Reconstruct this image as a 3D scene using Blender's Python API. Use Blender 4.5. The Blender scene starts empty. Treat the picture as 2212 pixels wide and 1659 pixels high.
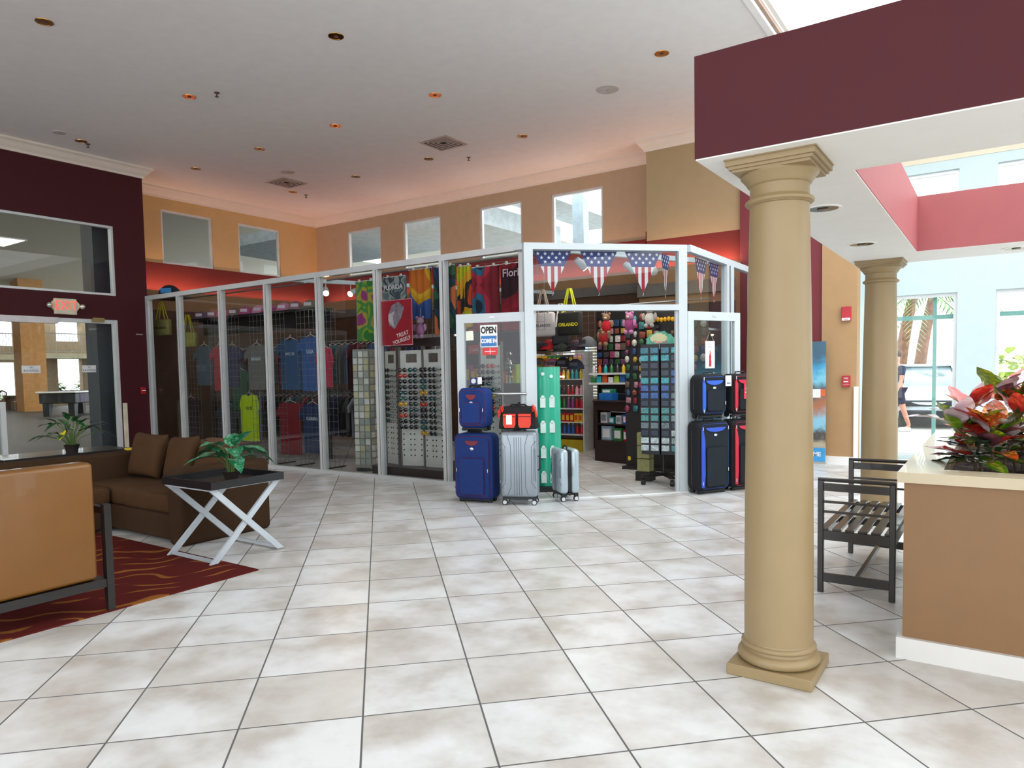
import bpy, bmesh, math, random
from mathutils import Matrix, Vector, Euler
PI = math.pi
rnd = random.Random(7)
SC = bpy.context.scene
COL = SC.collection

def lin(c):
    return c / 12.92 if c <= 0.04045 else ((c + 0.055) / 1.055) ** 2.4

def hexc(h):
    h = h.lstrip('#')
    return tuple(lin(int(h[i:i + 2], 16) / 255) for i in (0, 2, 4))

# ---------------------------------------------------------------- materials
MATS = {}
def mat(name, col, rough=0.5, metal=0.0, noise=0.12, scale=6.0, bump=0.0, bscale=60.0, emit=0.0, coat=0.0, spec=0.5, trans=0.0):
    if name in MATS: return MATS[name]
    if isinstance(col, str): col = hexc(col)
    m = bpy.data.materials.new(name); m.use_nodes = True
    nt = m.node_tree; b = nt.nodes['Principled BSDF']
    b.inputs['Roughness'].default_value = rough
    b.inputs['Metallic'].default_value = metal
    b.inputs['Coat Weight'].default_value = coat
    b.inputs['Specular IOR Level'].default_value = spec
    tc = nt.nodes.new('ShaderNodeTexCoord')
    nz = nt.nodes.new('ShaderNodeTexNoise'); nz.inputs['Scale'].default_value = scale; nz.inputs['Detail'].default_value = 3
    nt.links.new(tc.outputs['Object'], nz.inputs['Vector'])
    mr = nt.nodes.new('ShaderNodeMapRange')
    mr.inputs['From Min'].default_value = 0.3; mr.inputs['From Max'].default_value = 0.7
    mr.inputs['To Min'].default_value = 1 - noise; mr.inputs['To Max'].default_value = 1 + noise
    nt.links.new(nz.outputs['Fac'], mr.inputs['Value'])
    hs = nt.nodes.new('ShaderNodeVectorMath'); hs.operation = 'SCALE'
    hs.inputs[0].default_value = col[:3]
    nt.links.new(mr.outputs[0], hs.inputs['Scale'])
    nt.links.new(hs.outputs[0], b.inputs['Base Color'])
    if bump > 0:
        n2 = nt.nodes.new('ShaderNodeTexNoise'); n2.inputs['Scale'].default_value = bscale
        nt.links.new(tc.outputs['Object'], n2.inputs['Vector'])
        bp = nt.nodes.new('ShaderNodeBump'); bp.inputs['Strength'].default_value = bump; bp.inputs['Distance'].default_value = 0.01
        nt.links.new(n2.outputs['Fac'], bp.inputs['Height']); nt.links.new(bp.outputs[0], b.inputs['Normal'])
    if emit > 0:
        b.inputs['Emission Color'].default_value = (*col[:3], 1); b.inputs['Emission Strength'].default_value = emit
    MATS[name] = m
    return m

def glass_mat(name, tint=(0.86, 0.9, 0.9), ior=1.45, rough=0.0):
    m = bpy.data.materials.new(name); m.use_nodes = True
    nt = m.node_tree; nt.nodes.clear()
    out = nt.nodes.new('ShaderNodeOutputMaterial'); mx = nt.nodes.new('ShaderNodeMixShader')
    tr = nt.nodes.new('ShaderNodeBsdfTransparent'); gl = nt.nodes.new('ShaderNodeBsdfGlossy'); fr = nt.nodes.new('ShaderNodeFresnel')
    tr.inputs['Color'].default_value = (*tint, 1); gl.inputs['Roughness'].default_value = rough
    fr.inputs['IOR'].default_value = ior
    ge = nt.nodes.new('ShaderNodeNewGeometry'); mm = nt.nodes.new('ShaderNodeMath'); mm.operation = 'SUBTRACT'; mm.use_clamp = True; nt.links.new(fr.outputs[0], mm.inputs[0]); nt.links.new(ge.outputs['Backfacing'], mm.inputs[1]); nt.links.new(mm.outputs[0], mx.inputs[0]); nt.links.new(tr.outputs[0], mx.inputs[1]); nt.links.new(gl.outputs[0], mx.inputs[2])
    nt.links.new(mx.outputs[0], out.inputs['Surface'])
    MATS[name] = m
    return m

# ---------------------------------------------------------------- mesh builder
class B:
    def __init__(s):
        s.v = []; s.f = []; s.mi = []; s.M = Matrix.Identity(4); s.k = 0
    def add(s, vs, fs):
        o = len(s.v)
        s.v += [s.M @ Vector(p) for p in vs]
        s.f += [tuple(i + o for i in f) for f in fs]
        s.mi += [s.k] * len(fs)
        return s
    def box(s, a, b):
        x0, y0, z0 = a; x1, y1, z1 = b
        x0, x1 = min(x0, x1), max(x0, x1); y0, y1 = min(y0, y1), max(y0, y1); z0, z1 = min(z0, z1), max(z0, z1)
        return s.add([(x0, y0, z0), (x1, y0, z0), (x1, y1, z0), (x0, y1, z0), (x0, y0, z1), (x1, y0, z1), (x1, y1, z1), (x0, y1, z1)],
                     [(0, 3, 2, 1), (4, 5, 6, 7), (0, 1, 5, 4), (1, 2, 6, 5), (2, 3, 7, 6), (3, 0, 4, 7)])
    def rbox(s, a, b, r=0.01, seg=2):
        bm = bmesh.new(); bmesh.ops.create_cube(bm, size=1)
        d = [abs(b[i] - a[i]) for i in range(3)]; c = [(b[i] + a[i]) / 2 for i in range(3)]
        r = min(r, min(d) * 0.49)
        for v in bm.verts: v.co = Vector((v.co[i] * d[i] + c[i] for i in range(3)))
        bmesh.ops.bevel(bm, geom=bm.edges[:], offset=r, segments=seg, profile=0.5, affect='EDGES')
        s.frombm(bm); return s
    def frombm(s, bm):
        bm.verts.index_update()
        s.add([v.co[:] for v in bm.verts], [[v.index for v in f.verts] for f in bm.faces]); bm.free(); return s
    def frame(s, p, q):
        p, q = Vector(p), Vector(q); d = (q - p).normalized()
        u = d.orthogonal().normalized(); w = d.cross(u)
        return p, q, u, w
    def cyl(s, p, q, r, r2=None, n=12, cap=True):
        r2 = r if r2 is None else r2
        p, q, u, w = s.frame(p, q); vs = []
        for i in range(n):
            a = 2 * PI * i / n; e = u * math.cos(a) + w * math.sin(a)
            vs += [p + e * r, q + e * r2]
        fs = [(2 * i, 2 * ((i + 1) % n), 2 * ((i + 1) % n) + 1, 2 * i + 1) for i in range(n)]
        if cap: fs += [tuple(2 * i for i in reversed(range(n))), tuple(2 * i + 1 for i in range(n))]
        return s.add(vs, fs)
    def tube(s, pts, r, n=8, closed=False):
        pts = [Vector(p) for p in pts]; N = len(pts); vs = []; fs = []
        R = r if isinstance(r, (list, tuple)) else [r] * N
        up = None
        for i, p in enumerate(pts):
            a = pts[(i - 1) % N] if (closed or i) else pts[0]; b = pts[(i + 1) % N] if (closed or i < N - 1) else pts[-1]
            d = (b - a).normalized()
            if up is None: up = d.orthogonal().normalized()
            up = (up - d * up.dot(d)).normalized(); w = d.cross(up)
            for j in range(n):
                t = 2 * PI * j / n; vs.append(p + (up * math.cos(t) + w * math.sin(t)) * R[i])
        for i in range(N if closed else N - 1):
            k = (i + 1) % N
            for j in range(n): fs.append((i * n + j, i * n + (j + 1) % n, k * n + (j + 1) % n, k * n + j))
        if not closed: fs += [tuple(reversed(range(n))), tuple(range((N - 1) * n, N * n))]
        return s.add(vs, fs)
    def lathe(s, prof, c=(0, 0, 0), n=32):
        vs = []; fs = []; m = len(prof)
        for i in range(n):
            a = 2 * PI * i / n
            for r, z in prof: vs.append((c[0] + r * math.cos(a), c[1] + r * math.sin(a), c[2] + z))
        for i in range(n):
            k = (i + 1) % n
            for j in range(m - 1): fs.append((i * m + j, k * m + j, k * m + j + 1, i * m + j + 1))
        if prof[0][0] > 1e-6: fs.append(tuple(i * m for i in reversed(range(n))))
        if prof[-1][0] > 1e-6: fs.append(tuple(i * m + m - 1 for i in range(n)))
        return s.add(vs, fs)
    def sphere(s, c, r, n=12, m=8):
        rr = r if isinstance(r, (list, tuple)) else (r, r, r); vs = [(c[0], c[1], c[2] - rr[2])]; fs = []
        for j in range(1, m):
            t = -PI / 2 + PI * j / m
            for i in range(n):
                a = 2 * PI * i / n; vs.append((c[0] + rr[0] * math.cos(t) * math.cos(a), c[1] + rr[1] * math.cos(t) * math.sin(a), c[2] + rr[2] * math.sin(t)))
        vs.append((c[0], c[1], c[2] + rr[2])); L = len(vs) - 1
        for i in range(n):
            k = (i + 1) % n; fs.append((0, 1 + k, 1 + i)); fs.append((L, 1 + (m - 2) * n + i, 1 + (m - 2) * n + k))
            for j in range(m - 2): fs.append((1 + j * n + i, 1 + j * n + k, 1 + (j + 1) * n + k, 1 + (j + 1) * n + i))
        return s.add(vs, fs)
    def prism(s, poly, h0, h1, axis='z'):
        def P(a, b, h): return {'z': (a, b, h), 'y': (a, h, b), 'x': (h, a, b)}[axis]
        n = len(poly)
        ar = sum(poly[i][0] * poly[(i + 1) % n][1] - poly[(i + 1) % n][0] * poly[i][1] for i in range(n))
        if (ar < 0) != (axis == 'y'): poly = poly[::-1]
        if h1 < h0: h0, h1 = h1, h0
        vs = [P(a, b, h0) for a, b in poly] + [P(a, b, h1) for a, b in poly]
        fs = [tuple(reversed(range(n))), tuple(range(n, 2 * n))] + [(i, (i + 1) % n, n + (i + 1) % n, n + i) for i in range(n)]
        return s.add(vs, fs)
    def sweep(s, path, prof):
        """closed profile (offset to the right of travel, z) mitred along a horizontal polyline"""
        P = [Vector((p[0], p[1])) for p in path]; N = len(P); n = len(prof); vs = []; fs = []
        for i in range(N):
            d0 = (P[i] - P[i - 1]).normalized() if i else (P[1] - P[0]).normalized()
            d1 = (P[i + 1] - P[i]).normalized() if i < N - 1 else d0
            n0 = Vector((d0.y, -d0.x)); n1 = Vector((d1.y, -d1.x)); m = (n0 + n1)
            m = m / max(1e-6, m.dot(n0))
            for o, z in prof: vs.append((P[i].x + m.x * o, P[i].y + m.y * o, z))
        for i in range(N - 1):
            for j in range(n):
                k = (j + 1) % n; fs.append((i * n + j, (i + 1) * n + j, (i + 1) * n + k, i * n + k))
        fs += [tuple(range(n)), tuple(reversed(range((N - 1) * n, N * n)))]
        return s.add(vs, fs)
    def build(s, name, m, parent=None, smooth=None, **kw):
        me = bpy.data.meshes.new(name); me.from_pydata([v[:] for v in s.v], [], s.f)
        ms = m if isinstance(m, (list, tuple)) else [m]
        for x in ms: me.materials.append(x)
        if len(ms) > 1: me.polygons.foreach_set('material_index', s.mi)
        if smooth is not None:
            me.polygons.foreach_set('use_smooth', [True] * len(me.polygons))
            me.set_sharp_from_angle(angle=math.radians(smooth))
        me.update()
        o = bpy.data.objects.new(name, me); COL.objects.link(o)
        if parent is not None: o.parent = parent
        tag(o, **kw)
        return o

def tag(o, label=None, cat=None, group=None, kind=None):
    if label: o['label'] = label
    if cat: o['category'] = cat
    if group: o['group'] = group
    if kind: o['kind'] = kind
    return o
def thing(name, label, cat, loc=(0, 0, 0), rz=0, group=None):
    o = bpy.data.objects.new(name, None); COL.objects.link(o)
    o.location = loc; o.rotation_euler = (0, 0, rz); o.empty_display_size = 0.05
    return tag(o, label, cat, group)
def struct(b, name, m, parent=None, **kw):
    return b.build(name, m, parent, kind=None if parent else 'structure', **kw)
def children(o): return list(o.children)
def dup(o, loc=None, rz=None, label=None, group=None, parent=None, scale=None):
    c = o.copy(); COL.objects.link(c); c.parent = parent
    if loc is not None: c.location = loc
    if rz is not None: c.rotation_euler = (o.rotation_euler[0], o.rotation_euler[1], rz)
    if scale is not None: c.scale = scale if isinstance(scale, (list, tuple)) else (scale,) * 3
    if label: c['label'] = label
    if group: c['group'] = group
    for ch in KIDS.get(o.name, []): dup(ch, parent=c); 
    return c
class _Kids(dict):
    def get(s, n, d=None): return [x for x in bpy.data.objects if x.parent is not None and x.parent.name == n]
KIDS = _Kids()
def letters(name, txt, m, size, loc, rot, parent, ext=0.001, align='CENTER', font_scale_x=1.0, bold=0.0):
    cu = bpy.data.curves.new(name, 'FONT'); cu.body = txt; cu.size = size; cu.extrude = ext; cu.align_x = align; cu.align_y = 'CENTER'; cu.offset = bold
    cu.materials.append(m)
    o = bpy.data.objects.new(name, cu); COL.objects.link(o); o.parent = parent; o.location = loc; o.rotation_euler = rot; o.scale = (font_scale_x, 1, 1)
    return o
SKY = 3.35
EXPOSURE = 0.34
COVE = 6.5
SHOP = 24
# ================================================================ camera
cam_d = bpy.data.cameras.new('camera'); cam = bpy.data.objects.new('camera', cam_d); COL.objects.link(cam)
CAMLOC = Vector((3.25676, -0.97894, 1.44605))
_yaw = math.radians(124.5206)            # heading in room axes
_pitch = -0.0551; _roll = -0.0185
fw = Vector((math.cos(_yaw) * math.cos(_pitch), math.sin(_yaw) * math.cos(_pitch), math.sin(_pitch)))
r0 = Vector((math.sin(_yaw), -math.cos(_yaw), 0)); u0 = r0.cross(fw)
rr = r0 * math.cos(_roll) + u0 * math.sin(_roll); uu = -r0 * math.sin(_roll) + u0 * math.cos(_roll)
cam.matrix_world = Matrix(((rr.x, uu.x, -fw.x, CAMLOC.x), (rr.y, uu.y, -fw.y, CAMLOC.y), (rr.z, uu.z, -fw.z, CAMLOC.z), (0, 0, 0, 1)))
cam_d.sensor_width = 36; cam_d.sensor_fit = 'HORIZONTAL'; cam_d.lens = 36 * 1534.06 / 2212
cam_d.shift_y = 55.66 / 2212; cam_d.clip_end = 300; cam_d.clip_start = 0.05
SC.camera = cam

# ================================================================ setting materials
M_burg = mat('burgundy_paint', '#42141a', 0.65, noise=0.04, bump=0.05, bscale=200, spec=0.25)
M_redend = mat('dark_red_paint', '#74282e', 0.6, noise=0.03)
M_band = mat('red_band_paint', '#6c2825', 0.65, noise=0.03, spec=0.25)
M_yel = mat('ochre_paint', '#b2977a', 0.65, noise=0.03, bump=0.05, bscale=200)
M_tan = mat('tan_paint', '#a07a54', 0.65, noise=0.03)
M_orange = mat('orange_paint', '#b08c62', 0.65, noise=0.03)
M_beige = mat('beige_paint', '#a48c69', 0.65, noise=0.03)
M_ceil = mat('ceiling_paint', '#eceae8', 0.8, noise=0.02, bump=0.08, bscale=120)
M_white = mat('white_paint', '#f2f2f0', 0.5, noise=0.02)
M_crown = mat('crown_paint', '#dccfc2', 0.6, noise=0.02)
M_pale = mat('pale_blue_white_paint', '#bfd0d2', 0.6, noise=0.02)
M_cream = mat('cream_paint', '#d9cdb6', 0.6, noise=0.02)
M_alu = mat('brushed_aluminium', '#d2d5d6', 0.4, 0.35, noise=0.05)
M_wframe = mat('white_frame_enamel', '#c3ccd0', 0.35, noise=0.02)
M_gasket = mat('black_gasket', '#0b0c0e', 0.5, noise=0.05)
M_glass = glass_mat('clear_glass', (0.88, 0.90, 0.90), 1.5)
M_glass_clear = glass_mat('clean_glass', (0.93, 0.96, 0.96))
M_teal = mat('teal_mullion', '#7fb0a6', 0.4, noise=0.03)

def floor_material():
    m = bpy.data.materials.new('floor_tiles'); m.use_nodes = True; nt = m.node_tree; b = nt.nodes['Principled BSDF']
    N = lambda t: nt.nodes.new(t)
    def L(a, c): nt.links.new(a, c)
    def math_(op, a, c=None, v=None):
        n = N('ShaderNodeMath'); n.operation = op
        for i, x in enumerate((a, c)):
            if x is None: continue
            if isinstance(x, (int, float)): n.inputs[i].default_value = x
            else: L(x, n.inputs[i])
        return n.outputs[0]
    tc = N('ShaderNodeTexCoord'); sx = N('ShaderNodeSeparateXYZ'); L(tc.outputs['Object'], sx.inputs[0])
    s = math.sqrt(2)
    u = math_('DIVIDE', math_('ADD', sx.outputs[0], sx.outputs[1]), s * 0.5)
    v = math_('DIVIDE', math_('SUBTRACT', sx.outputs[1], sx.outputs[0]), s * 0.5)
    def grid(t): return math_('ABSOLUTE', math_('SUBTRACT', math_('FRACT', math_('ADD', t, 0.5)), 0.5))
    d = math_('MINIMUM', grid(u), grid(v))
    g = N('ShaderNodeMapRange'); g.interpolation_type = 'SMOOTHSTEP'; L(d, g.inputs['Value'])
    g.inputs['From Min'].default_value = 0.006; g.inputs['From Max'].default_value = 0.0105
    cell = N('ShaderNodeCombineXYZ'); L(math_('FLOOR', u), cell.inputs[0]); L(math_('FLOOR', v), cell.inputs[1])
    wn = N('ShaderNodeTexWhiteNoise'); L(cell.outputs[0], wn.inputs['Vector'])
    off = N('ShaderNodeVectorMath'); off.operation = 'MULTIPLY_ADD'; L(wn.outputs['Color'], off.inputs[0]); off.inputs[1].default_value = (30, 30, 30); L(tc.outputs['Object'], off.inputs[2])
    n1 = N('ShaderNodeTexNoise'); n1.inputs['Scale'].default_value = 3.2; n1.inputs['Detail'].default_value = 6; n1.inputs['Roughness'].default_value = 0.62; L(off.outputs[0], n1.inputs['Vector'])
    n2 = N('ShaderNodeTexNoise'); n2.inputs['Scale'].default_value = 1.6; n2.inputs['Detail'].default_value = 4; L(off.outputs[0], n2.inputs['Vector'])
    cr = N('ShaderNodeValToRGB'); L(n1.outputs['Fac'], cr.inputs[0]); e = cr.color_ramp.elements
    e[0].position = 0.33; e[0].color = (*hexc('#c9c7c2'), 1); e[1].position = 0.62; e[1].color = (*hexc('#e2e4e4'), 1)
    x = e.new(0.48); x.color = (*hexc('#d9dad9'), 1)
    cr2 = N('ShaderNodeValToRGB'); L(n2.outputs['Fac'], cr2.inputs[0]); e = cr2.color_ramp.elements
    e[0].position = 0.42; e[0].color = (*hexc('#dcd2c8'), 1); e[1].position = 0.6; e[1].color = (1, 1, 1, 1)
    mu = N('ShaderNodeMixRGB'); mu.blend_type = 'MULTIPLY'; mu.inputs[0].default_value = 0.55; L(cr.outputs[0], mu.inputs[1]); L(cr2.outputs[0], mu.inputs[2])
    gm = N('ShaderNodeMixRGB'); L(g.outputs[0], gm.inputs[0]); gm.inputs[1].default_value = (*hexc('#5d5d5c'), 1); L(mu.outputs[0], gm.inputs[2])
    L(gm.outputs[0], b.inputs['Base Color'])
    rg = N('ShaderNodeMapRange'); L(g.outputs[0], rg.inputs['Value']); rg.inputs['To Min'].default_value = 0.8; rg.inputs['To Max'].default_value = 0.3
    L(rg.outputs[0], b.inputs['Roughness'])
    bp = N('ShaderNodeBump'); bp.inputs['Strength'].default_value = 0.25; bp.inputs['Distance'].default_value = 0.004; L(g.outputs[0], bp.inputs['Height']); L(bp.outputs[0], b.inputs['Normal'])
    return m
M_floor = floor_material()

# ================================================================ floor and ceiling
struct(B().box((-10.85, -8, -0.12), (9.2, 11.3, 0)), 'floor', M_floor)
CH = 5.2
c = B()
c.box((-10.85, -8, CH), (1.03, 11.3, CH + 0.15)); c.box((8.3, -8, CH), (9.2, 11.3, CH + 0.15))
c.box((1.03, 10.0, CH), (8.3, 11.3, CH + 0.15)); c.box((1.03, -8, CH), (8.3, 1.8, CH + 0.15))
struct(c, 'ceiling', M_ceil)
# skylight curb trim
t = B()
for (a, b2) in (((1.03, 1.8), (1.10, 10.0)), ((8.23, 1.8), (8.3, 10.0)), ((1.10, 9.93), (8.23, 10.0)), ((1.10, 1.8), (8.23, 1.87))):
    t.box((a[0], a[1], CH - 0.03), (b2[0], b2[1], CH + 0.28))
t.k = 1; t.box((1.10, 1.9, CH + 0.02), (1.135, 9.9, CH + 0.07))
t.k = 0; t.box((1.135, 1.9, CH + 0.10), (1.18, 9.9, CH + 0.22))
struct(t, 'trim_1', [M_white, mat('tan_trim', '#9a8270', 0.6)])

# ================================================================ walls
def wall_x(name, X0, X1, y0, y1, z0, z1, holes, m, **kw):
    """wall slab between X0 and X1 running along Y with rectangular holes (ya,yb,za,zb)"""
    b = B(); ys = sorted({y0, y1, *[h[0] for h in holes], *[h[1] for h in holes]})
    for a, c2 in zip(ys, ys[1:]):
        hs = sorted([h for h in holes if h[0] <= a + 1e-6 and h[1] >= c2 - 1e-6], key=lambda h: h[2]); z = z0
        for h in hs:
            if h[2] > z: b.box((X0, a, z), (X1, c2, h[2]))
            z = h[3]
        if z < z1: b.box((X0, a, z), (X1, c2, z1))
    return struct(b, name, m, **kw)
def wall_y(name, Y0, Y1, x0, x1, z0, z1, holes, m, **kw):
    b = B(); xs = sorted({x0, x1, *[h[0] for h in holes], *[h[1] for h in holes]})
    for a, c2 in zip(xs, xs[1:]):
        hs = sorted([h for h in holes if h[0] <= a + 1e-6 and h[1] >= c2 - 1e-6], key=lambda h: h[2]); z = z0
        for h in hs:
            if h[2] > z: b.box((a, Y0, z), (c2, Y1, h[2]))
            z = h[3]
        if z < z1: b.box((a, Y0, z), (c2, Y1, z1))
    return struct(b, name, m, **kw)
# burgundy wall with sliding door and transom window
wall_x('wall_west', -9.72, -9.54, -8, 6.0, 0, CH, [(1.2, 5.46, 0.05, 2.46), (1.2, 5.46, 2.88, 4.09)], M_burg)
wall_y('wall_return', 5.9, 6.0, -10.7, -9.72, 0, CH, [], M_burg)
# upper yellow wall over the shop, clerestory windows
wall_x('wall_shop_west', -10.75, -10.6, 6.0, 11.0, 3.2, CH, [(6.93, 8.06, 3.72, 4.80), (8.68, 9.78, 3.72, 4.80)], mat('warm_yellow_paint', '#cda670', 0.65, noise=0.03))
BW = [(-9.52, -8.42), (-7.73, -6.64), (-5.60, -4.56), (-3.88, -2.78)]
wall_y('wall_north', 10.85, 11.0, -10.6, -1.64, 3.2, CH, [(a, b2, 3.72, 4.79) for a, b2 in BW], M_yel)
wall_y('wall_north_box', 10.2, 11.0, -1.64, -0.08, 3.56, CH, [], M_beige)
# painted burgundy band below the windows (a proud fascia), lit by the cove
b = B(); b.box((-10.6, 6.0, 3.1), (-10.585, 10.85, 3.72)); b.box((-10.6, 10.835, 3.1), (-1.64, 10.85, 3.72)); b.box((-1.66, 10.2, 3.0), (-0.08, 10.215, 3.56)); b.box((-1.66, 10.2, 3.0), (-1.645, 10.85, 3.72))
struct(b, 'trim_2', M_band)
# shop inner walls: proud ledges whose top hides the cove lamps
b = B()
b.box((-10.75, 6.0, 0), (-10.32, 11.0, 3.14)); struct(b, 'wall_shop_inner_west', M_tan)
wall_y('wall_shop_inner_north', 10.55, 11.0, -10.32, -1.66, 0, 3.14, [(-8.1, -6.3, 1.3, 2.25), (-3.75, -2.45, 0.9, 1.95)], M_tan)
struct(B().box((-1.66, 9.92, 0), (-0.08, 10.9, 3.06)), 'wall_shop_inner_box', M_tan)
# dark red and orange end walls
wall_y('wall_red_end', 10.15, 10.4, -0.08, 1.11, 0, CH, [], M_redend)
wall_y('wall_orange_end', 10.12, 10.4, 1.11, 1.575, 0, CH, [], M_orange)
struct(B().box((1.45, 10.4, 0), (1.575, 11.2, CH)), 'wall_jamb_side', M_pale)
# window wall to the street
WW = [(1.78, 2.73), (3.19, 4.35), (4.8, 5.95), (6.4, 7.6)]
wall_y('wall_street', 11.2, 11.4, 1.45, 9.2, 0, 4.36, [(a, b2, 0.04, 2.46) for a, b2 in WW] + [(a, b2, 3.35, 4.22) for a, b2 in WW], M_pale)
wall_y('wall_street_top', 11.19, 11.4, 1.45, 9.2, 4.36, CH, [], M_cream)
wall_x('wall_east', 9.1, 9.3, -8, 11.4, 0, CH, [(-6, -2, 0.3, 4.4), (-1, 3, 0.3, 4.4), (4, 8, 0.3, 4.4)], M_pale)
wall_y('wall_south', -8.2, -8, -9.7, 9.3, 0, CH, [(-9, -4.6, 0.1, 4.8), (-4.3, 0.1, 0.1, 4.8), (0.4, 4.8, 0.1, 4.8), (5.1, 8.9, 0.1, 4.8)], M_cream)
# crown moulding
prof = [(0, CH - 0.001), (0.155, CH - 0.001), (0.155, CH - 0.03), (0.115, CH - 0.055), (0.075, CH - 0.11), (0.035, CH - 0.15), (0.03, CH - 0.185), (0, CH - 0.185)]
struct(B().sweep([(-9.54, -8), (-9.54, 6.0), (-10.6, 6.0), (-10.6, 10.85), (-1.64, 10.85), (-1.64, 10.2), (-0.08, 10.2), (-0.08, 10.15), (1.03, 10.15)], prof), 'trim_3', M_crown)
# baseboards
struct(B().box((1.12, 10.07, 0), (1.60, 10.12, 0.12)), 'baseboard_north', M_white)
struct(B().box((-9.54, -8, 0), (-9.52, 1.2, 0.12)), 'baseboard_west', M_burg)
g = B().box((1.545, 10.085, 0.12), (1.60, 10.13, 1.13)); struct(g, 'trim_4', M_white)

# ================================================================ windows
def window(n, axis, p, a0, a1, z0, z1, fw_=0.045, depth=0.06, m=None, mg=None, mull=(), muz=()):
    """frame and pane in a wall opening; axis 'x': plane X=p along Y, axis 'y': plane Y=p along X"""
    m = m or M_alu; mg = mg or M_glass_clear
    def bx(b, s0, s1, za, zb, d=depth):
        if axis == 'x': b.box((p - d / 2, s0, za), (p + d / 2, s1, zb))
        else: b.box((s0, p - d / 2, za), (s1, p + d / 2, zb))
    f = B(); bx(f, a0, a0 + fw_, z0, z1); bx(f, a1 - fw_, a1, z0, z1); bx(f, a0 + fw_, a1 - fw_, z0, z0 + fw_); bx(f, a0 + fw_, a1 - fw_, z1 - fw_, z1)
    for s in mull: bx(f, s - 0.02, s + 0.02, z0 + fw_, z1 - fw_)
    for s in muz: bx(f, a0 + fw_, a1 - fw_, s - 0.02, s + 0.02)
    o = struct(f, 'window_%d' % n, m)
    g = B(); bx(g, a0 + fw_, a1 - fw_, z0 + fw_, z1 - fw_, 0.008); g.build('pane', mg, o)
    return o
window(1, 'x', -10.66, 6.93, 8.06, 3.72, 4.80); window(2, 'x', -10.66, 8.68, 9.78, 3.72, 4.80)
for i, (a, b2) in enumerate(BW): window(3 + i, 'y', 10.91, a, b2, 3.72, 4.79)
for i, (a, b2) in enumerate(WW):
    window(7 + i, 'y', 11.28, a, b2, 0.04, 2.46, 0.05); window(11 + i, 'y', 11.28, a, b2, 3.35, 4.22, 0.05)
    t = B(); xm = a + (b2 - a) * 0.70; t.box((xm - 0.025, 11.32, 0.09), (xm + 0.025, 11.36, 2.41)); t.box((a + 0.05, 11.321, 2.09), (b2 - 0.05, 11.359, 2.155)); t.build('mullion', M_teal, bpy.data.objects['window_%d' % (7 + i)])
window(15, 'x', -9.62, 1.2, 5.46, 2.88, 4.09, 0.04, 0.1)
window(16, 'y', 10.72, -8.1, -6.3, 1.3, 2.25, 0.05); window(17, 'y', 10.72, -3.75, -2.45, 0.9, 1.95, 0.05)
# ================================================================ world and lights
w = bpy.data.worlds.new('sky'); SC.world = w; w.use_nodes = True; nt = w.node_tree
bg = nt.nodes['Background']; bg.inputs[0].default_value = (0.925, 0.96, 1.0, 1); bg.inputs[1].default_value = SKY
def area(name, loc, rot, sx, sy, power, col=(1, 1, 1), portal=False):
    d = bpy.data.lights.new(name, 'AREA'); d.shape = 'RECTANGLE'; d.size = sx; d.size_y = sy; d.energy = power; d.color = col
    o = bpy.data.objects.new(name, d); COL.objects.link(o); o.location = loc; o.rotation_euler = rot
    if portal: d.cycles.is_portal = True
    return o
area('skylight_portal', (4.66, 5.9, CH + 0.35), (0, 0, 0), 7.2, 8.2, 1, portal=True)
for nm, y in (('a', -4), ('b', 1), ('c', 6)): area('east_portal', (9.35, y, 2.35), (0, PI / 2, 0), 4.1, 4, 1, portal=True)
area('south_portal', (0, -8.25, 2.45), (-PI / 2, 0, PI), 18, 4.7, 1, portal=True)
area('street_portal', (4.7, 11.45, 1.3), (PI / 2, 0, PI), 6, 2.6, 1, portal=True)

# warm cove lamps hidden on the ledges above the shop
PK = (1.0, 0.62, 0.36)
def cove(loc, rot, sx, sy, p): area('cove_light', loc, rot, sx, sy, p * COVE, PK)
cove((-10.46, 8.4, 3.165), (0, math.radians(180 - 45), 0), 0.05, 4.6, 0.9); cove((-10.46, 6.9, 3.165), (0, math.radians(180 - 45), 0), 0.05, 1.5, 1.0)
cove((-6.0, 10.70, 3.165), (math.radians(180 - 45), 0, 0), 8.4, 0.05, 1.8); cove((-2.9, 10.70, 3.165), (math.radians(180 - 45), 0, 0), 2.2, 0.05, 0.8)
cove((-0.88, 10.05, 3.085), (math.radians(180 - 45), 0, 0), 1.5, 0.05, 1.0)
area('cove_up_light', (-10.46, 8.4, 3.165), (PI, 0, 0), 0.1, 4.6, 9, (1, 0.45, 0.35)); area('cove_up_light', (-6.0, 10.68, 3.165), (PI, 0, 0), 8.4, 0.1, 20, (1, 0.45, 0.35)); area('cove_up_light', (-0.88, 10.05, 3.085), (PI, 0, 0), 1.5, 0.1, 3, (1, 0.45, 0.35))
# ================================================================ shop front (silver glazed screen)
GY = 6.0
MX = [-9.50, -8.50, -7.28, -6.09, -4.90, -3.72, -2.55, -1.33]
f = B()
f.box((-9.54, GY - 0.045, 2.84), (-1.28, GY + 0.045, 2.915)); f.box((-9.54, GY - 0.045, 0), (-1.28, GY + 0.045, 0.05))
for x in MX:
    f.k = 0; wd = 0.042 if x != -1.33 else 0.055
    f.box((x - wd, GY - 0.045, 0.05), (x + wd * 0.15, GY + 0.045, 2.84))
    f.k = 1; f.box((x + wd * 0.15, GY - 0.03, 0.05), (x + wd * 0.5, GY + 0.03, 2.84))
    f.k = 0; f.box((x + wd * 0.5, GY - 0.045, 0.05), (x + wd * 0.95, GY + 0.045, 2.84))
shopfront = struct(f, 'window_18', [M_alu, M_gasket])
for a, b2 in zip(MX, MX[1:]):
    B().box((a + 0.040, GY - 0.004, 0.05), (b2 - 0.042, GY + 0.004, 2.84)).build('pane', M_glass, shopfront)
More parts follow.
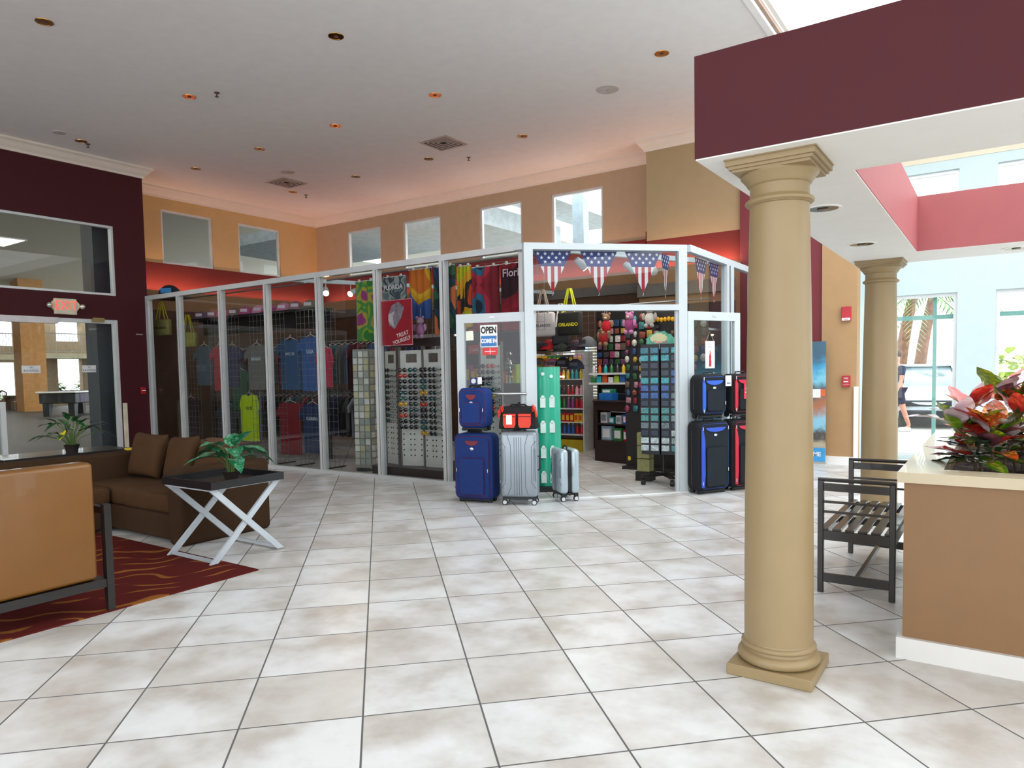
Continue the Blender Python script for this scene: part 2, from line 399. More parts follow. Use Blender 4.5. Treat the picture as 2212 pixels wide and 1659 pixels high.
# side screen running back from the doorway
SX = 0.27
f = B()
f.box((SX - 0.04, 6.98, 2.77), (SX + 0.04, 10.15, 2.85)); f.box((SX - 0.04, 6.98, 0), (SX + 0.04, 10.15, 0.05))
for y in (8.43, 9.6):
    f.k = 0; f.box((SX - 0.04, y - 0.13, 0.05), (SX + 0.04, y - 0.03, 2.77)); f.k = 1; f.box((SX - 0.03, y - 0.03, 0.05), (SX + 0.03, y + 0.03, 2.77)); f.k = 0; f.box((SX - 0.04, y + 0.03, 0.05), (SX + 0.04, y + 0.16, 2.77))
side = struct(f, 'window_19', [M_wframe, M_gasket])
for a, b2 in ((7.02, 8.30), (8.59, 9.47), (9.76, 10.15)):
    B().box((SX - 0.004, a, 0.05), (SX + 0.004, b2, 2.77)).build('pane', M_glass, side)
# angled white doorway frame; local x runs along the opening
D0 = Vector((-1.085, 5.60, 0)); DA = math.radians(45)
def door_space(name):
    o = bpy.data.objects.new(name, None); COL.objects.link(o); o.location = D0; o.rotation_euler = (0, 0, DA); o['kind'] = 'structure'; return o
dr = door_space('door_1')
f = B(); L_ = 1.90
f.box((0, -0.05, 0), (0.10, 0.05, 2.84)); f.box((L_ - 0.10, -0.05, 0), (L_, 0.05, 2.84)); f.box((0.10, -0.05, 2.77), (L_ - 0.10, 0.05, 2.84)); f.box((0.10, -0.05, 2.10), (L_ - 0.10, 0.05, 2.165))
f.box((0.10, -0.02, 0), (0.13, 0.02, 2.10)); f.box((L_ - 0.13, -0.02, 0), (L_ - 0.10, 0.02, 2.10))
f.build('door_frame', M_wframe, dr)
B().box((0.10, -0.004, 2.165), (L_ - 0.10, 0.004, 2.77)).build('transom_pane', M_glass, dr)
B().box((0.0, -0.07, 0), (L_, 0.02, 0.012)).build('threshold', mat('threshold_metal', '#e8ebea', 0.3, 0.2), dr)
# short returns joining the doorway box to the glazed screens
f = B(); f.box((-1.30, 5.72, 2.80), (-1.06, 6.02, 2.86)); f.box((-1.30, 5.95, 0), (-1.24, 6.045, 2.9)); struct(f, 'trim_5', M_wframe)
# door leaves, opened outwards
def leaf(n, hinge, end, hinge_right):
    h = Vector((hinge[0], hinge[1], 0)); e = Vector((end[0], end[1], 0)); L = (e - h).length; a = math.atan2(e.y - h.y, e.x - h.x)
    o = bpy.data.objects.new('door_%d' % n, None); COL.objects.link(o); o.location = h; o.rotation_euler = (0, 0, a); o['kind'] = 'structure'
    f = B(); z0, z1 = 0.015, 2.09; s = 0.095
    f.box((0, -0.022, z0), (s, 0.022, z1)); f.box((L - s, -0.022, z0), (L, 0.022, z1)); f.box((s, -0.022, z1 - 0.10), (L - s, 0.022, z1)); f.box((s, -0.022, z0), (L - s, 0.022, z0 + 0.16))
    f.build('door_frame', M_wframe, o)
    B().box((s, -0.004, z0 + 0.16), (L - s, 0.004, z1 - 0.10)).build('pane', M_glass_clear, o)
    y = 0.05 if hinge_right else -0.05
    hb = B().tube([(0.03, y, 1.19), (L - 0.03, y, 1.19)], 0.016, 10); hb.cyl((0.05, 0, 1.19), (0.05, y, 1.19), 0.014); hb.cyl((L - 0.05, 0, 1.19), (L - 0.05, y, 1.19), 0.014)
    hb.build('push_bar', mat('push_bar_metal', '#c9cdd0', 0.25, 0.8), o, 40)
    k = B().box((L / 2 - 0.03, y * 0.44 - 0.004 * (1 if y > 0 else -1), z1 - 0.055), (L / 2 + 0.03, y * 0.55, z1 - 0.035)); k.build('door_handle', M_alu, o)
    return o
leafL = leaf(2, (-1.03, 5.625), (-1.84, 5.355), True)
leafR = leaf(3, (0.275, 6.93), (0.64, 7.70), False)

# ================================================================ pergola canopy
P0, P1 = (2.10, 2.20), (9.1, 6.60)
HO = (2.665, 2.835, 8.6, 5.94)      # x0,y0,x1,y1 of the opening
ZS, ZT = 2.38, 2.84
b = B()
def ring(b, o0, o1, h, z0, z1):
    b.box((o0[0], o0[1], z0), (o1[0], h[1], z1)); b.box((o0[0], h[3], z0), (o1[0], o1[1], z1))
    b.box((o0[0], h[1], z0), (h[0], h[3], z1)); b.box((h[2], h[1], z0), (o1[0], h[3], z1))
lights_p = [(2.367, 3.63), (2.351, 5.18), (3.35, 6.27), (4.9, 6.27), (4.3, 2.5)]
ring(b, (P0[0] + 0.004, P0[1] + 0.004), (P1[0], P1[1] - 0.004), (HO[0] - .004, HO[1] - .004, HO[2] + .004, HO[3] + .004), ZS, ZS + 0.05)
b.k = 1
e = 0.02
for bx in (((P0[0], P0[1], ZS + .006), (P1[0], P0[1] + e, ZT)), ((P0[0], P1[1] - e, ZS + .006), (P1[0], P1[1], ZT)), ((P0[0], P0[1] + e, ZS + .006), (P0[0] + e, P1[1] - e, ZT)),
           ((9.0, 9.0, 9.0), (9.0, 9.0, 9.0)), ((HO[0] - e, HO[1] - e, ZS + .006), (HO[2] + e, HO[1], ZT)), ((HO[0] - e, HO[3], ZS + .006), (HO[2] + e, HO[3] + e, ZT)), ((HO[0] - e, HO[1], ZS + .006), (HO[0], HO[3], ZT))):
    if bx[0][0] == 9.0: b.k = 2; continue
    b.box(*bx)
b.k = 0
ring(b, (P0[0] + e, P0[1] + e), (P1[0], P1[1] - e), (HO[0] - e, HO[1] - e, HO[2] + e, HO[3] + e), ZT - 0.04, ZT - 0.01)
M_soff = mat('soffit_paint', '#f2f2ef', 0.7, noise=0.015, bump=0.05, bscale=150)
o = b.build('canopy', [M_soff, mat('canopy_maroon_paint', '#4c1a21', 0.65, noise=0.03, spec=0.3), mat('canopy_maroon_skylit', '#a85c5e', 0.6, noise=0.03)]); tag(o, 'flat maroon canopy with white underside resting on the cream columns', 'canopy')  # inner faces use a lighter maroon with the skylight's brightness put into the colour
# ================================================================ columns
M_col = mat('column_stone', '#98835f', 0.45, noise=0.03, bump=0.03)
def column(x, y, label, H=ZS):
    t = thing('column', label, 'column', (x, y, 0), 0, 'cream columns holding the canopy')
    B().rbox((-0.19, -0.19, 0), (0.19, 0.19, 0.052), 0.004, 1).build('plinth', M_col, t)
    pr = [(0.168, 0.052)]
    for a in range(0, 9): th = -PI / 2 + PI * a / 8; pr.append((0.162 + 0.024 * math.cos(th), 0.078 + 0.026 * math.sin(th)))
    pr += [(0.158, 0.108), (0.156, 0.118)]
    for a in range(0, 7): th = -PI / 2 + PI * a / 6; pr.append((0.156 + 0.013 * math.cos(th), 0.132 + 0.013 * math.sin(th)))
    pr += [(0.156, 0.150), (0.150, 0.160)]
    B().lathe(pr, n=64).build('base', M_col, t, 35)
    sh = []
    zz0, zz1 = 0.155, H - 0.20
    for i in range(25):
        k = i / 24; sh.append((0.155 - 0.025 * k ** 1.9, zz0 + (zz1 - zz0) * k))
    B().lathe(sh, n=64).build('shaft', M_col, t, 35)
    z = H - 0.20; pr = [(0.130, z), (0.138, z + 0.004)]
    for a in range(0, 7): th = -PI / 2 + PI * a / 6; pr.append((0.138 + 0.014 * math.cos(th), z + 0.018 + 0.012 * math.sin(th)))
    pr += [(0.136, z + 0.034), (0.130, z + 0.040), (0.129, z + 0.088), (0.136, z + 0.092), (0.141, z + 0.097), (0.147, z + 0.108), (0.160, z + 0.124), (0.171, z + 0.136), (0.170, z + 0.146)]
    B().lathe(pr, n=64).build('capital', M_col, t, 35)
    ab = B(); z = H - 0.056
    for s_, za, zb in ((0.168, 0, 0.012), (0.180, 0.012, 0.026), (0.192, 0.026, 0.05), (0.197, 0.05, 0.056)): ab.box((-s_, -s_, z + za), (s_, s_, z + zb))
    ab.build('abacus', M_col, t)
    return t
column(2.404, 2.470, 'nearest cream round column, standing beside the near corner of the planter box')
column(2.34, 6.37, 'far cream round column under the canopy, behind the black slatted bench')

# ================================================================ planter box
PX0, PX1, PY0, PY1 = 2.865, 4.7, 2.91, 5.40
M_plb = mat('planter_brown_paint', '#83613e', 0.5, noise=0.03, bump=0.03)
t = thing('planter_box', 'brown waist-high planter box with cream rim beside the near column', 'planter', (PX0, PY0, 0))
lx, ly = PX1 - PX0, PY1 - PY0
b = B(); w_ = 0.17
b.box((0.015, 0.015, 0.10), (lx - .015, w_, 0.87)); b.box((0.015, ly - w_, 0.10), (lx - .015, ly - .015, 0.87)); b.box((0.015, w_, 0.10), (w_, ly - w_, 0.87)); b.box((lx - w_, w_, 0.10), (lx - .015, ly - w_, 0.87)); b.box((w_, w_, .1), (lx - w_, ly - w_, .14))
b.build('body', M_plb, t)
b = B()
b.box((-0.012, -0.012, 0.87), (lx + .012, w_, 0.92)); b.box((-0.012, ly - w_, 0.87), (lx + .012, ly + .012, 0.92)); b.box((-0.012, w_, 0.87), (w_, ly - w_, 0.92)); b.box((lx - w_, w_, 0.87), (lx + .012, ly - w_, 0.92))
b.build('rim', mat('planter_rim_cream', '#c0b193', 0.3, noise=0.02, coat=0.3), t)
b = B(); b.box((-0.01, -0.01, 0), (lx + .01, ly + .01, 0.105)); b.build('base', mat('planter_base_white', '#d9d8d6', 0.4, noise=0.02), t)
b = B(); n = 14
for i in range(n):
    for j in range(n):
        pass
bm = bmesh.new(); bmesh.ops.create_grid(bm, x_segments=30, y_segments=40, size=0.5)
for v in bm.verts: v.co = Vector((w_ + (v.co.x + .5) * (lx - 2 * w_), w_ + (v.co.y + .5) * (ly - 2 * w_), 0.80 + 0.03 * rnd.random()))
o = B().frombm(bm).build('soil', mat('dark_soil', '#2a1d14', 0.95, noise=0.5, scale=40), t)

# ================================================================ bench
M_bench = mat('bench_black_lacquer', '#26221f', 0.3, noise=0.1, coat=0.2)
t = thing('slatted_bench', 'black wooden bench with slatted seat and railed ends, against the planter box', 'bench', (2.315, 3.79, 0))
BL, BD = 1.15, 0.44
for x in (0, BD - 0.035):
    for y in (0, BL - 0.035):
        B().rbox((x, y, 0), (x + 0.035, y + 0.035, 0.715), 0.004, 1).build('leg', M_bench, t)
for y in (0.006, BL - 0.029):
    B().tube([(0.0, y + 0.012, 0.722), (BD, y + 0.012, 0.722)], 0.013, 8).build('top_rail', M_bench, t, 40)
    b = B(); b.box((0.035, y, 0.652), (BD - 0.035, y + 0.022, 0.700)); b.box((0.035, y + .004, 0.575), (BD - 0.035, y + 0.018, 0.590)); b.box((0.035, y + .004, 0.512), (BD - 0.035, y + 0.018, 0.527)); b.build('arm_rails', M_bench, t)
    B().box((0.035, y, 0.07), (BD - 0.035, y + 0.022, 0.125)).build('stretcher', M_bench, t)
B().box((BD / 2 - 0.012, 0.03, 0.085), (BD / 2 + 0.012, BL - 0.03, 0.115)).build('stretcher', M_bench, t)
b = B(); b.box((0.004, 0.035, 0.34), (0.026, BL - 0.035, 0.40)); b.box((BD - 0.026, 0.035, 0.34), (BD - 0.004, BL - 0.035, 0.40)); b.box((0.035, 0.004, 0.34), (BD - 0.035, 0.026, 0.40)); b.box((0.035, BL - 0.026, 0.34), (BD - 0.035, BL - 0.004, 0.40)); b.box((0.03, BL / 2 - 0.02, 0.345), (BD - 0.03, BL / 2 + 0.02, 0.385)); b.build('seat_frame', M_bench, t)
for i in range(6):
    x = 0.012 + i * 0.0735
    B().rbox((x, 0.004, 0.40), (x + 0.052, BL - 0.004, 0.416), 0.003, 1).build('slat', M_bench, t)

# ================================================================ ceiling fittings
M_gold = mat('gold_reflector', '#c08a48', 0.18, 1.0, noise=0.3, scale=18)
M_dk = mat('dark_recess', '#1b1512', 0.8)
def downlight(r, loc, label, group, name='downlight', gold=True):
    t = thing(name, label, 'ceiling light', loc, 0, group)
    B().lathe([(r * 0.82, 0.0), (r * 0.84, -0.006), (r, -0.006), (r * 1.02, -0.001), (r * 1.02, 0.0)], n=28).build('trim_ring', M_gold if gold else M_white, t, 40)
    # reflector bowl sits in a shallow housing just under the ceiling line
    B().lathe([(r * 0.83, -0.0045), (r * 0.5, -0.003), (0.001, -0.0015)], n=28).build('reflector', M_gold, t, 60)
    B().sphere((0, 0, -0.007), (r * 0.32, r * 0.32, 0.006), 14, 6).build('bulb', mat('unlit_lamp', '#5a4433', 0.2), t, 60)
    return t
LX = [-8.8, -6.95, -5.11, -3.13]; LYs = [4.65, 6.6, 8.74]
cols_txt = {-8.8: 'farthest from the skylight', -6.95: 'third from the skylight', -5.11: 'second from the skylight', -3.13: 'nearest the skylight'}
rows_txt = {4.65: 'front row', 6.6: 'middle row', 8.74: 'back row by clerestory windows'}
proto = downlight(0.085, (-5.09, 2.61, CH), 'large copper-lit downlight alone in the near upper corner of the ceiling', 'gold downlights in the white ceiling')
proto['label'] = 'bright copper downlight alone in front of all the ceiling rows'
for y in LYs:
    for x in LX:
        if (x, y) == (-6.95, 4.65): x2 = -5.78
        elif (x, y) == (-5.11, 4.65): continue
        else: x2 = x
        if (x, y) == (-3.13, 4.65): x2 = -2.9
        nm = 'gold ceiling downlight, %s, %s' % (rows_txt[y], cols_txt[x])
        dup(proto, (x2, y, CH), label=nm)
dup(proto, (-0.14, 7.26, CH), label='gold recessed downlight beside the maroon canopy corner, closest to the skylight edge')
M_gold = mat('olive_brass_reflector', '#6f6a48', 0.2, 1.0, noise=0.4, scale=10)
pp = downlight(0.105, (lights_p[0][0], lights_p[0][1], ZS), 'round brass downlight in the canopy underside next to the near column', 'brass downlights under the canopy', gold=False)
dup(pp, (lights_p[1][0], lights_p[1][1], ZS), label='round brass downlight in the canopy underside near the far column')
dup(pp, (lights_p[2][0], lights_p[2][1], ZS), label='round brass downlight in the canopy strip beyond the pink-red opening')
def vent(loc, label):
    t = thing('ceiling_vent', label, 'vent', loc, 0, 'square ceiling air vents')
    M_v = mat('vent_enamel', '#b9aaa2', 0.5); s = 0.29
    b = B()
    for k in range(1, 5):
        q = s * (1 - k * 0.2); p_ = q + 0.028; zz = -0.008 - 0.004 * (4 - k)
        b.k = 0
        for bx in (((-p_, -p_), (p_, -q)), ((-p_, q), (p_, p_)), ((-p_, -q), (-q, q)), ((q, -q), (p_, q))): b.box((*bx[0], zz), (*bx[1], zz + 0.006))
    b.build('louvres', M_v, t)
    b = B(); b.box((-s, -s, -0.012), (s, -s + .035, 0)); b.box((-s, s - .035, -0.012), (s, s, 0)); b.box((-s, -s + .035, -0.012), (-s + .035, s - .035, 0)); b.box((s - .035, -s + .035, -0.012), (s, s - .035, 0)); b.build('frame', M_v, t)
    B().box((-s + .03, -s + .03, -0.004), (s - .03, s - .03, -0.001)).build('duct_opening', M_dk, t)
vent((-4.34, 8.22, CH), 'square air vent in the ceiling near the clerestory wall, closer to the skylight'); vent((-8.30, 8.20, CH), 'square air vent in the ceiling near the back corner, farther from the skylight')
def sprinkler(loc, label):
    t = thing('sprinkler', label, 'sprinkler', loc, 0, 'ceiling sprinklers')
    m_ = mat('sprinkler_metal', '#6b625a', 0.35, 0.8)
    B().cyl((0, 0, 0), (0, 0, -0.008), 0.035, n=14).build('escutcheon', m_, t, 40)
    b = B().cyl((0, 0, -0.008), (0, 0, -0.05), 0.009, n=8); b.cyl((0, 0, -0.055), (0, 0, -0.06), 0.028, 0.02, n=12); b.build('head', m_, t, 40)
sprinkler((-5.37, 4.79, CH), 'small ceiling sprinkler beside a gold downlight in the front row'); sprinkler((-8.86, 4.78, CH), 'ceiling sprinkler close to the crown moulding of the burgundy wall'); sprinkler((-8.79, 9.07, CH), 'ceiling sprinkler near the back corner beyond the far vent'); sprinkler((-4.50, 9.10, CH), 'ceiling sprinkler beyond the nearer square vent')
def speaker(loc, label, r=0.13):
    t = thing('ceiling_speaker', label, 'speaker', loc, 0, 'round white ceiling speakers')
    m_ = mat('speaker_grille', '#c3bdb8', 0.6)
    B().lathe([(r * .78, -0.008), (r, -0.008), (r * 1.05, 0)], n=28).build('rim', m_, t, 40)
    B().lathe([(r * .78, -0.004), (0.001, -0.009)], n=28).build('grille', mat('speaker_mesh', '#a9a39e', 0.7), t, 40)
speaker((-1.16, 7.85, CH), 'round white ceiling speaker near the maroon canopy', 0.15); speaker((-7.68, 7.74, CH), 'round white ceiling speaker beside the far square vent'); speaker((-8.64, 4.26, CH), 'round ceiling speaker near the burgundy wall crown', 0.09)
# ================================================================ carpet
def carpet_material():
    m = bpy.data.materials.new('carpet_weave'); m.use_nodes = True; nt = m.node_tree; b = nt.nodes['Principled BSDF']
    N = nt.nodes.new; L = nt.links.new
    tc = N('ShaderNodeTexCoord'); mp = N('ShaderNodeMapping'); L(tc.outputs['Object'], mp.inputs[0]); mp.inputs['Rotation'].default_value = (0, 0, 0.5); mp.inputs['Scale'].default_value = (1.0, 1.0, 1)
    nz = N('ShaderNodeTexNoise'); nz.inputs['Scale'].default_value = 1.8; nz.inputs['Detail'].default_value = 1; L(mp.outputs[0], nz.inputs['Vector'])
    va = N('ShaderNodeVectorMath'); va.operation = 'MULTIPLY_ADD'; L(nz.outputs['Color'], va.inputs[0]); va.inputs[1].default_value = (0.42, 0.42, 0); L(mp.outputs[0], va.inputs[2])
    wv = N('ShaderNodeTexWave'); wv.wave_type = 'BANDS'; wv.bands_direction = 'X'; wv.inputs['Scale'].default_value = 1.5; wv.inputs['Distortion'].default_value = 5.5; wv.inputs['Detail'].default_value = 0.5; wv.inputs['Detail Scale'].default_value = 1.6; L(va.outputs[0], wv.inputs['Vector'])
    n3 = N('ShaderNodeTexNoise'); n3.inputs['Scale'].default_value = 2.6; n3.inputs['Detail'].default_value = 0; L(mp.outputs[0], n3.inputs['Vector'])
    th = N('ShaderNodeMapRange'); L(n3.outputs['Fac'], th.inputs['Value']); th.inputs['From Min'].default_value = 0.38; th.inputs['From Max'].default_value = 0.62; th.inputs['To Min'].default_value = 1.02; th.inputs['To Max'].default_value = 0.80
    sb = N('ShaderNodeMath'); sb.operation = 'SUBTRACT'; L(wv.outputs['Fac'], sb.inputs[0]); L(th.outputs[0], sb.inputs[1])
    ml = N('ShaderNodeMath'); ml.operation = 'MULTIPLY'; ml.use_clamp = True; L(sb.outputs[0], ml.inputs[0]); ml.inputs[1].default_value = 16
    mx = N('ShaderNodeMixRGB'); L(ml.outputs[0], mx.inputs[0]); mx.inputs[1].default_value = (*hexc('#561d19'), 1); mx.inputs[2].default_value = (*hexc('#8a5526'), 1)
    L(mx.outputs[0], b.inputs['Base Color']); b.inputs['Roughness'].default_value = 0.95; b.inputs['Specular IOR Level'].default_value = 0.1
    n2 = N('ShaderNodeTexNoise'); n2.inputs['Scale'].default_value = 300; L(tc.outputs['Object'], n2.inputs['Vector'])
    bp = N('ShaderNodeBump'); bp.inputs['Strength'].default_value = 0.5; bp.inputs['Distance'].default_value = 0.004; L(n2.outputs['Fac'], bp.inputs['Height']); L(bp.outputs[0], b.inputs['Normal'])
    return m
o = B().box((-9.3, -5.0, 0.0), (-1.26, 2.23, 0.009)).build('carpet', carpet_material()); tag(o, 'dark red carpet with curling gold lines under the seating', 'carpet')

# ================================================================ club chair seen from behind
M_leather = mat('tan_leatherette', '#744a14', 0.35, noise=0.05, bump=0.15, bscale=350, coat=0.15)
M_dwood = mat('dark_espresso_wood', '#1c1716', 0.35, noise=0.15, scale=12, coat=0.15)
def pad(b, a, c2, r, seg=4): return b.rbox(a, c2, r, seg)
t = thing('club_chair', 'tan leatherette club chair with dark wooden frame, seen from behind on the carpet', 'armchair', (-1.275, 1.155, 0.009))
CW = 0.74      # local -x is the front, chair spans y from -CW to 0
pad(B(), (-0.15, -CW - 0.005, 0.205), (0.0, -0.042, 0.928), 0.03).build('backrest', M_leather, t, 60)
pad(B(), (-0.72, -CW + 0.055, 0.26), (-0.15, -0.095, 0.44), 0.04).build('seat', M_leather, t, 60)
b = B(); b.box((-0.74, -CW, 0.15), (0.004, -CW + 0.05, 0.20)); b.box((-0.74, -0.042, 0.15), (0.004, 0.008, 0.20)); b.box((-0.05, -CW + 0.05, 0.15), (0.004, -0.042, 0.203)); b.box((-0.74, -CW + 0.05, 0.15), (-0.69, -0.042, 0.20)); b.build('seat_rail', M_dwood, t)
for y in (-CW - 0.04, 0.0):
    b = B(); b.rbox((-0.74, y - 0.002, 0.60), (0.01, y + 0.044, 0.645), 0.006, 2); b.build('arm', M_dwood, t)
    for x, dx in ((-0.035, 0.012), (-0.735, -0.01)):
        b = B(); b.prism([(x + dx, 0.0), (x + 0.034 + dx, 0.0), (x + 0.046, 0.2), (x + 0.046, 0.60 if x < -0.5 else 0.662), (x, 0.60 if x < -0.5 else 0.662), (x, 0.2)], y, y + 0.042, 'y'); b.build('leg', M_dwood, t)

# ================================================================ sectional sofa
M_sofa = mat('brown_upholstery', '#3c2a1b', 0.9, noise=0.08, bump=0.3, bscale=400, spec=0.15)
M_sofa2 = mat('brown_upholstery_cushion', '#48321f', 0.9, noise=0.08, bump=0.3, bscale=400, spec=0.15)
t = thing('sectional_sofa', 'dark brown L-shaped sofa beside the tray table, in front of the glazed shop', 'sofa', (-4.45, 1.2, 0.0))
def S(x): return x + 4.45
def T(y): return y - 1.2
b = B(); pad(b, (S(-4.43), T(1.2), 0.03), (S(-3.62), T(3.22), 0.26), 0.03); pad(b, (S(-3.66), T(2.34), 0.03), (S(-2.44), T(3.20), 0.26), 0.03); b.build('base', M_sofa, t, 50)
pad(B(), (S(-2.62), T(2.31), 0.0), (S(-2.42), T(3.22), 0.665), 0.045).build('arm', M_sofa, t, 50)
b = B(); pad(b, (S(-4.43), T(3.0), 0.2), (S(-2.6), T(3.24), 0.68), 0.05); b.build('backrest', M_sofa, t, 50)
b = B(); pad(b, (S(-4.45), T(1.2), 0.03), (S(-4.22), T(3.22), 0.675), 0.04); b.build('backrest', M_sofa, t, 50)
pad(B(), (S(-3.42), T(2.33), 0.255), (S(-2.625), T(3.02), 0.425), 0.05).build('seat_cushion', M_sofa2, t, 60)
pad(B(), (S(-4.21), T(2.345), 0.255), (S(-3.43), T(3.02), 0.425), 0.05).build('seat_cushion', M_sofa2, t, 60)
pad(B(), (S(-4.21), T(1.22), 0.255), (S(-3.60), T(2.34), 0.425), 0.05).build('seat_cushion', M_sofa2, t, 60)
def cushion(name, loc, rot, w_, h, d, label, m, group='brown cushions on the sofa'):
    bm = bmesh.new(); bmesh.ops.create_grid(bm, x_segments=16, y_segments=16, size=0.5)
    vs = [v.co.copy() for v in bm.verts]; fs = [[v.index for v in f.verts] for f in bm.faces]; bm.free()
    def P(v, s):
        x, y = v.x * 2, v.y * 2; e = (1 - x ** 4) * (1 - y ** 4); pin = 1 - 0.07 * (1 - x * x) * abs(y) ** 3 - 0.0
        pin2 = 1 - 0.07 * (1 - y * y) * abs(x) ** 3
        return (x * pin2 * w_ / 2, s * (d / 2) * max(0, e) ** 0.45, y * pin * h / 2)
    b = B(); n = len(vs); b.add([P(v, 1) for v in vs] + [P(v, -1) for v in vs], [tuple(reversed(f)) for f in fs] + [tuple(i + n for i in f) for f in fs])
    o = b.build(name, m, None, 70); tag(o, label, 'cushion', group); o.location = loc; o.rotation_euler = rot
    md = o.modifiers.new('weld', 'WELD'); md.merge_threshold = 0.0005
    return o
cushion('cushion', (-3.92, 2.87, 0.652), (math.radians(-14), 0.04, 0.1), 0.50, 0.46, 0.16, 'large brown cushion leaning in the corner of the sofa', M_sofa2)
cushion('cushion', (-3.36, 2.90, 0.645), (math.radians(-16), -0.06, 0.0), 0.47, 0.45, 0.16, 'brown cushion leaning mid-sofa behind the plant leaves', M_sofa2)
cushion('cushion', (-2.88, 2.90, 0.62), (math.radians(-18), 0.1, -0.05), 0.44, 0.42, 0.15, 'brown cushion leaning next to the sofa arm', M_sofa2)
cushion('cushion', (-3.18, 3.12, 0.745), (math.radians(-78), 0.05, 0.2), 0.44, 0.36, 0.12, 'brown cushion lying flat along the sofa back', mat('rust_brown_upholstery', '#5d3a22', 0.9, bump=0.3, bscale=400))
o = B().rbox((0, 0, 0), (0.21, 0.10, 0.02), 0.004, 1).build('yellow_booklet', mat('yellow_card', '#d8b51c', 0.5)); tag(o, 'bright yellow booklet lying on the sofa back', 'booklet'); o.location = (-4.35, 2.88, 0.676); o.rotation_euler = (0, 0, 1.4)

# ================================================================ tray table
M_legw = mat('pale_silver_enamel', '#bcc4cb', 0.35, 0.1, noise=0.03)
M_tray = mat('black_lacquer_tray', '#161517', 0.35, noise=0.1, coat=0.2)
TX0, TX1, TY0, TY1 = -2.30, -1.62, 2.10, 2.76
t = thing('tray_table', 'black tray table on crossed pale legs, beside the sofa arm', 'table', (TX0, TY0, 0))
w_, l_ = TX1 - TX0, TY1 - TY0
b = B(); b.box((0, 0, 0.585), (w_, l_, 0.597)); e = 0.016
for bx in (((0, 0), (w_, e)), ((0, l_ - e), (w_, l_)), ((0, e), (e, l_ - e)), ((w_ - e, e), (w_, l_ - e))): b.box((*bx[0], 0.597), (*bx[1], 0.645))
b.build('tray', M_tray, t)
for x in (0.03, w_ - 0.065):
    for s in (0, 1):
        ya, yb = (0.03, l_ - 0.03) if s == 0 else (l_ - 0.03, 0.03)
        dx = 0.0 if s == 0 else 0.013
        h = 0.013
        d = Vector((0, yb - ya, 0.575)); nrm = Vector((0, -d.z, d.y)).normalized() * 0.019
        z0 = 0.010; pts = [(ya - 0.0235 * (1 if yb > ya else -1) * 0 - 0.0, 0)]
        wq = 0.046 / 2 * (d.length / d.z)
        b = B(); b.prism([(ya - wq, z0), (ya + wq, z0), (yb + wq, 0.585), (yb - wq, 0.585)], x + dx, x + dx + h + 0.008, 'x'); b.build('leg', M_legw, t)
for y in (0.03, l_ - 0.055):
    B().box((0.055, y, 0.012), (w_ - 0.052, y + 0.028, 0.034)).build('stretcher', M_legw, t)
b = B(); b.box((0.03, 0.01, 0.572), (w_ - .03, 0.03, 0.585)); b.box((0.03, l_ - 0.03, 0.572), (w_ - .03, l_ - .01, 0.585)); b.box((w_ - 0.06, 0.03, 0.574), (w_ - .04, l_ - .03, 0.585)); b.build('top_rail', M_legw, t)

# ================================================================ leaves
def leaf_mesh(b, base, direc, up, L, W, droop=0.3, fold=0.25, nseg=8, ns=4, wavy=0.0, base_w=0.0, seed=0):
    """pointed oval leaf, curved, with a folded midrib, real thickness comes from double sheet"""
    d = Vector(direc).normalized(); u = Vector(up); s = d.cross(u).normalized(); u = s.cross(d).normalized()
    vs = []; fs = []
    for i in range(nseg + 1):
        t_ = i / nseg
        w_ = W / 2 * (math.sin(PI * min(1, t_ ** 0.75 * 1.0)) ** 0.8) * (1 if t_ < 1 else 0) + base_w * (1 - t_)
        cx = L * t_; cz = -droop * L * t_ * t_
        for j in range(ns + 1):
            k = j / ns * 2 - 1
            off = abs(k) * fold * w_ + wavy * w_ * math.sin(t_ * 14 + seed + k * 2) * abs(k)
            p_ = Vector(base) + d * cx + s * (k * w_) + u * (off + cz)
            vs.append(p_)
    for i in range(nseg):
        for j in range(ns):
            a = i * (ns + 1) + j; fs.append((a, a + 1, a + ns + 2, a + ns + 1))
    th = 0.0012; n = len(vs); vs2 = [v - u * th for v in vs]
    b.add(vs + vs2, fs + [tuple(i + n for i in reversed(f)) for f in fs])
def leaf_mat(name, base, vein, rough=0.35, mottled=0.0, scale=9.0, third=None):
    m = bpy.data.materials.new(name); m.use_nodes = True; nt = m.node_tree; b = nt.nodes['Principled BSDF']; N = nt.nodes.new; L = nt.links.new
    tc = N('ShaderNodeTexCoord'); nz = N('ShaderNodeTexNoise'); nz.inputs['Scale'].default_value = scale; nz.inputs['Detail'].default_value = 4; nz.inputs['Distortion'].default_value = 1.5; L(tc.outputs['Object'], nz.inputs['Vector'])
    cr = N('ShaderNodeValToRGB'); L(nz.outputs['Fac'], cr.inputs[0]); e = cr.color_ramp.elements
    e[0].position = 0.40; e[0].color = (*hexc(base), 1); e[1].position = 0.62; e[1].color = (*hexc(vein), 1)
    if third: x = e.new(0.52); x.color = (*hexc(third), 1)
    L(cr.outputs[0], b.inputs['Base Color']); b.inputs['Roughness'].default_value = rough
    b.inputs['Coat Weight'].default_value = 0.3; b.inputs['Coat Roughness'].default_value = 0.25
    MATS[name] = m; return m
M_dief = leaf_mat('variegated_green_leaf', '#16603a', '#6aa98a', 0.35, scale=30, third='#1d7045')
M_green = leaf_mat('dark_green_leaf', '#14421e', '#2c6a33', 0.35, scale=10)
M_stem = mat('green_stem', '#4c6a2a', 0.6)
M_pot = mat('dark_pot', '#241c18', 0.5)
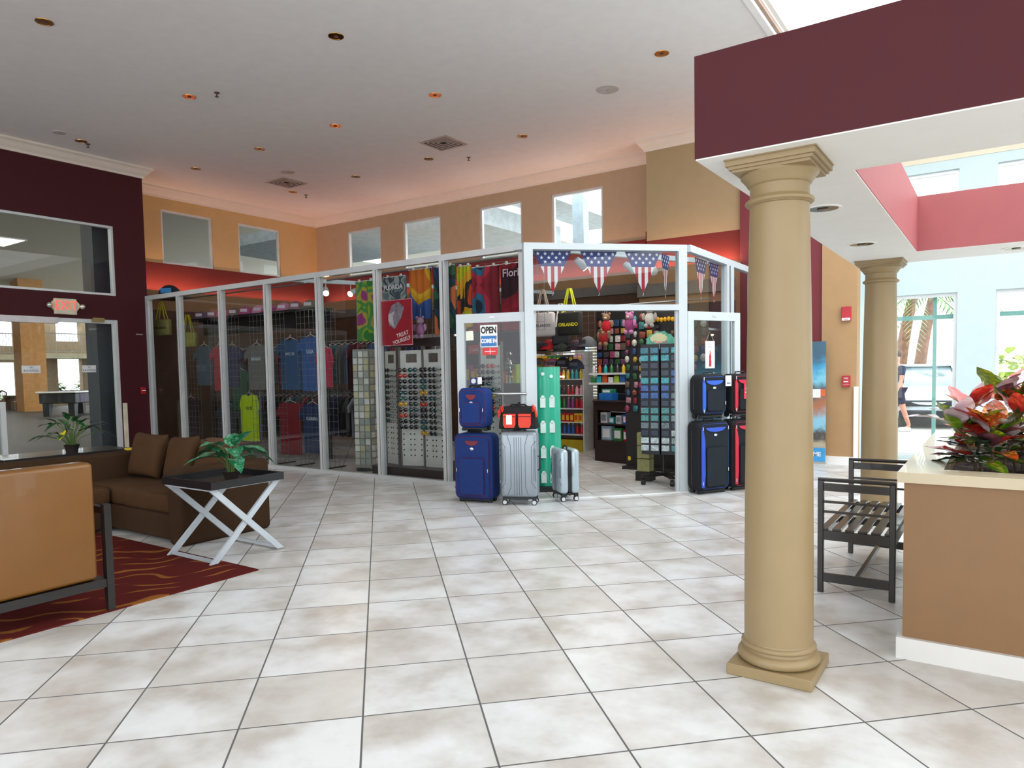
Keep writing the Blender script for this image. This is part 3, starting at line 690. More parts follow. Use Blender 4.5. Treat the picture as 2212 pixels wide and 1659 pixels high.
def broad_plant(label, cat, loc, n, L0, L1, W0, W1, hgt, potr, m, seed, name='potted_plant', spread=0.9, flower=None):
    r_ = random.Random(seed); t = thing(name, label, cat, loc)
    B().lathe([(potr * 0.75, 0), (potr, potr * 1.0), (potr * 1.04, potr * 1.05), (potr * 0.9, potr * 1.05), (potr * 0.85, potr * 0.9), (0.001, potr * 0.9)], n=24).build('pot', M_pot, t, 40)
    fb = B(); sb = B()
    for i in range(n):
        a = i * 2.399 + r_.uniform(-0.3, 0.3); el = r_.uniform(0.15, 1.15) if i > n * 0.2 else r_.uniform(0.9, 1.4)
        h = potr + hgt * r_.uniform(0.25, 0.75); rad = potr * 0.5 + spread * hgt * math.cos(el) * r_.uniform(0.3, 0.7)
        p0 = Vector((math.cos(a) * potr * 0.3, math.sin(a) * potr * 0.3, potr * 0.9)); p1 = Vector((math.cos(a) * rad, math.sin(a) * rad, h + 0.25 * hgt * math.sin(el)))
        mid = (p0 + p1) / 2 + Vector((0, 0, 0.05 * hgt)) - Vector((math.cos(a), math.sin(a), 0)) * rad * 0.15
        sb.tube([p0, mid, p1], 0.0035, 5)
        d = Vector((math.cos(a) * math.cos(el * 0.7), math.sin(a) * math.cos(el * 0.7), math.sin(el * 0.7) * 0.8))
        leaf_mesh(fb, p1, d, (0, 0, 1), r_.uniform(L0, L1), r_.uniform(W0, W1), droop=r_.uniform(0.25, 0.75), fold=0.3, seed=i, wavy=0.08)
    fb.build('foliage', m, t, 60); sb.build('stem', M_stem, t, 60)
    if flower:
        b = B()
        for k in range(5): a = k * 1.256; leaf_mesh(b, flower, (math.cos(a), math.sin(a) * 0.5 - 0.4, math.sin(a) * 0.7), (0.2, -1, 0.2), 0.07, 0.04, 0.1, 0.1, 4, 2)
        b.build('flower', mat('yellow_petal', '#d8c21c', 0.5), t, 60, label='yellow flower')
    return t
broad_plant('potted dieffenbachia with green white-veined leaves on the tray table', 'plant', (-1.93, 2.48, 0.597), 15, 0.19, 0.27, 0.10, 0.15, 0.24, 0.065, M_dief, 5, spread=0.55)
t = thing('side_table', 'black side table carrying a plant behind the sofa, near the glass door', 'table', (-5.1, 2.0, 0))
b = B().rbox((-0.25, -0.1, 0.62), (0.33, 1.15, 0.66), 0.005, 1); b.build('table_top', M_tray, t)
for x in (-0.22, 0.26):
    for y in (-0.06, 1.07): B().box((x, y, 0), (x + 0.04, y + 0.04, 0.62)).build('leg', M_dwood, t)
broad_plant('leafy green potted plant with a yellow flower on the black side table', 'plant', (-5.0, 2.62, 0.66), 26, 0.13, 0.21, 0.05, 0.09, 0.27, 0.075, M_green, 11, spread=1.1, flower=(0.17, -0.15, 0.19))

# ================================================================ crotons in the planter
CM = [leaf_mat('croton_green_yellow', '#4f7d16', '#b9b52a', 0.3, scale=14, third='#7c9c1c'), leaf_mat('croton_orange', '#c8541c', '#e89a35', 0.3, scale=16, third='#7a3414'), leaf_mat('croton_red', '#a8202a', '#e2553c', 0.3, scale=12, third='#c4312b'),
      leaf_mat('croton_plum', '#4a2c36', '#8a5a66', 0.28, scale=12, third='#683c48'), leaf_mat('croton_dark_green', '#1d3517', '#37592a', 0.3, scale=12), leaf_mat('croton_pale_glare', '#c8b0b8', '#ece4ea', 0.22, scale=12, third='#d8c8d0')]  # last one: glare on glossy leaf backs put into a pale colour
def croton(loc, seed, label, hgt=0.48, spread=0.38, wts=(4, 3, 2, 2, 1, 4), n=96):
    r_ = random.Random(seed); t = thing('croton_plant', label, 'plant', loc, 0, 'croton plants in the planter box'); fbs = [B() for _ in CM]; sb = B()
    nst = 4
    stems = []
    for k in range(nst):
        a = k * 2 * PI / nst + r_.random(); tip = Vector((math.cos(a) * spread * 0.38, math.sin(a) * spread * 0.38, hgt * r_.uniform(0.72, 0.95)))
        base = Vector((math.cos(a) * 0.04, math.sin(a) * 0.04, 0)); mid = base * 0.6 + tip * 0.4 + Vector((0, 0, 0.04)); sb.tube([base, mid, tip], [0.009, 0.007, 0.004], 6); stems.append((base, mid, tip))
    for i in range(n):
        base, mid, tip = stems[i % nst]; q = r_.uniform(0.2, 1.0) ** 0.7
        p0 = base.lerp(mid, q * 2) if q < 0.5 else mid.lerp(tip, q * 2 - 1)
        a = i * 2.399 + r_.uniform(-.4, .4); el = -0.2 + 1.35 * q * r_.uniform(0.45, 1.05)
        d = Vector((math.cos(a) * math.cos(el), math.sin(a) * math.cos(el), math.sin(el)))
        L_l = r_.uniform(0.13, 0.22); W_l = L_l * r_.uniform(0.46, 0.66)
        if q > 0.5: ci = r_.choices(range(6), wts)[0]
        else: ci = r_.choices(range(6), (1, 0.5, 0.5, 3, 8, 1))[0]
        p1 = p0 + d * 0.03
        leaf_mesh(fbs[ci], p1, d, (0, 0, 1), L_l, W_l, droop=r_.uniform(0.05, 0.35), fold=0.18, seed=i, wavy=0.12); sb.tube([p0, p1], 0.003, 4)
    allb = B()
    for ci, fb in enumerate(fbs):
        allb.k = ci; allb.M = Matrix.Identity(4)
        o_ = len(allb.v); allb.v += fb.v; allb.f += [tuple(i + o_ for i in f) for f in fb.f]; allb.mi += [ci] * len(fb.f)
    allb.build('foliage', CM, t, 60); sb.build('stem', mat('croton_stem', '#5a4a34', 0.7), t, 60)
spots = [((3.22, 3.38), 1, 'low croton with orange and green leaves at the near corner of the planter', .40), ((3.38, 3.95), 2, 'tall croton with red, orange and pink leaves along the left rim of the planter', .53), ((3.85, 3.45), 3, 'croton with plum and glare-paled leaves at the right edge of the photo, front row', .46),
         ((3.45, 4.65), 4, 'croton with yellow-green leaves toward the far end of the planter', .50), ((3.98, 4.1), 5, 'croton behind the front ones with orange leaves, middle of the planter', .52), ((4.1, 4.8), 8, 'croton at the far right of the planter with dark leaves', .48)]
for (x, y), s_, lb, h in spots: croton((x, y, 0.82), s_ * 13, lb, h)

# ================================================================ exit sign
t = thing('exit_sign', 'white EXIT sign with red letters and two lamp heads above the glass door', 'sign', (-9.54, 4.60, 2.64))
b = B(); b.rbox((0.0, -0.17, -0.13), (0.06, 0.17, 0.13), 0.012, 2); b.build('housing', mat('sign_plastic', '#d6ceb6', 0.5), t)
b = B()
for s in (-1, 1): B().prism([(s * 0.17, 0.10), (s * 0.215, 0.05), (s * 0.215, -0.01), (s * 0.17, -0.07)], 0.005, 0.05, 'x').build('side_bracket', mat('sign_plastic', '#d6ceb6', 0.5), t)
for s in (-1, 1):
    l_ = B().lathe([(0.001, 0), (0.036, 0.01), (0.045, 0.04), (0.03, 0.07), (0.001, 0.08)], n=16); o = l_.build('lamp_head', mat('lamp_chrome', '#d8d5c8', 0.2, 0.6), t, 50); o.location = (0.04, s * 0.235, 0.0); o.rotation_euler = (0, PI / 2.4, s * 0.5)
M_exit = mat('exit_red', '#ff4a3c', 0.5, emit=1.1)
letters('lettering', 'EXIT', M_exit, 0.205, (0.0615, 0.0, 0.01), (PI / 2, 0, PI / 2), t, 0.001, bold=0.0, font_scale_x=0.82)

# ================================================================ glass sliding door in the west wall
dw = bpy.data.objects.new('door_4', None); COL.objects.link(dw); dw.location = (-9.60, 1.2, 0.05); dw['kind'] = 'structure'
f = B(); f.box((-.04, 0, 0), (.04, 0.06, 2.41)); f.box((-.04, 4.19, 0), (.04, 4.26, 2.41)); f.box((-.04, 2.42, 0), (.02, 2.49, 1.05)); f.box((-.03, 0.06, 0), (.03, 4.19, 0.06)); f.box((-.03, 3.30, 2.34), (.03, 4.19, 2.41))
f.build('door_frame', M_alu, dw)
B().box((-.045, 0.06, 2.31), (.06, 3.30, 2.41)).build('track_cover', mat('pale_track_cover', '#d4cfd0', 0.4), dw)
B().box((-.004, 0.06, 0.06), (.004, 4.19, 2.34)).build('pane', M_glass_clear, dw)
b = B().box((0.0, 3.83, 2.36), (0.09, 4.02, 2.43)); b.build('door_closer', mat('brass_closer', '#8e7d4c', 0.4, 0.5), dw)
struct(B().box((-9.54, 5.47, 0.0), (-9.50, 5.53, 1.0)), 'trim_6', mat('door_post_cream', '#d8cfb8', 0.5))
M_dec = mat('decal_white', '#d9dbde', 0.5); M_dect = mat('decal_text', '#5a5f66', 0.5)
for y, wd, who in ((4.075, 0.27, 'wider white RAMADA decal on the glass door, left of the other'), (4.96, 0.22, 'narrower white RAMADA decal on the glass door beside the dark pillar')):
    t = thing('door_decal', who, 'sign', (-9.585, y, 1.61), 0, 'decals on the glass door')
    B().box((-0.002, -wd / 2, -0.06), (0.002, wd / 2, 0.06)).build('sticker', M_dec, t)
    letters('lettering', 'RAMADA', M_dect, 0.052, (0.003, 0, -0.026), (PI / 2, 0, PI / 2), t, 0.0004); letters('emblem', 'W', M_dect, 0.04, (0.003, 0, 0.026), (PI / 2, 0, PI / 2), t, 0.0004)
# small fittings on the burgundy wall
t = thing('pull_station', 'small red fire alarm pull station low on the burgundy wall near the shop glass', 'fire alarm', (-9.54, 5.84, 1.21)); B().rbox((0, -0.045, -0.06), (0.04, 0.045, 0.06), 0.006).build('housing', mat('alarm_red', '#a01722', 0.4), t); B().box((0.04, -0.03, -0.01), (0.048, 0.03, 0.008)).build('pull_handle', M_white, t)
t = thing('door_reader', 'small pale strip reader on the burgundy wall beside the shop glass', 'card reader', (-9.54, 5.82, 2.22)); B().rbox((0, -0.06, -0.012), (0.02, 0.06, 0.012), 0.004).build('housing', mat('reader_grey', '#8a7f7a', 0.5), t)
# fire alarm devices on the orange wall
t = thing('fire_strobe', 'red fire alarm strobe high on the orange wall', 'fire alarm', (1.44, 10.12, 2.165)); b = B().rbox((-0.062, -0.05, -0.10), (0.062, 0, 0.10), 0.006); b.build('housing', mat('alarm_red_bright', '#b3202e', 0.4), t); B().rbox((-0.055, -0.065, -0.098), (0.055, -0.05, -0.06), 0.004).build('strobe_lens', mat('strobe_lens', '#e4dcdc', 0.2), t)
letters('lettering', 'FIRE', mat('alarm_text', '#c02030', 0.5), 0.03, (0, -0.0655, -0.08), (PI / 2, 0, 0), t, 0.0004)
t = thing('pull_station', 'red fire alarm pull station on the orange wall below the strobe', 'fire alarm', (1.445, 10.12, 1.205)); B().rbox((-0.052, -0.05, -0.08), (0.052, 0, 0.08), 0.006).build('housing', mat('alarm_red_bright', '#b3202e', 0.4), t); B().box((-0.03, -0.062, -0.012), (0.03, -0.05, 0.004)).build('pull_handle', M_white, t)
letters('lettering', 'FIRE', M_white, 0.032, (0, -0.0505, 0.042), (PI / 2, 0, 0), t, 0.0004); letters('lettering', 'PULL DOWN', M_white, 0.014, (0, -0.0505, -0.045), (PI / 2, 0, 0), t, 0.0004)
# ================================================================ outdoors and the covered atrium
struct(B().box((-12, 11.4, -0.2), (60, 90, -0.03)), 'ground_street', mat('pale_concrete', '#bdbab2', 0.9, noise=0.08, scale=1.5))
struct(B().box((9.3, -40, -0.2), (60, 11.4, -0.03)), 'ground_east', mat('pale_concrete', '#bdbab2', 0.9))
struct(B().box((-48, -14, -0.15), (-10.85, 26, 0)), 'floor_atrium', mat('atrium_floor', '#4d4742', 0.6, noise=0.06, scale=1.2))
M_atc = mat('atrium_ceiling_paint', '#c6c3b4', 0.8, noise=0.03)
b = B(); b.box((-30, -14, 6.4), (-10.75, 26, 6.6)); struct(b, 'ceiling_atrium', M_atc)
b = B(); b.prism([(-30, 6.4), (-30, 6.6), (-37, 5.5), (-37, 5.3)], -14, 26, 'y'); struct(b, 'ceiling_slope', M_atc)
struct(B().box((-37.2, -14, 5.0), (-37, 26, 5.5)), 'beam_atrium', M_atc)
wall_y('wall_atrium_north', 26, 26.2, -48, -10.75, 0, 6.6, [(-38, -31, 0.3, 5.0), (-30, -24, 0.3, 6.0), (-23.5, -17.5, 0.3, 6.0), (-17, -11.5, 0.3, 6.0)], M_atc); struct(B().box((-48, -14.2, 0), (-10.75, -14, 6.6)), 'wall_atrium_south', M_atc)
M_wb = mat('atrium_wall_tan', '#8f7b60', 0.8)
def wallxx(name, X0, X1, y0, y1, z0, z1, holes, m): return wall_x(name, X0, X1, y0, y1, z0, z1, holes, m)
wallxx('wall_atrium_west', -39.4, -39.0, -14, 26, 0, 6.6, [(13.2, 15.0, 0.4, 2.35), (13.2, 15.0, 3.2, 4.6), (16.95, 18.2, 0.4, 2.55), (16.95, 18.2, 3.5, 4.7), (18.6, 19.5, 0.2, 2.2), (19.0, 22, 3.0, 4.6), (5, 9, 0.4, 2.4), (-4, 2, 0.4, 2.4), (5, 9, 3.3, 4.6), (-4, 2, 3.3, 4.6)], M_wb)
struct(B().box((-10.52, 5.36, 0), (-10.10, 5.88, 6.4)), 'pillar_door', mat('slate_grey_paint', '#3b4046', 0.5))
struct(B().box((-33.6, 12.86, 0), (-32.8, 13.85, 6.4)), 'pillar_atrium', mat('amber_column_paint', '#b07b3c', 0.6))
# balcony over the pool table
def balcony(y0, y1, label, z):
    t = thing('balcony', label, 'balcony', (-37.0, y0, z), 0, 'balconies in the atrium'); L = y1 - y0
    B().box((-1.99, 0, -0.26), (0, L, 0)).build('slab', mat('balcony_slab', '#cfc7a8', 0.7), t)
    b = B(); b.box((-0.08, 0, 1.0), (-0.03, L, 1.05)); b.box((-0.07, 0, 0.08), (-0.04, L, 0.11)); b.build('handrail', mat('balcony_metal', '#a8a6a0', 0.5), t)
    b = B(); n = int(L / 0.13)
    for i in range(n + 1): b.box((-0.065, i * L / n - 0.009, 0.0), (-0.045, i * L / n + 0.009, 1.0))
    b.build('balusters', mat('balcony_metal', '#a8a6a0', 0.5), t)
balcony(15.2, 22.0, 'balcony with pale railing above the pool table, seen through the glass door', 2.78); balcony(8.0, 14.25, 'balcony with railing left of the amber atrium column', 2.70)
# pool table
t = thing('pool_table', 'black pool table with purple side beyond the glass door', 'pool table', (-26.6, 11.6, 0), math.radians(35))
M_pt = mat('pool_table_black', '#2a2c2d', 0.4)
b = B(); b.rbox((-0.7, 0, 0.50), (0.7, 2.6, 0.90), 0.03); b.build('cabinet', M_pt, t)
b = B(); b.rbox((-0.78, -0.08, 0.90), (0.78, 2.68, 0.97), 0.02); b.build('rail', mat('pool_rail_white', '#e9e7df', 0.3, coat=0.5), t)
B().box((-0.64, 0.06, 0.965), (0.64, 2.54, 0.975)).build('cloth', mat('purple_cloth', '#4b3a63', 0.9), t)
B().box((0.70, 0.3, 0.55), (0.712, 2.5, 0.86)).build('side_panel', mat('purple_panel', '#4a3d58', 0.5), t)
for x in (-0.62, 0.36):
    for y in (0.1, 2.3): b = B(); b.prism([(y, 0), (y + 0.16, 0), (y + 0.24, 0.5), (y - 0.02, 0.5)], x, x + 0.24, 'x'); b.build('leg', M_pt, t)
# rattan chairs and table
M_rat = mat('rattan', '#5d4434', 0.7, noise=0.3, scale=30)
def rattan(loc, rz, label):
    t = thing('rattan_chair', label, 'chair', loc, rz, 'rattan chairs in the atrium')
    B().tube([(-0.32, 0.1, 0.42), (-0.36, -0.2, 0.66), (-0.25, -0.36, 0.86), (0, -0.42, 0.94), (0.25, -0.36, 0.86), (0.36, -0.2, 0.66), (0.32, 0.1, 0.42)], 0.03, 8).build('frame', M_rat, t, 60)
    b = B()
    for i in range(9): a = PI * (0.12 + 0.76 * i / 8); b.tube([(0.33 * math.cos(a), -0.05 - 0.28 * math.sin(a), 0.40), (0.30 * math.cos(a), -0.14 - 0.25 * math.sin(a), 0.62 + 0.26 * math.sin(a))], 0.012, 5)
    b.build('backrest', M_rat, t, 60)
    B().rbox((-0.28, -0.3, 0.36), (0.28, 0.28, 0.45), 0.04, 3).build('seat_cushion', mat('peach_cushion', '#c09278', 0.9), t, 60)
    for x in (-0.26, 0.26):
        for y in (-0.26, 0.24): B().tube([(x, y, 0.4), (x * 1.15, y * 1.1, 0)], 0.022, 6).build('leg', M_rat, t)
rattan((-34.9, 13.55, 0), 2.6, 'rattan chair with peach cushion just before the amber column'); rattan((-36.9, 12.9, 0), 1.2, 'rattan chair at the far left edge of the glass door view'); rattan((-34.6, 12.4, 0), 3.6, 'rattan chair between the other two rattan chairs')
t = thing('rattan_table', 'round glass-topped rattan table among the rattan chairs', 'table', (-35.7, 13.4, 0)); B().lathe([(0.25, 0), (0.18, 0.3), (0.3, 0.68)], n=16).build('base', M_rat, t, 40); B().cyl((0, 0, 0.70), (0, 0, 0.72), 0.55, n=28).build('table_top', mat('green_glass_top', '#7f8f6e', 0.2), t)
# outside greenery beyond the atrium
M_bush = leaf_mat('garden_leaf', '#3f6a2a', '#a9c95a', 0.6, scale=2, third='#5d8a35')
def bush(loc, r, seed, label, n=160, name='garden_bush', m=None, group='bushes beyond the atrium windows'):
    q = random.Random(seed); b = B(); t = thing(name, label, 'bush', loc, 0, group)
    for i in range(n):
        a = q.uniform(0, 2 * PI); e = q.uniform(-0.2, 1.4); rr_ = r * q.uniform(0.55, 1)
        p_ = Vector((math.cos(a) * math.cos(e) * rr_, math.sin(a) * math.cos(e) * rr_, r * 0.35 + math.sin(e) * rr_)); leaf_mesh(b, p_, (math.cos(a), math.sin(a), q.uniform(-0.3, 0.8)), (0, 0, 1), r * 0.45, r * 0.2, 0.3, 0.2, 4, 2)
    b.build('foliage', m or M_bush, t, 60); bb = B().cyl((0, 0, 0), (0, 0, r * 0.6), 0.05, 0.03, 8); bb.build('stem', mat('bark', '#5f4a3a', 0.9), t)
struct(B().box((-80, -30, -0.2), (-48, 50, -0.05)), 'ground_garden', mat('garden_ground', '#8a9a6a', 0.9))
for i, (x, y, r) in enumerate([(-42, 17.8, 1.0), (-42.5, 20.3, 1.1), (-42, 14.6, 0.9), (-43, 23.6, 1.2)]): bush((x, y, 0), r, 40 + i, ['bush outside the window behind the pool table', 'bush at the far right window of the atrium', 'bush outside the leftmost atrium window', 'bush farthest along the atrium wall'][i])
# awning slabs and post outside the clerestory windows
struct(B().prism([(11.6, 5.15), (15.4, 5.05), (15.4, 5.35), (11.6, 5.45)], -16, -8.6, 'x'), 'roof_overhang', mat('overhang_white', '#c3ccd2', 0.8))
struct(B().box((-8.6, 11.6, 4.75), (-6.35, 15.4, 5.2)), 'beam_overhang', mat('overhang_white', '#c3ccd2', 0.8))
struct(B().box((-6.35, 11.6, 5.35), (-5.2, 17.0, 5.5)), 'roof_overhang_end', mat('overhang_white', '#c3ccd2', 0.8))
struct(B().prism([(-4.84, -0.03), (-4.62, -0.03), (-4.56, 3.5), (-4.60, 6.8), (-4.86, 6.8), (-4.86, 3.5)], 13.4, 13.65, 'y'), 'pillar_outside', mat('grey_blue_post', '#a9bcc8', 0.7))
struct(B().box((-16, 15.6, -0.03), (-10.7, 15.9, 4.35)), 'wall_outside', mat('outer_wall_blue_grey', '#7f8c96', 0.8))
struct(B().box((-16, 11.05, 3.4), (-11.2, 15.6, 3.55)), 'roof_low', mat('outer_wall_blue_grey', '#7f8c96', 0.8))

# ---------------------------------------------------------------- trees outside the street windows
M_bark = mat('palm_bark', '#8a6650', 0.9, noise=0.35, scale=9, bump=0.6, bscale=30)
def frond(b, base, d, L, n=18, wd=0.30, droop=0.5, leaf_w=0.05):
    d = Vector(d).normalized(); s = d.cross(Vector((0, 0, 1))).normalized(); pts = []
    for i in range(n + 1):
        t_ = i / n; pts.append(Vector(base) + d * (L * t_) + Vector((0, 0, -droop * L * t_ * t_)))
    b.tube(pts, [0.018 * (1 - 0.8 * i / n) for i in range(n + 1)], 5)
    for i in range(2, n):
        ln = wd * math.sin(PI * (0.12 + 0.8 * i / n))
        for sg in (-1, 1): leaf_mesh(b, pts[i], s * sg + d * 0.7 + Vector((0, 0, -0.25)), (0, 0, 1), ln * 1.7, leaf_w, 0.25, 0.1, 3, 1)
def palm(loc, H, lean, seed, label, nf=13, L=2.2, r=0.17):
    q = random.Random(seed); t = thing('palm_tree', label, 'tree', loc, 0, 'palms outside the street windows')
    pts = [(lean[0] * k * k, lean[1] * k * k, H * k) for k in [i / 8 for i in range(9)]]
    B().tube(pts, [r * (1.15 - 0.35 * i / 8) for i in range(9)], 10).build('trunk', M_bark, t, 60)
    b = B(); top = Vector(pts[-1])
    for i in range(nf):
        a = i * 2.399; e = q.uniform(-0.5, 0.9); frond(b, top, (math.cos(a), math.sin(a), math.tan(e)), L * q.uniform(0.8, 1.1), droop=q.uniform(0.3, 0.7))
    b.build('foliage', leaf_mat('palm_leaf_%d' % seed, '#3c6a38', '#8fb86a', 0.5, scale=3), t, 60)
palm((0.72, 23.2, -0.03), 3.75, (0.45, 0.0), 3, 'leaning palm with a dark trunk, left of the two seen in the street window'); palm((1.12, 24.6, -0.03), 3.95, (0.5, 0.2), 4, 'leaning palm with reddish trunk beside the first one'); palm((5.0, 19.5, -0.03), 2.6, (0.2, 0), 6, 'short palm seen through the second street window', L=1.9)
bush((0.9, 22.6, -0.03), 0.6, 60, 'low spiky bush at the foot of the palms', 90, 'agave_bush', leaf_mat('blue_green_leaf', '#4a7a62', '#9cc2a4', 0.5, scale=4), 'bushes on the street side')
bush((3.4, 30.0, -0.03), 1.6, 61, 'pale green hedge bush across the street', 160, 'hedge_bush', leaf_mat('lime_leaf', '#a2b84a', '#dce69a', 0.6, scale=3), 'bushes on the street side')

# ---------------------------------------------------------------- car
def car(loc, rz, label, body, name='car', group=None):
    t = thing(name, label, 'car', loc, rz, group)   # front faces -y
    M_body = mat('car_paint_' + body.strip('#'), body, 0.25, 0.3, coat=0.8); M_win = mat('car_glass', '#5f7478', 0.08, 0.3, coat=1.0); M_tr = mat('car_trim', '#20262b', 0.4); M_chr = mat('car_chrome', '#f0f2f2', 0.15, 0.9)
    # side profile stations: (y, z_bottom, z_belt, half width)
    st = [(0.0, 0.30, 0.62, 0.70), (0.10, 0.24, 0.72, 0.82), (0.5, 0.20, 0.80, 0.90), (1.2, 0.20, 0.93, 0.92), (2.2, 0.20, 0.97, 0.93), (3.4, 0.20, 1.0, 0.92), (4.2, 0.24, 1.02, 0.86), (4.5, 0.35, 0.95, 0.72)]
    vs = []; fs = []; K = 8
    for y, zb, zt, hw in st:
        vs += [(-hw * .92, y, zb), (-hw, y, zb + (zt - zb) * .3), (-hw, y, zb + (zt - zb) * .75), (-hw * .86, y, zt), (hw * .86, y, zt), (hw, y, zb + (zt - zb) * .75), (hw, y, zb + (zt - zb) * .3), (hw * .92, y, zb)]
    for i in range(len(st) - 1):
        for j in range(K): k = (j + 1) % K; fs.append((i * K + j, i * K + k, (i + 1) * K + k, (i + 1) * K + j))
    fs += [tuple(reversed(range(K))), tuple((len(st) - 1) * K + j for j in range(K))]
    o = B().add(vs, fs).build('body', M_body, t, 40)
    cb = B(); cs = [(1.15, 0.92, 0.80), (1.95, 1.36, 0.62), (2.6, 1.43, 0.60), (3.3, 1.38, 0.58), (4.1, 1.0, 0.70)]; vs = []; fs = []
    for y, zt, hw in cs: vs += [(-0.84, y, 0.92), (-hw, y, zt), (hw, y, zt), (0.84, y, 0.92)]
    for i in range(len(cs) - 1):
        for j in range(3): fs.append((i * 4 + j, i * 4 + j + 1, (i + 1) * 4 + j + 1, (i + 1) * 4 + j))
    cb.add(vs, fs); cb.build('windows', M_win, t, 30)
    rb = B(); rb.rbox((-0.60, 1.98, 1.37), (0.60, 3.3, 1.45), 0.03)
    for s in (-1, 1):
        rb.tube([(s * 0.80, 1.12, 0.94), (s * 0.62, 1.95, 1.39), (s * 0.60, 2.6, 1.45), (s * 0.58, 3.3, 1.40), (s * 0.70, 4.1, 1.0)], 0.035, 6); rb.tube([(s * 0.86, 2.55, 0.92), (s * 0.61, 2.5, 1.42)], 0.035, 6)
    rb.build('roof', M_tr if False else M_body, t, 50)
    g_ = B(); g_.rbox((-0.62, -0.03, 0.50), (0.62, 0.10, 0.645), 0.04); g_.rbox((-0.58, -0.03, 0.24), (0.58, 0.08, 0.42), 0.03); g_.build('grille', M_tr, t)
    B().prism([(-0.34, 0.60), (0.34, 0.60), (0.2, 0.555), (0, 0.54), (-0.2, 0.555)], -0.045, -0.02, 'y').build('badge', M_chr, t)
    for s in (-1, 1): l_ = B().rbox((min(s * 0.62, s * 0.80), 0.02, 0.60), (max(s * 0.62, s * 0.80), 0.22, 0.70), 0.03); l_.build('headlight', M_chr, t)
    for x in (-0.84, 0.84):
        for y in (0.85, 3.6):
            wv = B().cyl((x - 0.10, y, 0.32), (x + 0.10, y, 0.32), 0.32, n=24); o = wv.build('wheel', mat('tyre', '#17181a', 0.7), t, 40)
            B().cyl((x - 0.105, y, 0.32), (x + 0.105, y, 0.32), 0.19, n=16).build('hubcap', M_chr, o, 40)
    for s in (-1, 1): B().rbox((s * 1.0 - 0.08, 1.3, 0.95), (s * 1.0 + 0.08, 1.4, 1.08), 0.03).build('wing_mirror', M_body, t)
car((1.95, 17.3, -0.03), math.radians(8), 'silver car parked nose-in outside the street window', '#c9d2da'); car((1.95, 27.5, -0.03), math.radians(85), 'distant pale car parked across the street', '#b9c4cc')

# ---------------------------------------------------------------- person walking outside
def skinned(name, pts, edges, radii, m, parent, root=0, lv=2):
    me = bpy.data.meshes.new(name); me.from_pydata(pts, edges, []); o = bpy.data.objects.new(name, me); COL.objects.link(o); o.parent = parent
    me.materials.append(m)
    md = o.modifiers.new('skin', 'SKIN'); md.use_smooth_shade = True; sv = me.skin_vertices[0].data
    for i, r_ in enumerate(radii): sv[i].radius = (r_, r_) if not isinstance(r_, tuple) else r_; sv[i].use_root = (i == root)
    s2 = o.modifiers.new('sub', 'SUBSURF'); s2.levels = lv; s2.render_levels = lv
    return o
t = thing('person', 'person in a dark blue shirt and dark shorts walking outside behind the far column', 'person', (1.40, 16.55, -0.03), 2.2)
M_skin = mat('skin', '#c98d78', 0.6)
P_ = [(0, 0, 0.92), (0, 0, 1.12), (0, 0, 1.34), (0, 0.01, 1.47), (0, 0.02, 1.56), (0, 0.02, 1.66), (0.10, 0, 0.88), (0.11, 0.10, 0.50), (0.11, 0.02, 0.09), (0.11, 0.14, 0.04), (-0.10, 0, 0.88), (-0.11, -0.08, 0.50), (-0.11, -0.22, 0.12), (-0.11, -0.12, 0.05),
      (0.19, 0, 1.38), (0.25, -0.04, 1.12), (0.26, 0.06, 0.90), (0.26, 0.10, 0.80), (-0.19, 0, 1.38), (-0.25, 0.04, 1.12), (-0.27, 0.14, 0.92), (-0.27, 0.18, 0.83)]
E_ = [(0, 1), (1, 2), (2, 3), (3, 4), (4, 5), (0, 6), (6, 7), (7, 8), (8, 9), (0, 10), (10, 11), (11, 12), (12, 13), (2, 14), (14, 15), (15, 16), (16, 17), (2, 18), (18, 19), (19, 20), (20, 21)]
R_ = [.13, .12, .15, .055, .085, .09, .085, .06, .04, .035, .085, .06, .04, .035, .06, .042, .032, .03, .06, .042, .032, .03]
skinned('body', P_, E_, R_, M_skin, t)
skinned('shirt', [(0, 0, 0.92), (0, 0, 1.12), (0, 0, 1.36), (0.19, 0, 1.38), (0.235, -0.03, 1.2), (-0.19, 0, 1.38), (-0.235, 0.03, 1.2)], [(0, 1), (1, 2), (2, 3), (3, 4), (2, 5), (5, 6)], [.15, .145, .165, .08, .065, .08, .065], mat('navy_shirt', '#26324a', 0.9), t)
skinned('shorts', [(0, 0, 0.95), (0.10, 0, 0.86), (0.112, 0.09, 0.56), (-0.10, 0, 0.86), (-0.112, -0.07, 0.56)], [(0, 1), (1, 2), (0, 3), (3, 4)], [.14, .10, .085, .10, .085], mat('dark_shorts', '#2a2640', 0.9), t)
b = B(); b.sphere((0, 0.005, 1.68), (0.095, 0.10, 0.085), 16, 10); b.build('hair', mat('brown_hair', '#4a3528', 0.8), t, 60)
b = B(); b.sphere((0, 0.115, 1.60), (0.014, 0.02, 0.025), 8, 6); b.build('nose', M_skin, t, 60)
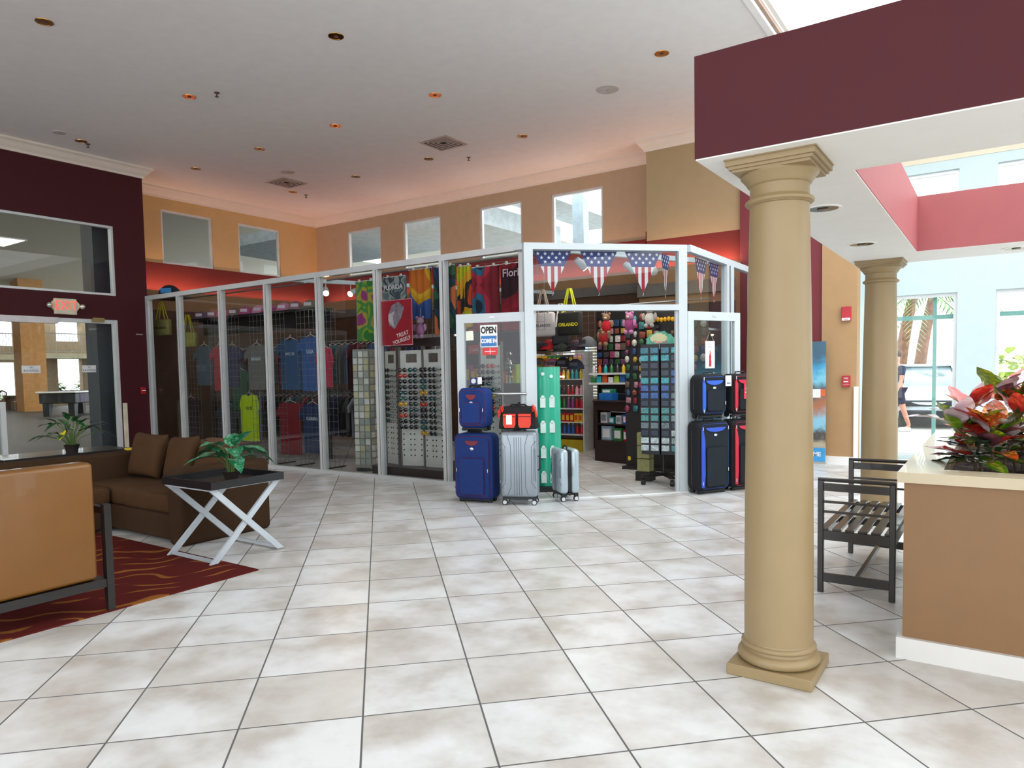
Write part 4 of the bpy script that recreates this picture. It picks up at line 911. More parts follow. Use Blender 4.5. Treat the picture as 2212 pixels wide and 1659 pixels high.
for s in (-1, 1):
    B().sphere((s * 0.034, 0.10, 1.625), (0.012, 0.008, 0.008), 8, 6).build('eye', mat('eye_dark', '#20160f', 0.3), t)
    B().rbox((s * 0.11 - 0.045, -0.03 + (0.02 if s > 0 else -0.22), 0.0), (s * 0.11 + 0.045, 0.23 + (0.02 if s > 0 else -0.22), 0.09), 0.03).build('shoe', mat('white_shoe', '#e9e9ea', 0.6), t)
    for k in range(4): B().tube([(s * 0.265 + (k - 1.5) * 0.016, 0.10 if s > 0 else 0.18, 0.79), (s * 0.265 + (k - 1.5) * 0.018, 0.12 if s > 0 else 0.20, 0.73 - 0.008 * (1 if k in (0, 3) else 0)), (s * 0.26 + (k - 1.5) * 0.016, 0.14 if s > 0 else 0.22, 0.70)], [0.009, 0.008, 0.006], 6).build('finger', M_skin, t, 60)
    B().tube([(s * 0.245, 0.11 if s > 0 else 0.19, 0.81), (s * 0.225, 0.14 if s > 0 else 0.22, 0.77), (s * 0.225, 0.15 if s > 0 else 0.23, 0.74)], [0.011, 0.009, 0.007], 6).build('thumb', M_skin, t, 60)

# ================================================================ banner stand by the orange wall
t = thing('banner_stand', 'tall blue printed banner stand in front of the orange wall', 'banner', (0.72, 9.86, 0))
def banner_material():
    m = bpy.data.materials.new('banner_print'); m.use_nodes = True; nt = m.node_tree; b = nt.nodes['Principled BSDF']; N = nt.nodes.new; L = nt.links.new
    tc = N('ShaderNodeTexCoord'); sx = N('ShaderNodeSeparateXYZ'); L(tc.outputs['Object'], sx.inputs[0])
    nz = N('ShaderNodeTexNoise'); nz.inputs['Scale'].default_value = 7; nz.inputs['Detail'].default_value = 5; L(tc.outputs['Object'], nz.inputs['Vector'])
    md = N('ShaderNodeMath'); md.operation = 'MULTIPLY_ADD'; L(nz.outputs['Fac'], md.inputs[0]); md.inputs[1].default_value = 0.22; 
    dv = N('ShaderNodeMath'); dv.operation = 'DIVIDE'; L(sx.outputs[2], dv.inputs[0]); dv.inputs[1].default_value = 1.78; L(dv.outputs[0], md.inputs[2])
    cr = N('ShaderNodeValToRGB'); L(md.outputs[0], cr.inputs[0]); cr.color_ramp.interpolation = 'EASE'; e = cr.color_ramp.elements
    e[0].position = 0.10; e[0].color = (*hexc('#bdb6a6'), 1); e[1].position = 1.0; e[1].color = (*hexc('#3d6178'), 1)
    for p_, c_ in ((0.27, '#b9ab92'), (0.36, '#4f4a44'), (0.45, '#8ec7dd'), (0.60, '#b0714e'), (0.72, '#58646a'), (0.82, '#7dc6dc'), (0.90, '#3f9ac4')): x = e.new(p_); x.color = (*hexc(c_), 1)
    L(cr.outputs[0], b.inputs['Base Color']); b.inputs['Roughness'].default_value = 0.4; return m
B().box((0, -0.004, 0.03), (0.50, 0.004, 1.78)).build('print', banner_material(), t)
B().box((-0.01, -0.06, 0.0), (0.51, 0.08, 0.03)).build('base', M_alu, t)
b = B(); b.box((0.0, -0.0065, 0.06), (0.495, -0.0045, 0.26)); b.build('blue_footer', mat('banner_blue', '#3fa0dc', 0.4), t)
letters('lettering', 'WELCOME', M_white, 0.085, (0.44, -0.0075, 0.165), (PI / 2, 0, 0), t, 0.0004, 'RIGHT', bold=0.002)
b = B().box((0.0, -0.0065, 0.98), (0.43, -0.0045, 1.10)); b.build('white_stripe', M_white, t); b = B().box((0.43, -0.0065, 1.00), (0.495, -0.0045, 1.10)); b.build('orange_square', mat('banner_orange', '#d8683a', 0.4), t)

# skylight panels and lamps of the atrium
M_pan = mat('atrium_light_panel', '#fff6e0', 0.5, emit=5.0, noise=0.0)
for i, (x, y) in enumerate([(-26.2, 9.4), (-23.5, 5.2), (-28, 16.5), (-16, 0), (-24, 0), (-13, 20), (-19, 22)]):
    t = thing('ceiling_panel', ['bright ceiling light panel seen through the window above the glass door', 'second bright ceiling panel beside the first above the glass door', 'ceiling panel over the amber atrium column', 'ceiling panel at the near end of the atrium', 'ceiling panel farther along the atrium', 'ceiling panel at the garden side of the atrium', 'ceiling panel at the far garden corner of the atrium'][i], 'ceiling light', (x, y, 6.4), 0, 'light panels in the atrium ceiling')
    B().box((-0.9, -0.9, -0.03), (0.9, 0.9, -0.01)).build('diffuser', M_pan, t); b = B(); b.box((-0.95, -0.95, -0.04), (0.95, -0.9, 0)); b.box((-0.95, 0.9, -0.04), (0.95, 0.95, 0)); b.box((-0.95, -0.9, -0.04), (-0.9, 0.9, 0)); b.box((0.9, -0.9, -0.04), (0.95, 0.9, 0)); b.build('frame', M_white, t)
    area('atrium_lamp', (x, y, 6.33), (0, 0, 0), 1.7, 1.7, 120, (1, 0.97, 0.9))
# ================================================================ luggage
def wheels(b_m, t, xs, ys, r, alongy=True):
    for x in xs:
        for y in ys:
            e = Vector((0, 1, 0)) if alongy else Vector((1, 0, 0)); c_ = Vector((x, y, r))
            w_ = B().cyl(c_ - e * .012, c_ + e * .012, r, n=20); o = w_.build('wheel', mat('wheel_rubber', '#15171a', 0.6), t, 40)
            B().cyl(c_ - e * .015, c_ + e * .015, r * 0.72, n=16).build('hubcap', mat('hub_grey', '#c9ccd0', 0.4), o, 40)
            h = B().rbox((x - 0.022, y - 0.022, r * 1.85), (x + 0.022, y + 0.022, r * 3.0), 0.006); h.build('caster_fork', mat('caster_black', '#14161a', 0.5), t)
def soft_case(name, label, loc, rz, W, D, H, col, dark, acc, group=None, pocket=True, z_foot=0.0, side_stripe=False, yscale=1):
    """front faces -y, origin bottom centre of the front"""
    t = thing(name, label, 'suitcase', loc, rz, group)
    M1 = mat('fabric_' + col, col, 0.7, noise=0.10, scale=25, bump=0.35, bscale=500, spec=0.3); M2 = mat('fabric_' + dark, dark, 0.75, noise=0.1, bump=0.35, bscale=500, spec=0.25); M3 = mat('trim_' + acc, acc, 0.6, noise=0.05)
    z0 = 0.035; hw = W / 2
    def rr_poly(x0, x1, za, zb, r, n=6):
        P = []
        for cx, cz, a0 in ((x1 - r, zb - r, 0), (x0 + r, zb - r, PI / 2), (x0 + r, za + r, PI), (x1 - r, za + r, 1.5 * PI)):
            for i in range(n + 1): a = a0 + PI / 2 * i / n; P.append((cx + r * math.cos(a), cz + r * math.sin(a)))
        return P
    b = B(); poly = rr_poly(-hw, hw, z0, H, 0.07)
    # body with softened front edge
    n = len(poly); rings = [(0.0, 0.030), (0.008, 0.012), (0.03, 0.0), (D - 0.03, 0.0), (D - 0.008, 0.012), (D, 0.03)]; vs = []; fs = []; cz = (z0 + H) / 2
    for y, ins in rings:
        for x, z in poly: vs.append((x * (1 - ins / hw), y, cz + (z - cz) * (1 - ins / (H / 2))))
    for i in range(len(rings) - 1):
        for j in range(n): k = (j + 1) % n; fs.append((i * n + j, i * n + k, (i + 1) * n + k, (i + 1) * n + j))
    fs += [tuple(range(n)), tuple(reversed(range((len(rings) - 1) * n, len(rings) * n)))]
    b.add(vs, [tuple(reversed(f)) for f in fs]); b.build('body', M1, t, 40)
    # raised front panel, lower pocket
    b = B(); b.prism(rr_poly(-hw * .84, hw * .84, z0 + 0.035, H - 0.035, 0.05), -0.018, 0.004, 'y'); b.build('front_panel', M1 if not side_stripe else M2, t)
    if pocket:
        b = B(); b.prism(rr_poly(-hw * .60, hw * .60, z0 + 0.06, z0 + (H - z0) * 0.63, 0.03), -0.040, -0.016, 'y'); b.build('front_pocket', M1 if not side_stripe else M2, t)
    # piping
    def pipe(x0, x1, za, zb, r, y, rad=0.0022):
        return B().tube([(x, y, z) for x, z in rr_poly(x0, x1, za, zb, r)], rad, 6, closed=True)
    pipe(-hw * .86, hw * .86, z0 + 0.03, H - 0.03, 0.055, -0.012).build('piping', M3, t, 60)
    pipe(-hw + .004, hw - .004, z0 + 0.004, H - 0.004, 0.068, 0.03, 0.003).build('piping', M2, t, 60)
    if pocket: pipe(-hw * .62, hw * .62, z0 + 0.055, z0 + (H - z0) * 0.64, 0.035, -0.032, 0.002).build('piping', M3 if not side_stripe else M2, t, 60)
    # crescent at the top
    cw = hw * (0.34 if not side_stripe else 0.62); ct = H - (0.075 if not side_stripe else 0.07); dh = 0.055 if not side_stripe else 0.05
    P = [(-cw, ct)] + [(cw * math.sin(a) * (1), ct - dh * math.cos(a)) for a in [(-PI / 2 + PI * i / 12) * 0.92 for i in range(13)]] + [(cw, ct)]
    B().prism(P, -0.026, -0.016, 'y').build('crescent', M3, t)
    bd = B(); bd.lathe([(0.001, 0), (0.016, 0.001), (0.018, 0.004), (0.001, 0.006)], n=16); o = bd.build('badge', mat('badge_silver', '#cfd3d6', 0.25, 0.8), t, 60); o.location = (0, -0.018, ct - dh - 0.035); o.rotation_euler = (PI / 2, 0, 0); o.scale = (1.3, 0.8, 1)
    if side_stripe:
        for s in (-1,):
            P = [(s * hw * .86, z0 + 0.05), (s * hw * .70, z0 + 0.05), (s * hw * .64, z0 + H * 0.25), (s * hw * .66, z0 + H * 0.7), (s * hw * .80, H - 0.06), (s * hw * .86, H - 0.10)]
            B().prism(P, -0.024, -0.015, 'y').build('side_stripe', M3, t)
        # stitched zip line on the near side
        for sx in (-1, 1):
            b = B()
            for i in range(int((H - 0.2) / 0.022)): b.box((sx * hw - 0.0025, D * 0.55, z0 + 0.08 + i * 0.022), (sx * hw + 0.0025, D * 0.55 + 0.006, z0 + 0.09 + i * 0.022))
            b.build('zipper', mat('zip_silver', '#9a9da2', 0.4, 0.6), t)
    for s, zz in ((1, 0.45), (-1, 0.45)) if not side_stripe else ((-1, 0.9), (1, 0.9), (-1, 0.12), (1, 0.3)):
        o = B().rbox((s * hw * .80 - 0.004, -0.03, z0 + (H - z0) * zz - 0.02), (s * hw * .80 + 0.004, -0.022, z0 + (H - z0) * zz + 0.02), 0.002, 1).build('zip_pull', mat('zip_pull_metal', '#d8dadb', 0.3, 0.7), t)
    B().tube([(-0.07, D * .5, H - 0.004), (-0.065, D * .5, H + 0.022), (0.065, D * .5, H + 0.022), (0.07, D * .5, H - 0.004)], 0.009, 8).build('handle', mat('handle_black', '#15151a', 0.5), t, 60)
    b = B(); b.rbox((-hw * .8, 0.03, 0.012), (hw * .8, 0.06, z0 + 0.01), 0.01); b.build('foot', mat('caster_black', '#14161a', 0.5), t)
    for x in (-hw * .75, hw * .75): B().cyl((x - 0.015, D - 0.04, 0.03), (x + 0.015, D - 0.04, 0.03), 0.03, n=16).build('wheel', mat('wheel_rubber', '#15171a', 0.6), t, 40)
    for x in (-hw * .75, hw * .75): B().rbox((x - 0.02, 0.04, 0.0), (x + 0.02, 0.08, 0.03), 0.005).build('foot', mat('caster_black', '#14161a', 0.5), t)
    return t
bl = soft_case('suitcase', 'large royal blue suitcase with red piping standing on the floor left of the doorway', (-1.505, 5.165, 0), math.radians(12), 0.47, 0.22, 0.762, '#15306e', '#141f48', '#6e1c30')
sb = soft_case('suitcase', 'small royal blue suitcase with red piping stacked on the large blue one', (-1.508, 5.175, 0.79), math.radians(12), 0.35, 0.19, 0.475, '#163374', '#141f48', '#7a1c30')
t = thing('hang_tag', 'navy brand tag with white price label on top of the small blue suitcase', 'tag', (-1.50, 5.27, 1.29), math.radians(12)); B().box((-0.09, 0, 0.0), (0.0, 0.003, 0.085)).build('navy_card', mat('tag_navy', '#17305c', 0.5), t); B().box((0.005, 0, 0.015), (0.055, 0.003, 0.09)).build('white_label', M_white, t)
o = B().cyl((-0.045, -0.0005, 0.048), (-0.045, -0.003, 0.048), 0.028, n=20).build('round_logo', mat('tag_ring', '#dfe6ee', 0.5), t)
R1 = mat('red_black_trim', '#c21f3a', 0.6)
bb = soft_case('suitcase', 'large black suitcase with blue trim on the floor right of the doorway', (0.588, 6.955, 0), math.radians(60), 0.46, 0.21, 0.83, '#15181d', '#1b232b', '#2f54c4', side_stripe=True)
bs = soft_case('suitcase', 'small black suitcase with blue trim stacked on the large blue-trimmed one', (0.575, 6.965, 0.857), math.radians(60), 0.39, 0.19, 0.505, '#15181d', '#1b232b', '#2f62d4', side_stripe=True)
rb_ = soft_case('suitcase', 'large black suitcase with red trim, partly hidden behind the near column', (0.832, 7.385, 0), math.radians(60), 0.46, 0.21, 0.83, '#15181d', '#1a1a1f', '#c21f3a', side_stripe=True)
rs = soft_case('suitcase', 'small black suitcase with red trim stacked on the red-trimmed large one', (0.815, 7.375, 0.857), math.radians(60), 0.40, 0.19, 0.505, '#15181d', '#1a1a1f', '#c21f3a', side_stripe=True)
t = thing('sale_tag', 'pink-red paper sale tag reading 25% on the small red-trimmed suitcase', 'tag', (0.86, 7.375, 1.16), math.radians(60)); B().box((-0.085, -0.004, -0.09), (0.10, 0, 0.09)).build('card', mat('sale_red', '#d0243c', 0.5), t)
o = B().box((-0.07, -0.0055, -0.075), (0.085, -0.004, 0.075)); o = o.build('card_face', mat('sale_pink', '#d8395a', 0.5), t); letters('lettering', '25%', M_white, 0.085, (0.005, -0.0062, 0.0), (PI / 2, 0.12, 0), t, 0.0004, bold=0.002)
t = thing('hang_tag', 'white price tag hanging from the small red-trimmed suitcase', 'tag', (0.70, 7.10, 1.285), math.radians(60)); B().box((-0.04, -0.004, -0.06), (0.045, 0, 0.06)).build('card', M_white, t); b = B(); b.box((-0.025, -0.006, -0.035), (0.03, -0.004, -0.02)); b.build('print', mat('tag_print', '#5a6a90', 0.5), t)
# hard shell cases
def hard_case(name, label, loc, rz, W, D, H, z0, col, wheel_r=0.03, side_band=False):
    t = thing(name, label, 'suitcase', loc, rz); M1 = mat('shell_' + col, col, 0.28, 0.25, noise=0.03, coat=0.3); Mg = mat('shell_groove', '#5d666e', 0.4, 0.2); hw = W / 2
    b = B(); b.rbox((-hw, 0, z0), (hw, D * 0.44, H), 0.045, 4); b.build('front_shell', M1, t, 50); b = B(); b.rbox((-hw, D * 0.56, z0), (hw, D, H), 0.045, 4); b.build('back_shell', M1, t, 50)
    b = B(); b.rbox((-hw + .012, D * 0.40, z0 + .012), (hw - .012, D * 0.60, H - .012), 0.02, 2); b.build('zipper_band', mat('band_black', '#101418', 0.6), t)
    g_ = B(); r = 0.0028
    zt = H - 0.10; zb = z0 + 0.10
    for x in (-0.045, -0.02, 0.005, 0.03): g_.tube([(x, -0.0005, z0 + 0.03), (x, -0.0005, H - 0.06)], r, 6)
    g_.tube([(-hw * .60, 0, H - 0.03), (-hw * .42, 0, zt - 0.05), (-hw * .42, 0, zb + 0.02), (-hw * .60, 0, z0 + 0.03)], r, 6); g_.tube([(hw * .52, 0, H - 0.03), (hw * .36, 0, zt - 0.04), (hw * .36, 0, zb + 0.02), (hw * .5, 0, z0 + 0.03)], r, 6)
    g_.tube([(-hw * .95, 0.004, zt), (-hw * .72, 0, zt - 0.06), (-hw * .72, 0, zb + 0.06), (-hw * .94, 0.004, zb)], r, 6); g_.tube([(hw * .95, 0.004, zt), (hw * .70, 0, zt - 0.06), (hw * .70, 0, zb + 0.06), (hw * .94, 0.004, zb)], r, 6)
    for k in (0.80, 0.90):
        for s in (-1, 1): g_.tube([(s * hw * k, 0.002, zb + 0.08), (s * hw * k, 0.002, zt - 0.08)], r * .8, 6)
    g_.build('grooves', Mg, t, 60)
    hb = B(); hb.tube([(-0.06, D * .5, H - 0.008), (-0.055, D * .5, H + 0.02), (0.055, D * .5, H + 0.02), (0.06, D * .5, H - 0.008)], 0.009, 8); hb.build('handle', mat('handle_black', '#15151a', 0.5), t, 60)
    sh = B(); sh.tube([(hw - 0.004, D * .5, z0 + (H - z0) * .40), (hw + 0.016, D * .5, z0 + (H - z0) * .42), (hw + 0.016, D * .5, z0 + (H - z0) * .60), (hw - 0.004, D * .5, z0 + (H - z0) * .62)], 0.009, 8); sh.build('side_handle', mat('handle_black', '#15151a', 0.5), t, 60)
    wheels(None, t, (-hw + 0.04, hw - 0.04), (0.04, D - 0.04), wheel_r, not side_band)
    B().box((-hw + 0.05, 0.02, z0 - 0.018), (hw - 0.05, D - 0.02, z0 + 0.004)).build('underside', mat('caster_black', '#14161a', 0.5), t)
    return t
sl = hard_case('suitcase', 'large silver hard-shell suitcase with wheels, standing next to the blue one', (-0.965, 5.262, 0), math.radians(25), 0.40, 0.215, 0.795, 0.085, '#8d98a1')
ss = hard_case('suitcase', 'small silver hard-shell suitcase turned sideways in the doorway', (-0.795, 5.74, 0), math.radians(-40), 0.345, 0.23, 0.578, 0.085, '#a9bac2', side_band=True)
# travel bag on the silver case
t = thing('travel_bag', 'black travel bag with two orange-red pockets on top of the silver suitcase', 'bag', (-0.975, 5.275, 0.818), math.radians(25))
Mb = mat('bag_black', '#121214', 0.8, bump=0.3, bscale=300); Mr = mat('bag_coral', '#e0402c', 0.6, bump=0.2, bscale=300)
b = B(); bm = bmesh.new(); bmesh.ops.create_cube(bm, size=1)
for v in bm.verts:
    top = v.co.z > 0; v.co = Vector((v.co.x * (0.36 if top else 0.435), 0.095 + v.co.y * (0.10 if top else 0.17), 0.245 if top else 0.0))
bmesh.ops.bevel(bm, geom=bm.edges[:], offset=0.03, segments=4, profile=0.5, affect='EDGES'); b.frombm(bm); b.build('body', Mb, t, 60)
for x in (-0.088, 0.075):
    b = B(); P = [(x - 0.066, 0.165), (x + 0.066, 0.165), (x + 0.066, 0.05), (x + 0.05, 0.02), (x - 0.05, 0.02), (x - 0.066, 0.05)]; b.prism(P, -0.022, 0.035, 'y'); b.build('pocket', Mr, t)
    B().prism([(x - 0.066, 0.135), (x + 0.066, 0.135), (x + 0.066, 0.142), (x - 0.066, 0.142)], -0.024, -0.02, 'y').build('zipper', Mb, t)
B().box((-0.12, -0.027, 0.055), (-0.058, -0.0235, 0.155)).build('price_label', M_white, t, label='white price label')
for x, s in ((-0.17, -1), (0.165, 1)):
    b = B(); b.tube([(x, 0.03, 0.19), (x + s * 0.01, -0.01, 0.245), (x + s * 0.03, 0.0, 0.20), (x + s * 0.035, 0.02, 0.13)], 0.011, 8); b.tube([(x - s * .012, 0.05, 0.20), (x, 0.02, 0.258), (x + s * 0.025, 0.03, 0.23), (x + s * .02, 0.04, 0.17)], 0.009, 8); b.build('strap', Mr, t, 60)
B().tube([(-0.10, 0.095, 0.235), (-0.07, 0.06, 0.262), (0.07, 0.06, 0.262), (0.10, 0.095, 0.235)], 0.010, 8).build('handle', Mb, t, 60)

# ================================================================ door signs
def signed(name, label, parent_leaf, u, z, y): pass
lp = leafL; a_ = leafL.rotation_euler[2]
def on_leaf(lf, u, v, z): return Vector(lf.location) + Vector((math.cos(lf.rotation_euler[2]) * u - math.sin(lf.rotation_euler[2]) * v, math.sin(lf.rotation_euler[2]) * u + math.cos(lf.rotation_euler[2]) * v, z))
u = 0.47; t = thing('open_sign', 'OPEN COME IN sign on the left door pane', 'sign', on_leaf(leafL, u, 0.012, 0), a_ + PI)
W_, z0, z1 = 0.20, 1.715, 1.96
B().box((-W_ / 2, -0.003, z0), (W_ / 2, 0.003, z1)).build('board', M_white, t)
B().box((-W_ / 2 + .008, -0.0045, z0 + .008), (W_ / 2 - .008, -0.003, z0 + 0.125)).build('blue_field', mat('sign_blue', '#1c6fb8', 0.4), t, label='blue lower half')
letters('lettering', 'OPEN', mat('ink_black', '#101010', 0.5), 0.098, (0, -0.0045, z1 - 0.06), (PI / 2, 0, 0), t, 0.0004, font_scale_x=0.72, bold=0.004); letters('lettering', 'COME IN', M_white, 0.062, (0, -0.0056, z0 + 0.066), (PI / 2, 0, 0), t, 0.0004, font_scale_x=0.72, bold=0.003)
t = thing('drink_sticker', 'red sticker with white script under the OPEN sign', 'sticker', on_leaf(leafL, u, 0.010, 0), a_ + PI); B().box((-0.08, -0.002, 1.625), (0.095, 0.002, 1.705)).build('sticker', mat('sticker_red', '#d81f26', 0.4), t)
b = B(); b.box((-0.05, -0.0032, 1.661), (0.075, -0.002, 1.668)); b.box((0.008, -0.0032, 1.635), (0.014, -0.002, 1.695)); b.build('print', M_white, t)
a_ = leafR.rotation_euler[2]
t = thing('bottle_poster', 'white card with a red bottle hanging inside the right door pane', 'sign', on_leaf(leafR, 0.36, 0.0, 0), a_); z0, z1 = 1.43, 1.75
B().box((-0.075, -0.012, z0), (0.075, -0.008, z1)).build('card', M_white, t)
P = [(-0.016, 0), (0.016, 0), (0.017, 0.05), (0.013, 0.07), (0.016, 0.09), (0.007, 0.125), (0.006, 0.145), (-0.006, 0.145), (-0.007, 0.125), (-0.016, 0.09), (-0.013, 0.07), (-0.017, 0.05)]
B().prism([(x * 1.1, z0 + 0.02 + z * 1.25) for x, z in P], -0.0135, -0.012, 'y').build('bottle_print', mat('print_red', '#c4182c', 0.5), t)
letters('lettering', 'ALWAYS', mat('print_grey', '#9a9a9a', 0.5), 0.018, (0, -0.0125, z1 - 0.04), (PI / 2, 0, 0), t, 0.0004); letters('lettering', 'OPEN', mat('print_grey', '#9a9a9a', 0.5), 0.034, (0, -0.0125, z1 - 0.075), (PI / 2, 0, 0), t, 0.0004)
b = B(); b.tube([(-0.06, -0.01, z1), (0, -0.01, z1 + 0.11), (0.06, -0.01, z1)], 0.0015, 5); b.build('string', mat('string', '#c8c0b8', 0.6), t)

# ================================================================ pennants
M_nb = mat('flag_navy', '#27327a', 0.7, noise=0.03); M_fr = mat('flag_red', '#b3263c', 0.7, noise=0.03); M_fw = mat('flag_white', '#e9e6e6', 0.7, noise=0.03)
def pennant(loc, rz, label, W=0.43, H=0.46):
    t = thing('flag_pennant', label, 'pennant', loc, rz, 'stars and stripes pennants in the shop front')
    zf = -H * 0.37; hw = W / 2
    def hx(z): return hw * (1 + z / H)
    b = B(); b.prism([(-hw, 0), (hw, 0), (hx(zf), zf), (-hx(zf), zf)], -0.0015, 0.0015, 'y'); b.build('blue_field', M_nb, t)
    b = B(); n = 7; w0 = hx(zf)
    for i in range(n):
        xa, xb = -w0 + 2 * w0 * i / n, -w0 + 2 * w0 * (i + 1) / n; b.k = i % 2
        za = -H * (1 - abs(xa) / hw); zb = -H * (1 - abs(xb) / hw); P = [(xa, zf), (xb, zf), (xb, min(zf, zb)), (xa, min(zf, za))]
        if xa < 0 < xb: P = [(xa, zf), (xb, zf), (xb, zb), (0, -H), (xa, za)]
        b.prism(P, -0.0015, 0.0015, 'y')
    b.build('stripes', [M_fw, M_fr], t)
    b = B()
    def star(cx, cz, r):
        P = [(cx + (r if k % 2 == 0 else r * .42) * math.sin(PI * k / 5), cz + (r if k % 2 == 0 else r * .42) * math.cos(PI * k / 5)) for k in range(10)]
        n_ = len(P)
        for y0, y1 in ((-0.0024, -0.0015), (0.0015, 0.0024)): 
            vs = [(cx, y0 if y0 < 0 else y1, cz)] + [(x, y0 if y0 < 0 else y1, z) for x, z in P]; fs = [((0, 1 + k, 1 + (k + 1) % n_) if y0 < 0 else (0, 1 + (k + 1) % n_, 1 + k)) for k in range(n_)]
            b.add(vs, fs)
    for row, cnt, z in ((0, 5, -0.030), (1, 4, -0.075), (2, 3, -0.120)):
        for i in range(cnt): star((i - (cnt - 1) / 2) * 0.083, z, 0.023)
    b.build('stars', mat('flag_star', '#eef0f6', 0.6), t)
    B().tube([(0, 0, -H), (0.006, 0, -H - 0.012), (-0.006, 0, -H - 0.035)], 0.0025, 5).build('tassel', M_fw, t)
def inD(u, v, z): return D0 + Vector((math.cos(DA) * u - math.sin(DA) * v, math.sin(DA) * u + math.cos(DA) * v, z))
for i, u in enumerate((0.34, 0.875, 1.40)): pennant(inD(u, 0.03, 2.765), DA, ['flag pennant leftmost over the doorway', 'flag pennant in the middle over the doorway', 'flag pennant right of the middle one over the doorway'][i])
pennant(inD(1.74, 0.20, 2.765), DA + 0.9, 'flag pennant folded into the corner by the right door post', 0.36)
pennant((0.215, 7.58, 2.765), PI / 2, 'flag pennant behind the side screen, nearer the door post'); pennant((0.215, 8.06, 2.765), PI / 2, 'flag pennant behind the side screen, beside the mullion', 0.40)
b = B().tube([inD(0.11, 0.03, 2.767), inD(1.79, 0.03, 2.767)], 0.002, 5); o = b.build('pennant_string', M_fw); tag(o, 'thin string carrying the flag pennants over the doorway', 'string')

b = B().tube([(0.215, 7.05, 2.768), (0.215, 8.40, 2.768)], 0.002, 5); o = b.build('pennant_string', M_fw); tag(o, 'thin string carrying the two pennants along the side screen', 'string')
# ================================================================ inside the shop
M_wire = mat('chrome_wire', '#8b8f93', 0.35, 0.8); M_blk = mat('black_fixture', '#141314', 0.5); M_choc = mat('chocolate_laminate', '#2a1a18', 0.4); M_shelf = mat('white_shelf', '#d7d7d5', 0.5)
def cm(i, pal): c_ = pal[i % len(pal)]; return mat('cloth_' + c_, c_, 0.85, noise=0.08)
# darker lower inner walls with slatted display panels
struct(B().box((-10.32, 10.50, 0.0), (-8.12, 10.55, 2.75)).box((-6.28, 10.50, 0.0), (-3.77, 10.55, 2.75)).box((-8.12, 10.50, 2.27), (-6.28, 10.55, 2.75)).box((-3.77, 10.50, 1.97), (-2.43, 10.55, 2.75)).box((-2.43, 10.50, 0), (-1.66, 10.55, 2.75)).box((-8.12, 10.50, 0), (-6.28, 10.55, 1.28)).box((-3.77, 10.50, 0), (-2.43, 10.55, 0.88)), 'trim_7', mat('brown_wall_panel', '#5a4130', 0.7))
struct(B().box((-10.32, 6.05, 0), (-10.27, 10.5, 2.75)), 'trim_8', mat('brown_wall_panel', '#5a4130', 0.7))
struct(B().box((-1.66, 9.87, 0), (-0.08, 9.92, 2.45)), 'trim_9', mat('dark_slat_panel', '#1b1718', 0.6))
struct(B().box((-10.32, 10.47, 2.75), (-1.66, 10.55, 2.92)).box((-1.66, 9.84, 2.6), (-0.08, 9.92, 2.80)), 'trim_10', mat('grey_band', '#6f6963', 0.6))
# window blinds
def blind(x0, x1, y, z0, z1, label):
    t = thing('window_blind', label, 'blind', ((x0 + x1) / 2, y, z0), 0, 'slatted blinds inside the shop'); w_ = (x1 - x0) / 2
    b = B(); n = int((z1 - z0) / 0.055)
    for i in range(n): z = i * 0.055 + 0.02; b.add([(-w_, -0.010, z), (w_, -0.010, z), (w_, 0.012, z + 0.026), (-w_, 0.012, z + 0.026), (-w_, -0.010, z - 0.002), (w_, -0.010, z - 0.002), (w_, 0.012, z + 0.024), (-w_, 0.012, z + 0.024)], [(0, 1, 2, 3), (7, 6, 5, 4), (0, 4, 5, 1), (3, 2, 6, 7)])
    b.build('slats', mat('blind_white', '#b9b6b2', 0.6), t); B().box((-w_, -0.02, z1 - z0 - .04), (w_, 0.02, z1 - z0)).build('head_rail', M_white, t)
blind(-3.75, -2.45, 10.60, 0.9, 1.95, 'white slatted blind glowing behind the shelves seen through the doorway'); blind(-8.1, -6.3, 10.60, 1.3, 2.25, 'white slatted blind at the back of the shop seen through the red poster pane')
# wire grid panels just behind the glass
def grid_panel(x0, x1, y, z0, z1, label, s=0.10):
    t = thing('wire_grid', label, 'grid panel', ((x0 + x1) / 2, y, z0), 0, 'wire display grids behind the glass'); w_ = (x1 - x0) / 2; h = z1 - z0; b = B(); r = 0.0022
    n = max(2, round(2 * w_ / s)); k = max(2, round(h / s))
    for i in range(n + 1): x = -w_ + 2 * w_ * i / n; b.box((x - r, -r, 0), (x + r, r, h))
    for j in range(k + 1): z = h * j / k; b.box((-w_, r, z - r), (w_, 3 * r, z + r))
    b.build('wires', M_wire, t)
    if z0 < 0.02:
        for x in (-w_ * .8, w_ * .8): B().box((x - 0.012, -0.2, 0), (x + 0.012, 0.2, 0.02)).build('foot', M_blk, t)
    return t
GZ = [(-9.35, -8.65), (-8.35, -7.45), (-7.15, -6.25), (-5.95, -5.05)]
for i, (a, b2) in enumerate(GZ): grid_panel(a, b2, 6.42, 0.0, 2.45, ['wire grid in the first narrow pane by the burgundy wall', 'wire grid in the second glass pane', 'wire grid in the third glass pane with the neon shirt', 'wire grid in the fourth glass pane with blue shirts'][i])
grid_panel(-4.72, -3.95, 6.55, 1.75, 2.85, 'hanging wire grid with the green towel'); grid_panel(-3.62, -2.65, 6.55, 1.75, 2.88, 'hanging wire grid behind the red poster'); grid_panel(-2.45, -1.45, 6.62, 1.95, 2.86, 'hanging wire grid above the left door leaf')
# rails that carry the hanging grids
b = B(); b.cyl((-9.4, 6.60, 2.90), (-1.4, 6.60, 2.90), 0.012, n=8); o = b.build('hanging_rail', M_wire); tag(o, 'long steel rail along the top of the glass carrying the towels', 'rail')
